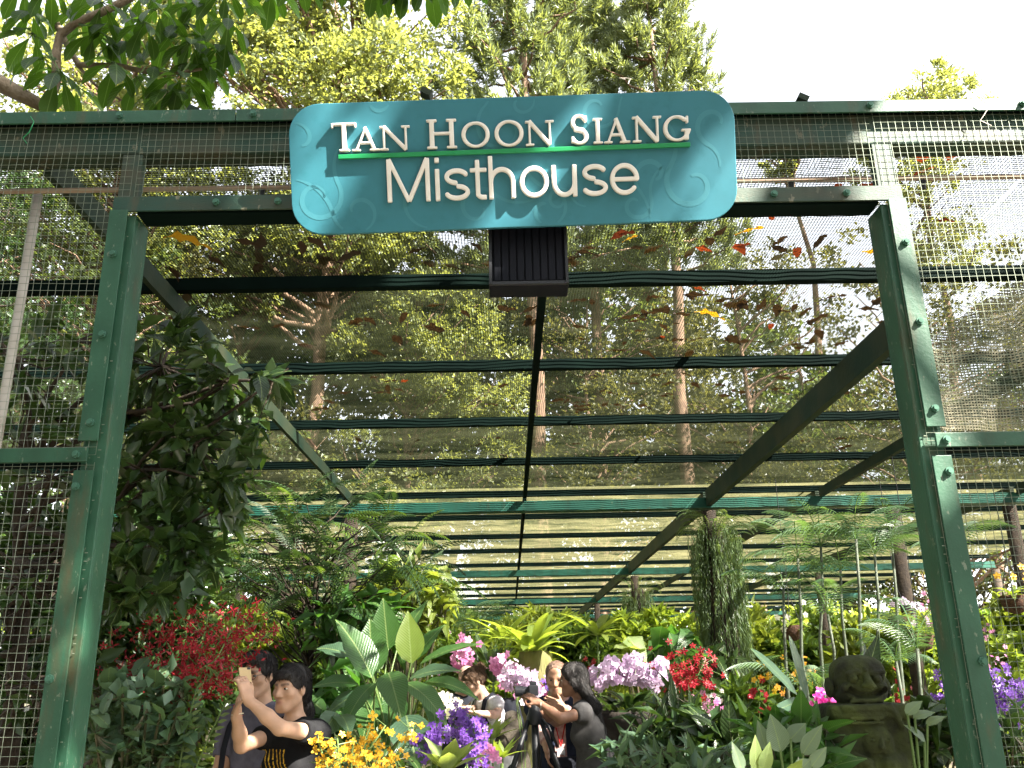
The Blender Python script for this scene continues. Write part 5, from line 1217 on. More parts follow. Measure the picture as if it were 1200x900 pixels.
rosette('bright birds nest fern behind the stump, nearer the middle post', 700, 745, 12.5, 20, 48, 9, 'l_lime', 145, 'strap', 0.9, 'birds_nest_fern', (0.1, 1.6))
rosette('bright fern rosette between the stump and the pink flowers', 592, 752, 12.0, 20, 46, 9, 'l_lime', 146, 'strap', 0.9, 'birds_nest_fern', (0.15, 1.6))
rosette('dark sword-leaved plant behind the bald man', 578, 800, 9.8, 14, 56, 9, 'l_dark', 147, 'strap', 0.3, 'sword_plant', (0.8, 3))
SP = thing('mossy_stump', 'thick mossy stump carrying a bright fern behind the tripod', 'stump', gp(P(628, 800, 9.4)))
MB().lathe([(0.24, 0), (0.19, 0.5), (0.175, 1.2), (0.18, 1.7), (0.16, 1.83), (0, 1.84)], gp(P(628, 800, 9.4)), 18).build('trunk', MAT['stump'], SP, smooth=True)
RK = thing('rock', 'brown rock at the path edge between the two pairs of people', 'rock', gp(P(600, 835, 8.4)))
V, F = SDF().ell(P(600, 846, 8.4), (.09, .09, .10), k=.03).ell(P(594, 870, 8.4), (.12, .12, .14), k=.03).ell(P(604, 930, 8.5), (.16, .15, .5), k=.05).ell(P(600, 990, 8.5), (.2, .2, .6), k=.05).mesh(0.03)
part('rock_body', npmesh('rock_body', V-WO[RK.name], F), MAT['rock'], RK)
# --- phalaenopsis bowl
BW = thing('flower_bowl', 'wide dark bowl of pale pink orchids right of the woman in grey', 'planter', gp(P(735, 830, 7.3)))
bc = P(736, 842, 7.3); bs = 7.3/FPX*1.03
MB().lathe([(0.02, -0.16), (0.17, -0.15), (0.25, -0.02), (0.275, 0.05), (0.265, 0.055), (0.25, 0.035), (0, 0.03)], bc, 26).build('bowl', MAT['pot'], BW, smooth=True)
MB().lathe([(0.16, 0), (0.10, 0.1), (0.09, bc[2]-0.3), (0.15, bc[2]-0.152), (0.0, bc[2]-0.151)], gp(bc), 16).build('pedestal', MAT['pot'], BW, smooth=True)
rs = np.random.default_rng(150); fpl = [fl_('f_pale', 0.042, npet=5, wide=0.95), fl_('f_pale', 0.037, npet=5, wide=0.95)]
pth = []
for k in range(20):
    x = 703+68*(k % 10)/9.0+rs.uniform(-3, 3); y = 783-10*math.sin(math.pi*(k % 10)/9)+rs.uniform(-8, 8)
    pth.append([(736+(x-736)*0.4, 835, 7.3), (x, 800, 7.3+rs.uniform(-.12, .12)), (x, y, 7.2+rs.uniform(-.15, .1))])
spray(BW, fpl, MAT['f_pale'], [p[1:] for p in pth], 9, 0.035, 1.0, rs, jit=0.7)
ms = leafmesh('leaf', 0.2, 0.06, 'strap', 0.9, 0.2, 6).copy(); ms.materials.clear(); ms.materials.append(MAT['l_dark'])
for k in range(60):
    a = rs.uniform(0, 6.28); r = rs.uniform(0, 0.2); place('leaf', ms, MAT['l_dark'], BW, bc+np.array((math.cos(a)*r, math.sin(a)*r, 0.04+rs.uniform(0, .08))), (math.cos(a), math.sin(a), rs.uniform(0.2, 1.6)), (0, 0, 1), rs.uniform(.7, 1.1))
# red orchids right of the bowl
vanda('dark red flower spray right of the pale pink bowl', [[(790, 870, 8.0), (785, 810, 8.0), (775, 778, 8.0)], [(795, 870, 8.0), (797, 810, 8.0), (800, 775, 8.0)], [(800, 870, 8.0), (815, 800, 8.0), (826, 772, 8.0)], [(788, 870, 8), (790, 790, 8), (812, 798, 8)]], 34, 0.075, 131, 'f_dred', 1.1, fl=[fl_('f_dred', 0.032, wide=0.5)], nm='red_orchid')
vanda('small red flower spike left of the pale pink bowl', [[(690, 860, 8.6), (691, 800, 8.6), (690, 776, 8.6)]], 20, 0.045, 132, 'f_dred', 1.1, fl=[fl_('f_dred', 0.032, wide=0.5)], nm='red_orchid')
vanda('red flower clump far behind, left of the orange flowers', [[(890, 850, 9.5), (890, 825, 9.5), (892, 808, 9.5)]], 12, 0.08, 133, 'f_red', 1.0, fl=[fl_('f_red', 0.035)], nm='red_orchid')
vanda('orange flower clump in the sun left of the palm canes', [[(900, 850, 10.5), (902, 800, 10.5), (902, 785, 10.5)]], 16, 0.10, 134, 'f_ora', 1.1, fl=[fl_('f_ora', 0.035)], nm='orange_orchid')
vanda('orange-yellow flower clump between the palm canes', [[(935, 840, 10.8), (935, 800, 10.8), (932, 776, 10.8)], [(948, 840, 10.8), (948, 800, 10.8), (948, 778, 10.8)]], 10, 0.09, 135, 'f_ora', 1.1, fl=[fl_('f_ora', 0.035)], nm='orange_orchid')
vanda('red flowers low between the stone head and the right post', [[(1048, 850, 8.5), (1048, 825, 8.5), (1046, 800, 8.5)], [(1056, 850, 8.5), (1058, 825, 8.5), (1060, 815, 8.5)]], 9, 0.06, 136, 'f_red', 0.9, fl=[fl_('f_red', 0.03)], nm='red_orchid')
vanda('pink flowers high on a stalk left of the right post', [[(1080, 850, 9.5), (1085, 730, 9.5), (1085, 690, 9.5)], [(1080, 850, 9.5), (1098, 740, 9.5), (1100, 712, 9.5)]], 9, 0.05, 137, 'f_mag', 0.9, fl=f_pk, nm='pink_orchid')
vanda('pale pink flowers behind the right mesh panel', [[(1160, 840, 9), (1158, 760, 9), (1160, 715, 9)], [(1165, 840, 9), (1165, 780, 9), (1166, 770, 9)]], 8, 0.05, 138, 'f_pale', 0.8, fl=f_pk, nm='pink_orchid')
vanda('white flowers low behind the dark leafy plants right of the bowl', [[(828, 870, 9.6), (830, 840, 9.6), (832, 818, 9.6)]], 16, 0.12, 139, 'f_whi', 1.0, fl=[fl_('f_whi', 0.03)], nm='white_orchid')
vanda('pink flower cluster beside the lower trunk of the middle post', [[(830, 860, 9.4), (830, 830, 9.4), (828, 815, 9.4)]], 18, 0.07, 149, 'f_pink', 1.2, fl=f_pk, nm='pink_orchid')
# --- dark foliage in front on the right
shrub('dark_leafy_plant', 'dark leafy plant in front of the bowl of pale orchids', 757, 892, 6.4, 46, 36, 90, 0.21, 0.075, 'l_blue', 160, 'lance', 0.7, up=0.5, stuff=80)
shrub('dark_leafy_plant', 'dracaena with upright dark leaves right of the bowl', 790, 865, 6.5, 38, 50, 90, 0.24, 0.06, 'l_dark', 161, 'lance', 0.5, up=0.9, stuff=80)
shrub('dark_leafy_plant', 'low dark plant with broad leaves left of the middle trunk base', 845, 880, 6.2, 45, 36, 60, 0.24, 0.10, 'l_dark', 162, 'ovate', 0.7, up=0.4, stuff=80)
shrub('dark_leafy_plant', 'low dark plant at the bottom edge in front of the dracaena', 812, 900, 5.6, 95, 24, 110, 0.17, 0.06, 'l_blue', 163, 'lance', 0.6, up=0.6, stuff=100)
shrub('dark_leafy_plant', 'leafy plant at the feet of the stone figure on its left', 930, 880, 5.0, 50, 36, 60, 0.19, 0.085, 'l_big', 164, 'ovate', 0.5, up=0.5, stuff=80)
shrub('dark_leafy_plant', 'broad-leaved plant between the stone figure and the right post', 1092, 868, 5.2, 42, 45, 75, 0.17, 0.085, 'l_dark', 165, 'ovate', 0.6, up=0.3, stuff=80)
shrub('dark_leafy_plant', 'strap-leaved plant behind the lower right mesh panel', 1180, 880, 5.6, 45, 40, 60, 0.24, 0.05, 'l_fernd', 166, 'strap', 0.9, up=0.7, stuff=60)
SV = thing('silver_leaved_plant', 'plant with silvery veined leaves left of the stone figure', 'plant', gp(P(925, 920, 4.7))); sm = MB()
for b, t, w in (((915, 882, 4.7), (903, 838, 4.7), 27), ((940, 885, 4.6), (963, 850, 4.6), 18), ((925, 868, 4.8), (944, 848, 4.8), 20), ((898, 880, 4.8), (888, 845, 4.8), 16), ((950, 900, 4.6), (968, 876, 4.6), 16), ((870, 905, 4.6), (858, 870, 4.6), 14), ((880, 905, 4.5), (905, 890, 4.5), 16), ((935, 905, 4.5), (950, 890, 4.5), 18)):
    blade_leaf(SV, sm, b, t, w, 'l_silver', bend=0.35, up=(0, -0.9, 0.5))
for b, t, w in (((885, 905, 4.4), (885, 862, 4.4), 16), ((893, 905, 4.4), (902, 870, 4.4), 16), ((925, 905, 4.4), (940, 890, 4.3), 14)):
    blade_leaf(SV, sm, b, t, w, 'l_rosy', bend=0.3, up=(0.2, -1, 0.3))
sm.build('stalks', MAT['stem'], SV)
SV2 = thing('silver_leaved_plant', 'pale-leaved plant beside the right shoulder of the stone figure', 'plant', gp(P(1072, 900, 4.9))); sm = MB()
for b, t, w in (((1062, 838, 4.9), (1080, 822, 4.9), 15), ((1070, 842, 4.9), (1095, 835, 4.9), 14), ((1085, 870, 4.9), (1060, 850, 4.9), 14), ((1085, 850, 4.9), (1108, 840, 4.9), 12)):
    blade_leaf(SV2, sm, b, t, w, 'l_silver', bend=0.5, up=(0, -0.6, 0.8))
sm.build('stalks', MAT['stem'], SV2)
# broad climbing leaves on the right middle
shrub('climbing_plant', 'broad-leaved climber in the sun between the two middle posts', 790, 755, 9.6, 30, 26, 26, 0.36, 0.2, 'l_big', 170, 'heart', 0.9, up=-0.1)
shrub('climbing_plant', 'large heart-shaped pale leaf plant left of the middle post', 740, 765, 9.0, 18, 14, 7, 0.42, 0.30, 'l_rosy', 171, 'heart', 0.6, up=-0.2)
# --- hanging ferns wrapped round the posts
def hanging(label, x, y, top, bot, R, seed, ns, fr_):
    rs = np.random.default_rng(seed); T = thing('hanging_fern', label, 'fern', (x, y, top))
    MB().lathe([(R*0.35, top-0.5), (R*0.5, top-0.4), (R*0.45, top-0.1), (R*0.3, top)], (x, y, 0), 12).build('root_ball', MAT['bark_dark'], T, smooth=True)
    sh = []
    for q in range(5):
        C = []; Dd = []; L = (top-bot)*rs.uniform(0.6, 1.0); n = int(L*36); sw = rs.uniform(0, 6)
        for k in range(n):
            t = k/n; C.append((0.03*math.sin(t*5+sw), 0.03*math.cos(t*4+sw), -L*t)); a = rs.uniform(0, 6.28); Dd.append((math.cos(a)*0.3, math.sin(a)*0.3, -1))
        V, F, vv = cloud(np.array(C), np.array(Dd), unit(rs.normal(size=(n, 3))), 0.11, 0.010, rs.uniform(0, .98, n))
        me = npmesh('strand', V, F, vv, smooth=False); me.materials.append(MAT['l_hang']); sh.append(me)
    for k in range(ns):
        a = rs.uniform(0, 6.28); r = R*rs.uniform(0.3, 1.0)
        o = bpy.data.objects.new('strand', sh[rs.integers(5)]); link(o, T); o.matrix_local = Matrix.Translation((math.cos(a)*r, math.sin(a)*r, -rs.uniform(0.0, 0.30))) @ Matrix.Rotation(rs.uniform(0, 6.28), 4, 'Z') @ Matrix.Diagonal((1, 1, rs.uniform(.75, 1.05), 1))
    hf = fnd(R*1.7, 18, 0.09, 0.010, 2.4, 'frond', 1.0, 0.5, 0.3); hf.materials.append(MAT['l_hang'])
    for k in range(fr_):
        a = rs.uniform(0, 6.28); place('frond', hf, MAT['l_hang'], T, (x+math.cos(a)*R*.4, y+math.sin(a)*R*.4, top-rs.uniform(0, .5)), (math.cos(a), math.sin(a), rs.uniform(0.2, 1.0)), (0, 0, 1), rs.uniform(.7, 1.1))
hanging('long shaggy hanging fern wrapped round the middle post', 2.78, 11.95, 3.5, 0.85, 0.34, 180, 210, 40)
hanging('smaller hanging fern on the post farther back', 2.88, 20.2, 3.4, 1.6, 0.36, 181, 110, 20)
CT = thing('post_climber', 'black root-covered trunk sleeve on the lower middle post', 'trunk', (2.78, 11.95, 0))
MB().lathe([(0.24, 0.0), (0.22, 0.8), (0.24, 1.4), (0.20, 2.0), (0.17, 2.9)], (2.78, 11.95, 0), 14).build('root_sleeve', MAT['bark_dark'], CT, smooth=True)
shrub('climbing_plant', 'glossy climber low on the middle post', 852, 795, 11.5, 26, 40, 40, 0.3, 0.13, 'l_dark', 182, 'heart', 0.8, up=-0.2)
for px, py, Y, lb in ((928, 735, 11.0, 'hanging basket of orchids left of the palm canes'), (1055, 725, 10.8, 'hanging basket of orchids below the post right of the palms'), (1078, 745, 9.6, 'small hanging basket beside the right post'), (1188, 700, 9.0, 'hanging basket of yellow orchids behind the right mesh panel')):
    c = P(px, py, Y); T = thing('hanging_basket', lb, 'basket', c)
    MB().lathe([(0.02, -0.16), (0.10, -0.13), (0.14, 0.0), (0.12, 0.02), (0, 0.02)], c, 14).build('basket', MAT['husk'], T, smooth=True)
    w = MB()
    for k in range(3): a = k*2.09; w.tube([c+np.array((.12*math.cos(a), .12*math.sin(a), 0.01)), c+np.array((0, 0, 0.4)), (c[0], c[1], 3.9)], 0.004, 4)
    w.build('wire', MAT['black'], T)
    rs = np.random.default_rng(px); m1 = leafmesh('leaf', 0.26, 0.05, 'strap', 1.0, 0.2, 6).copy(); m1.materials.clear(); m1.materials.append(MAT['l_lime'])
    for k in range(14): a = k*2.4; place('leaf', m1, MAT['l_lime'], T, c+(0, 0, .02), (math.cos(a), math.sin(a), rs.uniform(-.2, 1.2)), (0, 0, 1), rs.uniform(.7, 1.2))
    fw = fl_('f_whi' if px < 1000 else 'f_yel' if px > 1100 else 'f_pale', 0.04)
    for k in range(6): q = rs.normal(size=3)*np.array((.12, .08, .14)); place('flower', fw, MAT['f_whi'], T, c+np.array((0, -.1, .16))+q, unit(np.array((0, -1, .1))+q*2), (0, 0, 1))
# --- sunny planting farther back
gsun = 'sunlit shrubs under the net farther back'
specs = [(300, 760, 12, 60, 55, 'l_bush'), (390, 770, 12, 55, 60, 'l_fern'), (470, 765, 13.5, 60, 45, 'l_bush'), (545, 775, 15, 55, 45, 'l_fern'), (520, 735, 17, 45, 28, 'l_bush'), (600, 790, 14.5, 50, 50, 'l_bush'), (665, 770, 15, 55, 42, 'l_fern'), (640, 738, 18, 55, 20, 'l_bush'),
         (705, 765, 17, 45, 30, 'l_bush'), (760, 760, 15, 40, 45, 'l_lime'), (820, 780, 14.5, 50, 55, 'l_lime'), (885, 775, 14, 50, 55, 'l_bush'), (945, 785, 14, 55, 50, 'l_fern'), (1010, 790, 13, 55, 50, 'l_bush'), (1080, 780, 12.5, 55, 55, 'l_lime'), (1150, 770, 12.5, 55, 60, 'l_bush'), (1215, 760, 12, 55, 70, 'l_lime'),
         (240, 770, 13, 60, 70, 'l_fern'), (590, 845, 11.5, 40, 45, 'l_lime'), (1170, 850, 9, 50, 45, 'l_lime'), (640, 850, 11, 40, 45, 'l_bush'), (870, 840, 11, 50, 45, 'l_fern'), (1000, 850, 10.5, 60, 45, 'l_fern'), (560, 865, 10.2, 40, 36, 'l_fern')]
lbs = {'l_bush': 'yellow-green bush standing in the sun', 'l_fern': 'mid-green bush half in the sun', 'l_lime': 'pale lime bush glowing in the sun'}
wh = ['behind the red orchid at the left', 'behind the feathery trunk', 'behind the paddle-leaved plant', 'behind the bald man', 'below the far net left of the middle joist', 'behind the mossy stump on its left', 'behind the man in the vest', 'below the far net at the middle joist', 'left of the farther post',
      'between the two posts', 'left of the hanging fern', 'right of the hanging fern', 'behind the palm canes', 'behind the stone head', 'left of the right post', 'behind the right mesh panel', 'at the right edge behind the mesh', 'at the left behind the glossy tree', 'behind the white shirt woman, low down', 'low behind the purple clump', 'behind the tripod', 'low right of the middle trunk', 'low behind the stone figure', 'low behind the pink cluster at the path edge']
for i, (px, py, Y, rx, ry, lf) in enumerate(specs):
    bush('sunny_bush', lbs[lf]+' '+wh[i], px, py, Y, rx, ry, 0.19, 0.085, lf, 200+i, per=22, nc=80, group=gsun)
HG = thing('hedge', 'long sunny mass of shrubs closing the far end beyond the net', 'hedge', (3, 38, 0))
rs = np.random.default_rng(300)
bl = [((x, 38+rs.uniform(-1, 1), 1.6+rs.uniform(-.4, .8)), (1.9, 1.2, 2.0+rs.uniform(0, .8)), 16) for x in np.arange(-34, 44, 1.9)]
part('foliage', crown_mesh('foliage', bl, 26, 0.42, 0.22, rs, org=(3, 38, 0)), MAT['l_bush'], HG, stuff=True)
for i, (px, Y, lf, lb) in enumerate(((1060, 33, 'l_mid', 'tall green bush at the back between the palms and the right post'), (1140, 34, 'l_fern', 'tall bush at the back behind the right mesh panel'), (160, 24, 'l_mid', 'green bush outside the roof at the far left'), (250, 30, 'l_bush', 'sunny bush far back at the left end of the roof'), (1180, 26, 'l_fern', 'green bush far back at the right edge'), (1090, 22, 'l_bush', 'sunny bush far back behind the right post'), (980, 24, 'l_fern', 'green bush far back behind the palms'), (860, 25, 'l_bush', 'sunny bush far back behind the hanging fern'), (740, 27, 'l_fern', 'green bush far back behind the farther post'), (620, 26, 'l_bush', 'sunny bush far back under the middle joist'), (520, 25, 'l_fern', 'green bush far back above the bald man'), (420, 24, 'l_bush', 'sunny bush far back behind the paddle leaves'), (330, 22, 'l_fern', 'green bush far back behind the feathery tree'))):
    bush('far_bush', lb, px, 750, Y, 75*14/Y*1.2, 34, 0.3, 0.14, lf, 320+i, per=24, nc=90)
# ---------------------------------------------------------------- people
def skinmat(name, c, lip):
    M = mat(name, c, 0.5, col2=tuple(x*0.86 for x in c), scale=22, bump=0.06, bscale=300, sss=0.12, spec=0.35)
    n = M.node_tree.nodes; l = M.node_tree.links; b = n['Principled BSDF']
    src = b.inputs['Base Color'].links[0].from_socket
    for at_, cc in (('lip', lip), ('brow', (0.03, 0.02, 0.018))):
        a = n.new('ShaderNodeAttribute'); a.attribute_name = at_
        x = n.new('ShaderNodeMix'); x.data_type = 'RGBA'; x.inputs[7].default_value = (*cc, 1)
        l.new(src, x.inputs[6]); l.new(a.outputs['Fac'], x.inputs[0]); src = x.outputs[2]
    l.new(src, b.inputs['Base Color']); return M
SK1 = skinmat('warm_skin', (0.50, 0.30, 0.20), (0.36, 0.13, 0.11)); SK2 = skinmat('fair_skin', (0.58, 0.37, 0.28), (0.45, 0.18, 0.16)); SK3 = skinmat('brown_skin', (0.27, 0.14, 0.09), (0.20, 0.07, 0.06)); SK4 = skinmat('tanned_skin', (0.48, 0.26, 0.165), (0.32, 0.12, 0.10))
EYE = mat('eye_white', (0.62, 0.58, 0.54), 0.25); IRIS = mat('eye_dark', (0.02, 0.013, 0.01), 0.15)
HB = mat('black_hair', (0.012, 0.010, 0.010), 0.38, col2=(0.028, 0.022, 0.020), scale=60, bump=0.5, bscale=220, spec=0.5)
HBR = mat('brown_hair', (0.10, 0.052, 0.028), 0.45, col2=(0.17, 0.095, 0.05), scale=60, bump=0.5, bscale=220)
HG_ = mat('thin_grey_brown_hair', (0.26, 0.15, 0.10), 0.6, col2=(0.36, 0.25, 0.19), scale=70, bump=0.5, bscale=220)
cloth = lambda n_, c, c2=None: mat(n_, c, 0.9, col2=c2 or tuple(x*0.75 for x in c), scale=30, bump=0.25, bscale=260, spec=0.15)
C_GREY = cloth('grey_violet_shirt', (0.135, 0.13, 0.175)); C_BLACK = cloth('black_shirt', (0.006, 0.006, 0.007), (0.009, 0.009, 0.010)); C_NAVY = cloth('navy_vest', (0.022, 0.027, 0.05)); C_DRESS = cloth('charcoal_dress', (0.075, 0.072, 0.072), (0.055, 0.053, 0.054))
C_WHITE = cloth('white_shirt', (0.72, 0.71, 0.74)); C_JEAN = cloth('dark_trousers', (0.03, 0.033, 0.045)); C_PRINT = cloth('yellow_print', (0.62, 0.38, 0.03)); C_PALE = cloth('pale_patterned_shirt', (0.62, 0.45, 0.40), (0.42, 0.2, 0.19)); C_DK = cloth('dark_jumper', (0.02, 0.022, 0.03)); C_KHAKI = cloth('khaki_trousers', (0.2, 0.17, 0.12)); C_TAN = cloth('tan_print', (0.42, 0.26, 0.10)); C_INK = cloth('ink_print', (0.03, 0.03, 0.05))
SHOE = mat('dark_shoe', (0.03, 0.028, 0.03), 0.6); FRAME = mat('spectacle_frame', (0.015, 0.015, 0.018), 0.3)
def frame(f, up=(0, 0, 1)):
    f = unit(f); r = unit(np.cross(f, up)); u = np.cross(r, f); return r, f, u
def hand(S, wr, d, n, side, curl, s=1.0, spread=0.0, thumb=(0.6, 0.75, 0.25)):
    d = unit(d); n = unit(np.asarray(n, float)-d*np.dot(n, d)); t = side*np.cross(d, n)
    S.box(wr+d*0.05*s, (0.014*s, 0.040*s, 0.048*s), np.array([n, t, d]).T, 0.013*s, k=0.014)
    S.cap(wr-d*0.01, wr+d*0.03*s, 0.026*s, 0.024*s, k=0.015)
    for i, L in enumerate((0.070, 0.080, 0.074, 0.058)):
        p = wr+d*0.092*s+t*(0.030-0.0205*i)*s; a = curl*0.35; sp = t*spread*(1.5-i)*0.25
        for q, fr in enumerate((0.44, 0.31, 0.25)):
            dd = unit(d*math.cos(a)+n*math.sin(a)+sp); e = p+dd*L*fr*s; S.cap(p, e, (0.0092-0.0009*q)*s, (0.0085-0.0009*q)*s, k=0.004); p = e; a += curl*(0.75 if q == 0 else 0.6)*(1+0.06*i)
    p = wr+d*0.028*s+t*0.030*s; dd = unit(d*thumb[0]+t*thumb[1]+n*thumb[2]); e = p+dd*0.036*s; S.cap(p, e, 0.0125*s, 0.0105*s, k=0.012)
    dd2 = unit(dd+n*0.35+d*0.35); S.cap(e, e+dd2*0.032*s, 0.0105*s, 0.0085*s, k=0.005)
def person(label, eye, hf, bf, arms, s=1.0, skin=SK1, res=0.006, hair='short', hairmat=HB, lean=(0, 0), female=False, sex_w=1.0, sleeve=0.55, shirt=C_GREY, trousers=C_JEAN, hup=(0, 0, 1), shirtlen=1.0, shoulder_px=None, vest=None, dress=None, shirt_print=None, longsleeve=False, brow=1.0):
    c = np.array(eye, float); r, f, u = frame(hf, hup); br, bfw, _ = frame((bf[0], bf[1], 0)); Z = np.array((0, 0, 1.))
    nb = c-u*0.135*s-f*0.035*s*0-Z*0.03*s-np.array((f[0], f[1], 0))*0.045*s
    hipz = max(0.80, (nb[2])*0.625); pel = np.array((nb[0]-lean[0], nb[1]-lean[1], hipz)); che = nb*0.55+pel*0.45; che[2] = nb[2]-0.20*s
    T = thing('person', label, 'person', (pel[0], pel[1], 0))
    ut = unit(nb-pel); fw = unit(bfw-ut*np.dot(bfw, ut)); rt = np.cross(fw, ut); RB = np.array([rt, fw, ut]).T
    shw = (0.165 if female else 0.19)*s
    S = SDF()
    def torso(S, o=0.0, neck=True):
        S.ell(che, (0.150*s+o, 0.108*s+o, 0.19*s+o), RB, k=0.06)
        S.ell(che*0.45+pel*0.55, (0.135*s+o, 0.102*s+o, 0.17*s+o), RB, k=0.07)
        S.ell(pel+Z*0.02, (0.168*s+o, 0.122*s+o, 0.14*s+o), RB, k=0.07)
        for q in (-1, 1): S.cap(nb-ut*0.035*s, nb+rt*q*(shw-0.012)-ut*0.062*s, 0.052*s+o, 0.050*s+o, k=0.05)
        if female:
            for q in (-1, 1): S.ell(che+fw*0.085*s+rt*q*0.07*s-ut*0.02*s, (0.062*s+o, 0.05*s+o, 0.062*s+o), RB, k=0.05)
    torso(S)
    S.cap(nb-ut*0.03*s, c-u*0.055*s-f*0.022*s, 0.056*s*(0.9 if female else 1.06), 0.052*s*(0.9 if female else 1.05), k=0.035)
    RH = np.array([r, f, u]).T; H = lambda a, b, d: c+(r*a+f*b+u*d)*s
    S.ell(H(0, -0.010, 0.026), np.array((0.075, 0.094, 0.088))*s, RH, k=0.02)
    S.ell(H(0, 0.028, -0.042), np.array((0.058, 0.060, 0.072))*s, RH, k=0.035)
    S.cap(H(-0.012, 0.066, -0.098), H(0.012, 0.066, -0.098), 0.021*s, k=0.025)
    for q in (-1, 1):
        S.cap(H(q*0.050, 0.005, -0.058), H(q*0.018, 0.062, -0.098), 0.018*s, 0.016*s, k=0.03)
        S.ell(H(q*0.041, 0.056, -0.026), np.array((0.026, 0.026, 0.022))*s, RH, k=0.022)
        S.ell(H(q*0.031, 0.098, 0.000), np.array((0.018, 0.016, 0.012))*s, RH, k=0.016, sub=True)
        S.ell(H(q*0.077, -0.006, -0.012), np.array((0.009, 0.019, 0.031))*s, RH, k=0.008)
    S.cap(H(-0.034, 0.077, 0.017), H(0.034, 0.077, 0.017), 0.011*s, k=0.018)
    S.cap(H(0, 0.086, 0.006), H(0, 0.106, -0.034), 0.0085*s, 0.0125*s, k=0.014)
    for q in (-1, 1): S.cap(H(q*0.012, 0.094, -0.039), H(q*0.014, 0.086, -0.038), 0.0085*s, k=0.008)
    S.ell(H(0, 0.083, -0.064), np.array((0.024, 0.011, 0.007))*s, RH, k=0.010); S.ell(H(0, 0.082, -0.077), np.array((0.020, 0.012, 0.008))*s, RH, k=0.010)
    shs = {}
    for q, A in arms.items():
        sh = nb+rt*q*shw-ut*0.068*s; el, wr = np.array(A['el'], float), np.array(A['wr'], float); shs[q] = sh
        w = 0.9 if female else 1.05
        S.cap(sh, el, 0.050*s*w, 0.040*s*w, k=0.03); S.cap(el, el+(wr-el)*0.4, 0.041*s*w, 0.040*s*w, k=0.015); S.cap(el+(wr-el)*0.4, wr, 0.040*s*w, 0.026*s*w, k=0.015)
        hand(S, wr, A['d'], A['n'], A.get('side', q), A.get('curl', 0.5), s*(0.92 if female else 1.0), A.get('spread', 0.0), A.get('thumb', (0.6, 0.75, 0.25)))
    legs = []
    for q in (-1, 1):
        hp = pel+rt*q*0.09*s-Z*0.03; kn = np.array((pel[0], pel[1], hipz*0.53))+rt*q*0.09*s+bfw*0.02; an = np.array((pel[0], pel[1], 0.085))+rt*q*0.095*s
        legs.append((hp, kn, an)); S.cap(hp, kn, 0.086*s, 0.056*s, k=0.04); S.cap(kn, an, 0.055*s, 0.036*s, k=0.02); S.cap(an-Z*.04, an+bfw*0.15-Z*0.05, 0.036*s, 0.03*s, k=0.02)
    V, F = S.mesh(res)
    def seg(a, b):
        d = b-a; t = np.clip(((V-a)@d)/(d@d), 0, 1); return np.linalg.norm(V-a-t[:, None]*d, axis=1)
    front = ((V-c)@f) > 0.05*s
    lip = np.clip(1.25-seg(H(-0.018, 0.094, -0.070), H(0.018, 0.094, -0.070))/(0.011*s), 0, 1)*0.6*front
    br_ = np.zeros(len(V))
    for q in (-1, 1): br_ = np.maximum(br_, np.clip(1.5-seg(H(q*0.016, 0.092, 0.018), H(q*0.046, 0.076, 0.021))/(0.007*s), 0, 1)*brow*0.85)
    line = np.clip(1.3-seg(H(-0.016, 0.098, -0.0705), H(0.016, 0.098, -0.0705))/(0.006*s), 0, 1)*0.5*front
    body = part('body', npmesh('body', V-WO[T.name], F, attr={'lip': lip, 'brow': np.maximum(br_, line)}), skin, T)
    # eyes
    for q in (-1, 1):
        loc = V-c; m_ = (np.abs(loc@r-q*0.031*s) < 0.009*s) & (np.abs(loc@u) < 0.009*s) & (loc@f > 0.03*s)
        fd = np.median(loc[m_]@f) if m_.any() else 0.082*s
        ev = []; ef = []; mi = []
        nu, nv = 12, 7
        for i in range(nv+1):
            for j in range(nu):
                th = math.pi*i/nv; ph = 2*math.pi*j/nu; a_ = (math.sin(th)*math.cos(ph), math.cos(th), math.sin(th)*math.sin(ph))
                ev.append(c+r*(q*0.031*s+a_[0]*0.0145*s)+f*(fd-0.002*s+a_[1]*0.006*s)+u*(a_[2]*0.0062*s-0.001))
        for i in range(nv):
            for j in range(nu):
                ef.append((i*nu+j, i*nu+(j+1) % nu, (i+1)*nu+(j+1) % nu, (i+1)*nu+j)); 
        ev = np.array(ev); cen = ev[np.array(ef)].mean(1)-c
        mi = (np.abs(cen@r-q*0.031*s) < 0.0075*s).astype(int)
        part('eye', npmesh('eye', ev-WO[T.name], np.array(ef), mi=mi), [EYE, IRIS], T)
    def wr_(amp, fq=1.0, ph=0.0):
        def post(G, ax):
            X = ax[0][:, None, None]; Y = ax[1][None, :, None]; Zz = ax[2][None, None, :]
            return G+amp*(np.sin((X*38+Zz*21)*fq+ph)*np.sin((Zz*33-Y*27)*fq+ph*2)+0.6*np.sin((X*70-Zz*45+Y*50)*fq))
        return post
    cres = max(res, 0.0078)
    # trousers
    if dress is None:
        S2 = SDF()
        S2.ell(pel+Z*0.0, (0.176*s, 0.130*s, 0.13*s), RB, k=0.05)
        for hp, kn, an in legs: S2.cap(hp, kn, 0.094*s, 0.074*s, k=0.04); S2.cap(kn, an, 0.074*s, 0.058*s, k=0.03, flat=True)
        V2, F2 = S2.mesh(0.016, wr_(0.003)); part('trousers', npmesh('trousers', V2-WO[T.name], F2), trousers, T)
    for hp, kn, an in legs:
        S3 = SDF().cap(an-Z*.045, an+bfw*0.16*s-Z*0.05, 0.043*s, 0.036*s, k=0.02); V3, F3 = S3.mesh(0.012); V3[:, 2] = np.maximum(V3[:, 2], 0.006)
        part('shoe', npmesh('shoe', V3-WO[T.name], F3), SHOE, T)
    # shirt
    S4 = SDF(); o = 0.013
    torso(S4, o)
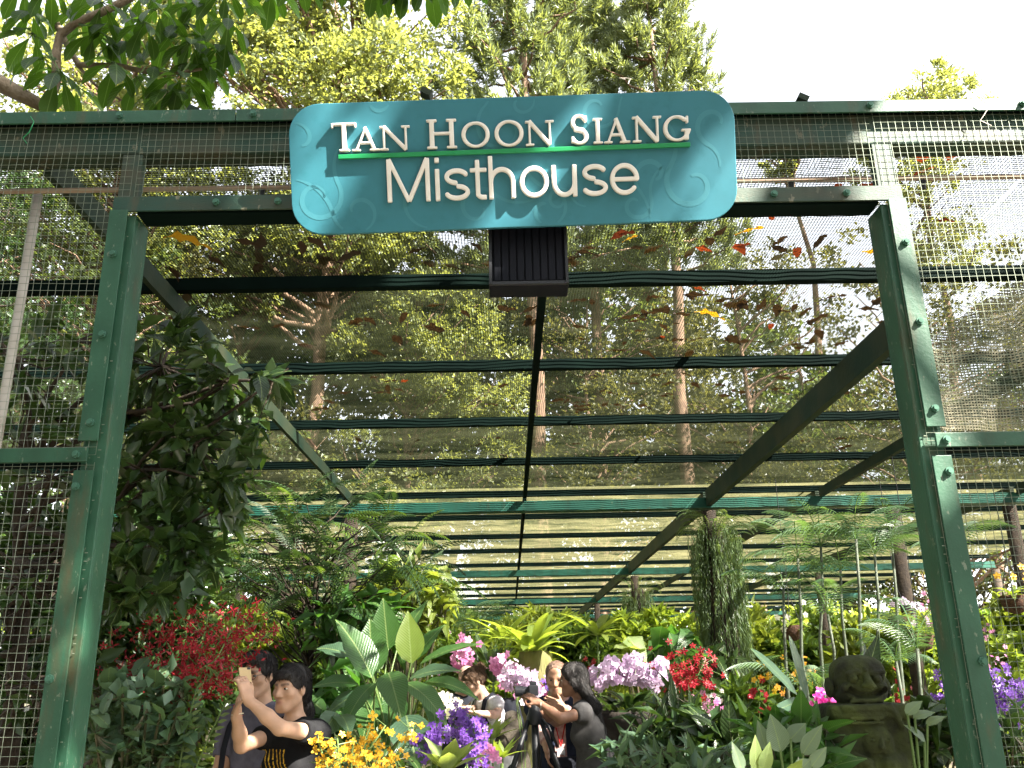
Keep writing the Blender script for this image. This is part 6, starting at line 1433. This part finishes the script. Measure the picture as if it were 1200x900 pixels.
    if dress is None: S4.cap(pel+Z*0.05, pel-Z*0.03*shirtlen, 0.168*s, 0.17*s, k=0.06)
    else:
        wst = che*0.5+pel*0.5
        S4.cap(wst-Z*0.02, pel-Z*0.42, 0.135*s, 0.27*s, k=0.05)
    for q, A in arms.items():
        sh = shs[q]; el = np.array(A['el'], float); e = sh+(el-sh)*sleeve
        S4.cap(sh-(el-sh)*0.02, e, 0.066*s, 0.062*s*(0.92 if female else 1), k=0.035, flat=True)
        if longsleeve: S4.cap(e, el, 0.058*s, 0.052*s, k=0.02); S4.cap(el, el+(np.array(A['wr'])-el)*0.9, 0.052*s, 0.040*s, k=0.02, flat=True)
    S4.ell(nb+ut*0.045*s+fw*0.02*s, (0.074*s, 0.078*s, 0.062*s), RB, k=0.008, sub=True)
    if dress is not None:
        def post(G, ax):
            X = ax[0][:, None, None]-pel[0]; Y = ax[1][None, :, None]-pel[1]; Zz = ax[2][None, None, :]
            an_ = np.arctan2(Y, X); w = np.clip((che[2]-0.1-Zz)/0.5, 0, 1)
            return np.maximum(wr_(0.0022)(G, ax)+w*0.011*np.sin(an_*17+np.sin(Zz*6)), (hipz-0.36)-Zz)
    else: post = wr_(0.0030)
    V4, F4 = S4.mesh(cres, post)
    mi = None; mats_ = [shirt]
    if shirt_print is not None: mi, mats_ = shirt_print(V4[F4].mean(1), nb, rt, fw, ut, s)
    part('dress' if dress is not None else 'shirt', npmesh('shirt', V4-WO[T.name], F4, mi=mi), mats_, T)
    if vest is not None:
        S5 = SDF(); torso(S5, 0.026)
        for q in (-1, 1):
            S5.cap(shs[q], shs[q]+(np.array(arms[q]['el'])-shs[q])*0.5, 0.075*s, 0.07*s, k=0.03, flat=True) if q in arms else None
        S5.cap(pel+Z*0.08, pel-Z*0.02, 0.178*s, 0.18*s, k=0.05)
        S5.ell(nb+ut*0.03*s+fw*0.02, (0.085*s, 0.085*s, 0.085*s), RB, k=0.01, sub=True)
        S5.box(nb+fw*0.17*s-ut*0.25*s, (0.042*s, 0.11*s, 0.30*s), RB, 0.01, k=0.01, sub=True)
        V5, F5 = S5.mesh(cres, wr_(0.003, 1.2)); part('vest', npmesh('vest', V5-WO[T.name], F5), vest, T)
    # hair
    S6 = SDF()
    if hair in ('short', 'ponytail', 'long', 'bun'):
        S6.ell(H(0, -0.014, 0.034), np.array((0.085, 0.104, 0.094))*s, RH, k=0.02)
        if hair == 'short':
            S6.ell(H(0, 0.03, 0.085), np.array((0.066, 0.06, 0.036))*s, RH, k=0.03); S6.ell(H(0, -0.055, -0.01), np.array((0.072, 0.05, 0.07))*s, RH, k=0.03)
            for q in (-1, 1): S6.cap(H(q*0.074, 0.02, 0.03), H(q*0.074, 0.012, 0.0), 0.010*s, k=0.01)
        S6.ell(H(0, 0.088, -0.028), np.array((0.074, 0.072, 0.088))*s, RH, k=0.012, sub=True)
        for q in (-1, 1): S6.ell(H(q*0.09, 0.0, -0.03), np.array((0.03, 0.03, 0.045))*s, RH, k=0.01, sub=True)
        if hair == 'ponytail':
            S6.ell(H(0.0, 0.076, 0.070), np.array((0.060, 0.020, 0.022))*s, RH, k=0.015); S6.ell(H(0.0, 0.090, 0.058), np.array((0.042, 0.010, 0.012))*s, RH, k=0.010)
            S6.ell(H(0, -0.07, -0.02), np.array((0.06, 0.05, 0.07))*s, RH, k=0.03); b0 = H(0, -0.105, -0.02); S6.cap(b0, b0-Z*0.10*s-fw*0.02+rt*0*s, 0.036*s, 0.036*s, k=0.03); S6.cap(b0-Z*0.10*s-fw*0.02, b0-Z*0.24*s-fw*0.0, 0.036*s, 0.016*s, k=0.03)
        if hair == 'long':
            S6.ell(H(0, -0.06, -0.03), np.array((0.076, 0.06, 0.09))*s, RH, k=0.04)
            for q in (-1, -.4, .4, 1):
                b0 = H(q*0.055, -0.075+0.02*abs(q), -0.04); S6.cap(b0, nb-fw*0.085*s+rt*q*0.06*s-ut*0.05*s, 0.040*s, 0.038*s, k=0.03); S6.cap(nb-fw*0.085*s+rt*q*0.06*s-ut*0.05*s, nb-fw*0.115*s+rt*q*0.05*s-ut*0.25*s, 0.036*s, 0.014*s, k=0.03)
            for q in (-1, 1): S6.cap(H(q*0.072, 0.03, 0.045), H(q*0.078, -0.02, -0.05), 0.016*s, 0.02*s, k=0.02)
        if hair == 'bun':
            S6.ell(H(0, -0.06, 0.01), np.array((0.072, 0.05, 0.06))*s, RH, k=0.03); S6.ell(H(0, -0.095, 0.085), np.array((0.042, 0.038, 0.036))*s, RH, k=0.012); S6.ell(H(0, 0.07, 0.066), np.array((0.055, 0.02, 0.022))*s, RH, k=0.015)
            for q in (-1, 1): S6.cap(H(q*0.076, 0.035, 0.04), H(q*0.076, 0.02, -0.04), 0.010*s, 0.006*s, k=0.012)
    elif hair == 'thin':
        S6.ell(H(0, -0.016, 0.030), np.array((0.081, 0.100, 0.092))*s, RH, k=0.02); S6.ell(H(0, 0.088, -0.005), np.array((0.072, 0.075, 0.092))*s, RH, k=0.02, sub=True); S6.ell(H(0, 0.03, -0.08), np.array((0.09, 0.08, 0.08))*s, RH, k=0.02, sub=True)
    if S6.p:
        def hp(G, ax):
            X = (ax[0][:, None, None]-c[0]); Y = (ax[1][None, :, None]-c[1]); Zz = (ax[2][None, None, :]-c[2])
            a_ = np.arctan2(X*r[0]+Y*r[1]+Zz*r[2], -(X*f[0]+Y*f[1]+Zz*f[2])+0.02); return G+0.0010*np.sin(a_*34+Zz*30)+0.0008*np.sin(a_*61-Zz*45)
        V6, F6 = S6.mesh(0.0062, hp); hm = part('hair', npmesh('hair', V6-WO[T.name], F6), hairmat, T)
        rs = np.random.default_rng(int(c[0]*1e3) % 9973); no = np.empty(len(V6)*3, dtype=np.float32); hm.data.vertices.foreach_get('normal', no); no = no.reshape(-1, 3)
        if np.mean(np.sum(no*(V6-V6.mean(0)), 1)) < 0: no = -no
        ix = rs.choice(len(V6), min(len(V6), 4200)); pv = V6[ix]; nn = no[ix]
        top_ = np.clip(((pv-c)@u-0.06*s)/(0.06*s), 0, 1)[:, None]; ff = np.clip(((pv-c)@f)/(0.08*s), -1, 1)[:, None]
        fl = -Z[None]*1.0+top_*(f[None]*np.where(ff > -0.3, 1.2, -1.2))+rs.normal(size=pv.shape)*0.16
        fl = fl-nn*np.sum(fl*nn, 1, keepdims=True); fl = unit(fl)
        keep = ~((((pv-c)@f) > 0.055*s) & (((pv-c)@u) < 0.045*s)); pv, nn, fl = pv[keep], nn[keep], fl[keep]
        VV, FF, vv = cloud(pv+nn*0.001-WO[T.name], fl+nn*rs.uniform(0.0, 0.10, (len(pv), 1)), nn, rs.uniform(0.03, 0.065, len(pv))*(0.6 if hair == 'thin' else 1)*np.where((((pv-c)@f) > 0.02*s) & (((pv-c)@u) > 0.0), 0.35, 1.0), 0.0032, rs.uniform(0, .98, len(pv)), 0.1)
        part('hair_strands', npmesh('hair_strands', VV, FF, vv), hairmat, T, stuff=True)
    return T, dict(H=H, r=r, f=f, u=u, nb=nb, rt=rt, fw=fw, ut=ut, pel=pel, che=che, s=s, c=c)
def glasses(T, d, sun=False):
    g = MB(); H = d['H']
    for q in (-1, 1):
        g.tube([H(q*0.032+0.021*math.cos(a), 0.104-abs(0.021*math.cos(a)*q*0.2), -0.002+0.016*math.sin(a)) for a in np.linspace(0, 6.283, 15)], 0.0017*d['s'], 5)
        g.tube([H(q*0.053, 0.100, 0.003), H(q*0.078, 0.06, 0.003), H(q*0.082, 0.0, 0.0)], 0.0017*d['s'], 5)
    g.tube([H(-0.011, 0.106, 0), H(0.011, 0.106, 0)], 0.0017*d['s'], 5)
    g.build('spectacles', FRAME, T)
def strip(T, name, pts, w, n, mt):
    """flat band following points; n = outward normals"""
    V = []; F = []
    for i, p in enumerate(pts):
        p = np.array(p, float); d = unit(np.array(pts[min(i+1, len(pts)-1)], float)-np.array(pts[max(i-1, 0)], float)); x = unit(np.cross(d, n)); o = np.array(n)*0.004
        V += [p-x*w/2, p+x*w/2, p+x*w/2+o, p-x*w/2+o]
        if i:
            a, b = 4*(i-1), 4*i
            for k in range(4): F.append((a+k, a+(k+1) % 4, b+(k+1) % 4, b+k))
    return part(name, npmesh(name, np.array(V)-WO[T.name], np.array(F), smooth=False), mt, T)
# --- woman with a phone
def piano(cn, nb, rt, fw, ut, s):
    l_ = cn-nb; x = (l_@rt)/s; z = (l_@ut)/s; y = l_@fw; mi = np.zeros(len(cn), int); fr = y > 0.02
    k0, k1 = -0.10, 0.075                                     # keyboard
    keys = fr & (z < -0.235) & (z > -0.56) & (x > k0) & (x < k1)
    mi[keys] = 1
    ph = ((x-k0)/(k1-k0)*6) % 1
    mi[keys & (ph < 0.36) & (z > -0.33)] = 0
    mi[keys & ((ph > 0.66) & (ph < 0.72)) & (z < -0.33)] = 0
    fan = fr & (z > -0.235) & (z < -0.13); xx = (x-k0)-(-(z+0.235))*(-0.55); ph2 = ((xx)/(k1-k0)*6) % 1
    mi[fan & (ph2 < 0.22) & (xx > 0) & (xx < (k1-k0))] = 1
    sp = (x > 0.105) & (x < 0.19) & (z < -0.2) & (z > -0.52) & (np.sin(x*210+np.sin(z*40)*2)*np.sin(z*130+x*60) > 0.1) & (y > -0.03)
    mi[sp] = 2
    return mi, [C_BLACK, C_PRINT, C_TAN]
e1 = P(341, 806, 4.9)
ph_c = P(288, 797, 4.56)
W1, d1 = person('woman in a black keyboard-print shirt raising a phone with both hands', e1, (-0.46, -0.88, -0.03), (-0.55, -0.83), {
    1: dict(el=P(283, 874, 4.72), wr=P(277, 838, 4.62), d=(0.10, -0.05, 1), n=(0.9, 0.2, -0.1), curl=0.75, side=-1, thumb=(0.7, 0.7, 0.2)),
    -1: dict(el=P(328, 853, 4.52), wr=P(291, 820, 4.52), d=(-0.35, 0.05, 0.9), n=(-0.75, 0.55, -0.3), curl=0.9, side=-1, thumb=(0.9, 0.55, 0.1))}, s=0.97, skin=SK1, res=0.0065, hair='ponytail', female=True, shirt=C_BLACK, sleeve=0.45, shirt_print=piano, lean=(-0.02, -0.03))
MB().tube([P(282, 837, 4.60)+np.array((0.028*math.cos(a)-.022, 0.028*math.sin(a)+.02, 0.004*math.cos(a))) for a in np.linspace(0, 6.283, 15)], 0.0028, 5).build('bracelet', MAT['f_whi'], W1)
phn = unit(np.array((0.72, -0.62, 0.3))); px_, pf_, pu_ = frame(phn)
PH = thing('phone', 'gold-backed phone held up in front of the face of the man in grey', 'phone', ph_c)
gold = mat('gold_metal', (0.42, 0.30, 0.15), 0.35, metal=0.5)
RP = np.array([px_, pf_, pu_]).T
MB().box(ph_c, (0.066, 0.008, 0.125), RP).build('case', gold, PH, bevel=0.003)
MB().box(ph_c-pf_*0.0045, (0.060, 0.002, 0.112), RP).build('screen', MAT['black'], PH)
MB().box(ph_c+pf_*0.005+pu_*0.055-px_*0.02, (0.016, 0.003, 0.009), RP).build('lens', MAT['black'], PH)
# --- man in grey
def letters_print(cn, nb, rt, fw, ut, s):
    l_ = cn-nb; x = (l_@rt)/s; z = (l_@ut)/s; y = l_@fw; mi = np.zeros(len(cn), int)
    zz = z+0.175-0.6*x*x
    mi[(y > 0.02) & (np.abs(zz) < 0.022) & (np.abs(x) < 0.10) & (np.sin(x*190) > 0.35)] = 1
    return mi, [C_GREY, C_INK]
e2 = P(302, 790, 5.3)
W2, d2 = person('man with spectacles in a grey-violet t-shirt standing behind the raised phone', e2, (-0.30, -0.94, -0.10), (-0.35, -0.94), {
    1: dict(el=P(258, 905, 5.35), wr=P(262, 968, 5.25), d=(0.05, -0.1, -1), n=(1, 0, 0), curl=0.4), -1: dict(el=P(340, 890, 5.45), wr=P(338, 950, 5.35), d=(0, -0.1, -1), n=(-1, 0, 0), curl=0.4)}, s=1.03, skin=SK1, res=0.0078, hair='short', shirt=C_GREY, sleeve=0.72, shirt_print=letters_print)
glasses(W2, d2)
D2 = d2; sp_ = [D2['nb']+D2['rt']*0.13+D2['fw']*0.0+D2['ut']*0.0, D2['nb']+D2['rt']*0.135+D2['fw']*0.09-D2['ut']*0.10, D2['nb']+D2['rt']*0.14+D2['fw']*0.125-D2['ut']*0.22, D2['nb']+D2['rt']*0.155+D2['fw']*0.12-D2['ut']*0.38, D2['nb']+D2['rt']*0.17+D2['fw']*0.08-D2['ut']*0.5]
strip(W2, 'bag_strap', sp_, 0.035, D2['fw'], C_DK)
# --- woman in a charcoal dress with the camera
e3 = P(671, 796, 7.0)
W3, d3 = person('woman with long black hair in a charcoal dress working the camera', e3, (-0.98, 0.12, -0.10), (-0.86, 0.1), {
    -1: dict(el=P(657, 842, 6.72), wr=P(632, 824, 6.80), d=(-0.75, 0.25, 0.5), n=(-0.2, 0.6, -0.7), curl=0.55, side=1), 1: dict(el=P(652, 846, 7.25), wr=P(630, 832, 7.02), d=(-0.8, -0.2, 0.4), n=(-0.3, -0.2, 0.9), curl=0.6, side=1)}, s=0.98, skin=SK3, res=0.009, hair='long', female=True, shirt=C_DRESS, sleeve=0.36, dress=True, lean=(-0.12, 0))
D3 = d3
MB().tube([P(634, 826, 6.80)+np.array((0.0, 0.030*math.cos(a)+.0, 0.030*math.sin(a)-.004)) for a in np.linspace(0, 6.283, 13)], 0.008, 6).build('watch', mat('steel_watch', (0.5, 0.48, 0.45), 0.35, metal=0.7), W3)
# --- tripod and camera
tc_ = P(626, 824, 7.0)
TP = thing('tripod', 'black tripod with spread legs in front of the woman in charcoal', 'tripod', (tc_[0], tc_[1], 0))
MB().tube([(tc_[0], tc_[1], 0.55), (tc_[0], tc_[1], tc_[2]-0.02)], 0.026, 10).build('centre_column', MAT['black'], TP, smooth=True)
MB().lathe([(0.05, tc_[2]-0.15), (0.062, tc_[2]-0.10), (0.045, tc_[2]-0.06), (0.035, tc_[2])], (tc_[0], tc_[1], 0), 12).build('head', MAT['black'], TP, smooth=True)
top_ = np.array((tc_[0], tc_[1], tc_[2]-0.12))
for a in (200, 335, 80):
    d = np.array((math.cos(math.radians(a)), math.sin(math.radians(a)), 0)); f_ = np.array((tc_[0], tc_[1], 0))+d*0.58
    s_ = top_+d*0.05; mid = s_*0.5+f_*0.5
    lg = MB().tube([s_, mid], 0.019, 8).tube([mid, f_], 0.014, 8).build('leg', MAT['black'], TP, smooth=True)
    MB().tube([mid-(f_-mid)*0.04, mid+(f_-mid)*0.06], 0.025, 8).build('clamp', MAT['black'], lg); MB().tube([f_-(f_-mid)*0.05, f_], 0.02, 8).build('foot', MAT['black'], lg)
MB().tube([tc_-(0, 0, .06), tc_+np.array((0.10, -0.06, -0.16)), tc_+np.array((0.16, -0.08, -0.30))], 0.010, 7).build('pan_handle', MAT['black'], TP, smooth=True)
cc = P(618, 810, 7.0)
CM = thing('camera', 'black camera with a lens pointing left on the tripod', 'camera', cc)
MB().box(cc+np.array((0.045, 0, 0.005)), (0.075, 0.115, 0.075)).build('camera_body', MAT['black'], CM, bevel=0.008)
MB().box(cc+np.array((0.045, 0, 0.055)), (0.05, 0.05, 0.03)).build('viewfinder', MAT['black'], CM, bevel=0.006)
ln = MB().tube([cc+(0.01, 0, 0), cc-(0.035, 0, 0), cc-(0.036, 0, 0), cc-(0.09, 0, 0)], [0.034, 0.034, 0.038, 0.038], 16).build('lens', MAT['black'], CM, smooth=False)
MB().tube([cc-(0.0905, 0, 0), cc-(0.092, 0, 0)], 0.032, 16).build('lens_glass', IRIS, ln)
MB().box(tc_+np.array((0.0, 0, 0.012)), (0.06, 0.06, 0.03)).build('mount_plate', MAT['black'], CM)
# --- man in the vest
e4 = P(652, 794, 7.45)
W4, d4 = person('older man in a navy vest over a patterned shirt, watching the camera', e4, (-0.18, -0.96, -0.22), (0.0, -1), {
    1: dict(el=P(634, 852, 7.5), wr=P(640, 873, 7.3), d=(0.1, -0.2, -1), n=(0.9, -0.2, 0), curl=0.5), -1: dict(el=P(684, 848, 7.45), wr=P(660, 830, 7.22), d=(-0.75, -0.1, 0.35), n=(-0.2, 0.95, 0), curl=0.6)}, s=1.03, skin=SK4, res=0.009, hair='thin', hairmat=HG_, shirt=C_PALE, longsleeve=True, sleeve=0.6, vest=C_NAVY, trousers=C_KHAKI, brow=0.45)
D4 = d4
lan = MB(); 
for q in (-1, 1): lan.tube([D4['nb']+D4['rt']*q*0.07+D4['fw']*0.03, D4['nb']+D4['rt']*q*0.045+D4['fw']*0.135-D4['ut']*0.15, D4['nb']+D4['fw']*0.15-D4['ut']*0.34], 0.005, 5)
lan.build('lanyard', cloth('red_lanyard', (0.45, 0.03, 0.03)), W4)
MB().box(D4['nb']+D4['fw']*0.155-D4['ut']*0.40, (0.062, 0.006, 0.095)).build('badge', C_WHITE, W4, bevel=0.002)
V, F = SDF().box(D4['pel']+np.array((0.02, -0.20, 0.03)), (0.13, 0.06, 0.09), rd=0.03).mesh(0.012); part('waist_bag', npmesh('waist_bag', V-WO[W4.name], F), C_DK, W4)
# --- woman in white
e5 = P(556, 798, 8.4)
W5, d5 = person('woman with a brown bun in a white t-shirt with a dark backpack', e5, (-0.78, -0.28, -0.42), (-0.75, -0.5), {
    -1: dict(el=P(583, 838, 8.25), wr=P(562, 836, 8.05), d=(-0.9, -0.1, 0.1), n=(0, 0.3, 0.9), curl=0.6, side=1), 1: dict(el=P(560, 832, 8.6), wr=P(548, 830, 8.3), d=(-0.9, -0.2, 0.1), n=(0, 0.3, 0.9), curl=0.6)}, s=0.97, skin=SK2, res=0.010, hair='bun', hairmat=HBR, female=True, shirt=C_WHITE, sleeve=0.5, lean=(-0.14, -0.06))
glasses(W5, d5)
D5 = d5
for q in (-1, 1):
    nb, rt, fw, ut = D5['nb'], D5['rt'], D5['fw'], D5['ut']; o = rt*q*0.095
    strip(W5, 'backpack_strap', [nb+o-fw*0.11-ut*0.06, nb+o-fw*0.03+ut*0.018, nb+o+fw*0.06+ut*0.0, nb+o*1.1+fw*0.13-ut*0.10, nb+o*1.35+fw*0.12-ut*0.22, nb+o*1.6+fw*0.02-ut*0.36, nb+o*1.2-fw*0.12-ut*0.4], 0.045, unit(fw*0.7+ut*0.5+rt*q*.3), C_DK)
V, F = SDF().box(D5['nb']-D5['fw']*0.20-D5['ut']*0.27, (0.13, 0.075, 0.2), np.array([D5['rt'], D5['fw'], D5['ut']]).T, 0.05).mesh(0.011); part('backpack', npmesh('backpack', V-WO[W5.name], F), C_DK, W5)
# --- bald man
e6 = P(547, 795, 8.95)
W6, d6 = person('bald man in dark clothes looking down beside the woman in white', e6, (0.55, -0.72, -0.42), (0.5, -0.8), {
    1: dict(el=P(526, 842, 8.9), wr=P(546, 830, 8.65), d=(0.9, -0.2, 0.1), n=(0, 0.4, 0.9), curl=0.6), -1: dict(el=P(572, 840, 9.0), wr=P(556, 834, 8.75), d=(-0.6, -0.4, 0.2), n=(0, 0.3, .9), curl=0.6)}, s=1.0, skin=SK2, res=0.010, hair='none', shirt=C_DK, longsleeve=True, sleeve=0.6, brow=0.5)
glasses(W6, d6)
# ---------------------------------------------------------------- stone figure
sc0 = P(1006, 800, 5.15); px1 = 5.15/FPX*1.0
SF = thing('stone_statue', 'mossy stone figure with bulging eyes and a wide grin among dark leaves', 'statue', (sc0[0], sc0[1], 0))
def X(px, py, dy=0.0): p = P(px, py, 5.15); return np.array((p[0], p[1]+dy, p[2]))
S = SDF()
S.box(X(1005, 797), (0.132, 0.125, 0.112), rd=0.07, k=0.02); S.ell(X(1004, 783), (0.120, 0.12, 0.070), k=0.03); S.ell(X(1006, 814, -.01), (0.142, 0.125, 0.062), k=0.02)
for q, ex in ((-1, 990), (1, 1018)):
    S.ell(X(ex, 795, -0.125), (0.034, 0.034, 0.030), k=0.004, sub=True); S.ell(X(ex, 795, -0.118), (0.026, 0.032, 0.023), k=0.002)
    S.cap(X(ex-7, 789, -.128), X(ex+7, 787.5, -.128), 0.011, k=0.008)
    S.ell(X(1005+q*33, 806), (0.022, 0.05, 0.055), k=0.012); S.ell(X(ex+q*6, 806, -.112), (0.034, 0.032, 0.026), k=0.014)
S.cap(X(1004, 791, -.128), X(1005, 802, -.170), 0.015, 0.026, k=0.010)
for q in (-1, 1): S.ell(X(1005+q*5.5, 803.5, -.160), (0.016, 0.020, 0.013), k=0.006)
S.ell(X(1003, 785, -.133), (0.012, 0.014, 0.012), k=0.005)
for i in range(11):
    t = i/10; S.ell(X(986+39*t, 815-7*(2*abs(t-.5))**2, -0.132+0.03*abs(t-.5)), (0.018, 0.040, 0.019), k=0.005, sub=True)
S.cap(X(989, 821, -.118), X(1023, 820, -.118), 0.012, k=0.008)
# shoulders, arms, trunk
S.box(X(1012, 862), (0.215, 0.13, 0.165), rd=0.04, k=0.01); S.box(X(1012, 833), (0.232, 0.155, 0.036), rd=0.022, k=0.008); S.box(X(1003, 829), (0.14, 0.165, 0.02), rd=0.015, k=0.006)
for q, sx in ((-1, 973), (1, 1051)):
    S.cap(X(sx, 842), X(sx-q*2, 880, -.04), 0.064, 0.055, k=0.012); S.cap(X(sx, 884, -.06), X(1014+q*13, 893, -.17), 0.052, 0.040, k=0.015)
for y_ in (836, 841, 846): S.cap(X(986, y_, -.150), X(1022, y_-1, -.150), 0.008, k=0.005)
S.cap(X(1030, 826, -.15), X(1045, 850, -.14), 0.015, k=0.008)
S.ell(X(1018, 869, -.12), (0.085, 0.055, 0.088), k=0.015)
for q in (-1, 1): S.ell(X(1018+q*9, 865, -.175), (0.020, 0.018, 0.012), k=0.004, sub=True); S.ell(X(1018+q*9, 865, -.168), (0.013, 0.014, 0.008), k=0.003)
S.cap(X(1018, 864, -.172), X(1018, 873, -.190), 0.010, 0.016, k=0.006); S.ell(X(1018, 882, -.172), (0.040, 0.022, 0.010), k=0.004, sub=True)
S.box(X(1012, 925), (0.21, 0.17, 0.16), rd=0.05, k=0.03)
def rough(G, ax):
    Xx = ax[0][:, None, None]; Y = ax[1][None, :, None]; Zz = ax[2][None, None, :]
    return G+0.0018*np.sin(Xx*61+np.sin(Zz*40)*2)*np.sin(Zz*57+Y*44)+0.0012*np.sin(Xx*133+Zz*97)*np.sin(Y*120-Zz*71)
V, F = S.mesh(0.0072, rough)
part('figure', npmesh('figure', V-WO[SF.name], F), MAT['stone'], SF)
zb = X(1012, 950)[2]
MB().box((sc0[0]+0.03, sc0[1], (zb+0.04)/2), (0.5, 0.42, zb+0.04)).build('plinth', MAT['stone'], SF, bevel=0.03)
# pointed leaf plant behind its head
PL = thing('pointed_leaf_plant', 'dark pointed leaf rising behind the stone head', 'plant', gp(P(1022, 820, 5.9)))
blade_leaf(PL, None, (1016, 790, 5.9), (1030, 740, 5.9), 22, 'l_dark', bend=0.2, kind='lance', up=(0, -1, 0.1)); blade_leaf(PL, None, (1018, 795, 5.9), (1012, 752, 6.0), 16, 'l_dark', bend=0.2, kind='lance', up=(0.4, -1, 0.1))
MB().tube([WO[PL.name], P(1016, 792, 5.9)], 0.012, 6).build('stem', MAT['stem_dark'], PL)
# trolley with the blue handle at the bottom edge
TR = thing('trolley', 'black-framed folding trolley with a blue padded handle by the purple flowers', 'trolley', gp(P(566, 890, 5.7)))
a_, b_ = P(557, 891, 5.7), P(573, 888, 5.7)
MB().tube([a_, a_*0.75+b_*.25+(0, 0, .004), b_*.75+a_*.25+(0, 0, .004), b_], [0.016, 0.019, 0.019, 0.016], 10).build('handle', mat('blue_foam', (0.03, 0.08, 0.36), 0.7), TR, smooth=True)
for p in (a_, b_): MB().tube([p-(b_-a_)*0.1*(1 if p is a_ else -1), np.array((p[0], p[1]+0.02, 0.10))], 0.010, 7).build('frame_tube', MAT['black'], TR, smooth=True)
MB().box(((a_[0]+b_[0])/2, a_[1]-0.12, 0.09), (b_[0]-a_[0]+0.12, 0.28, 0.02)).build('platform', MAT['black'], TR)
for p in (a_, b_): MB().tube([(p[0]-0.02, p[1]+0.03, 0.08), (p[0]+0.02, p[1]+0.03, 0.08)], 0.075, 14).build('wheel', MAT['black'], TR)
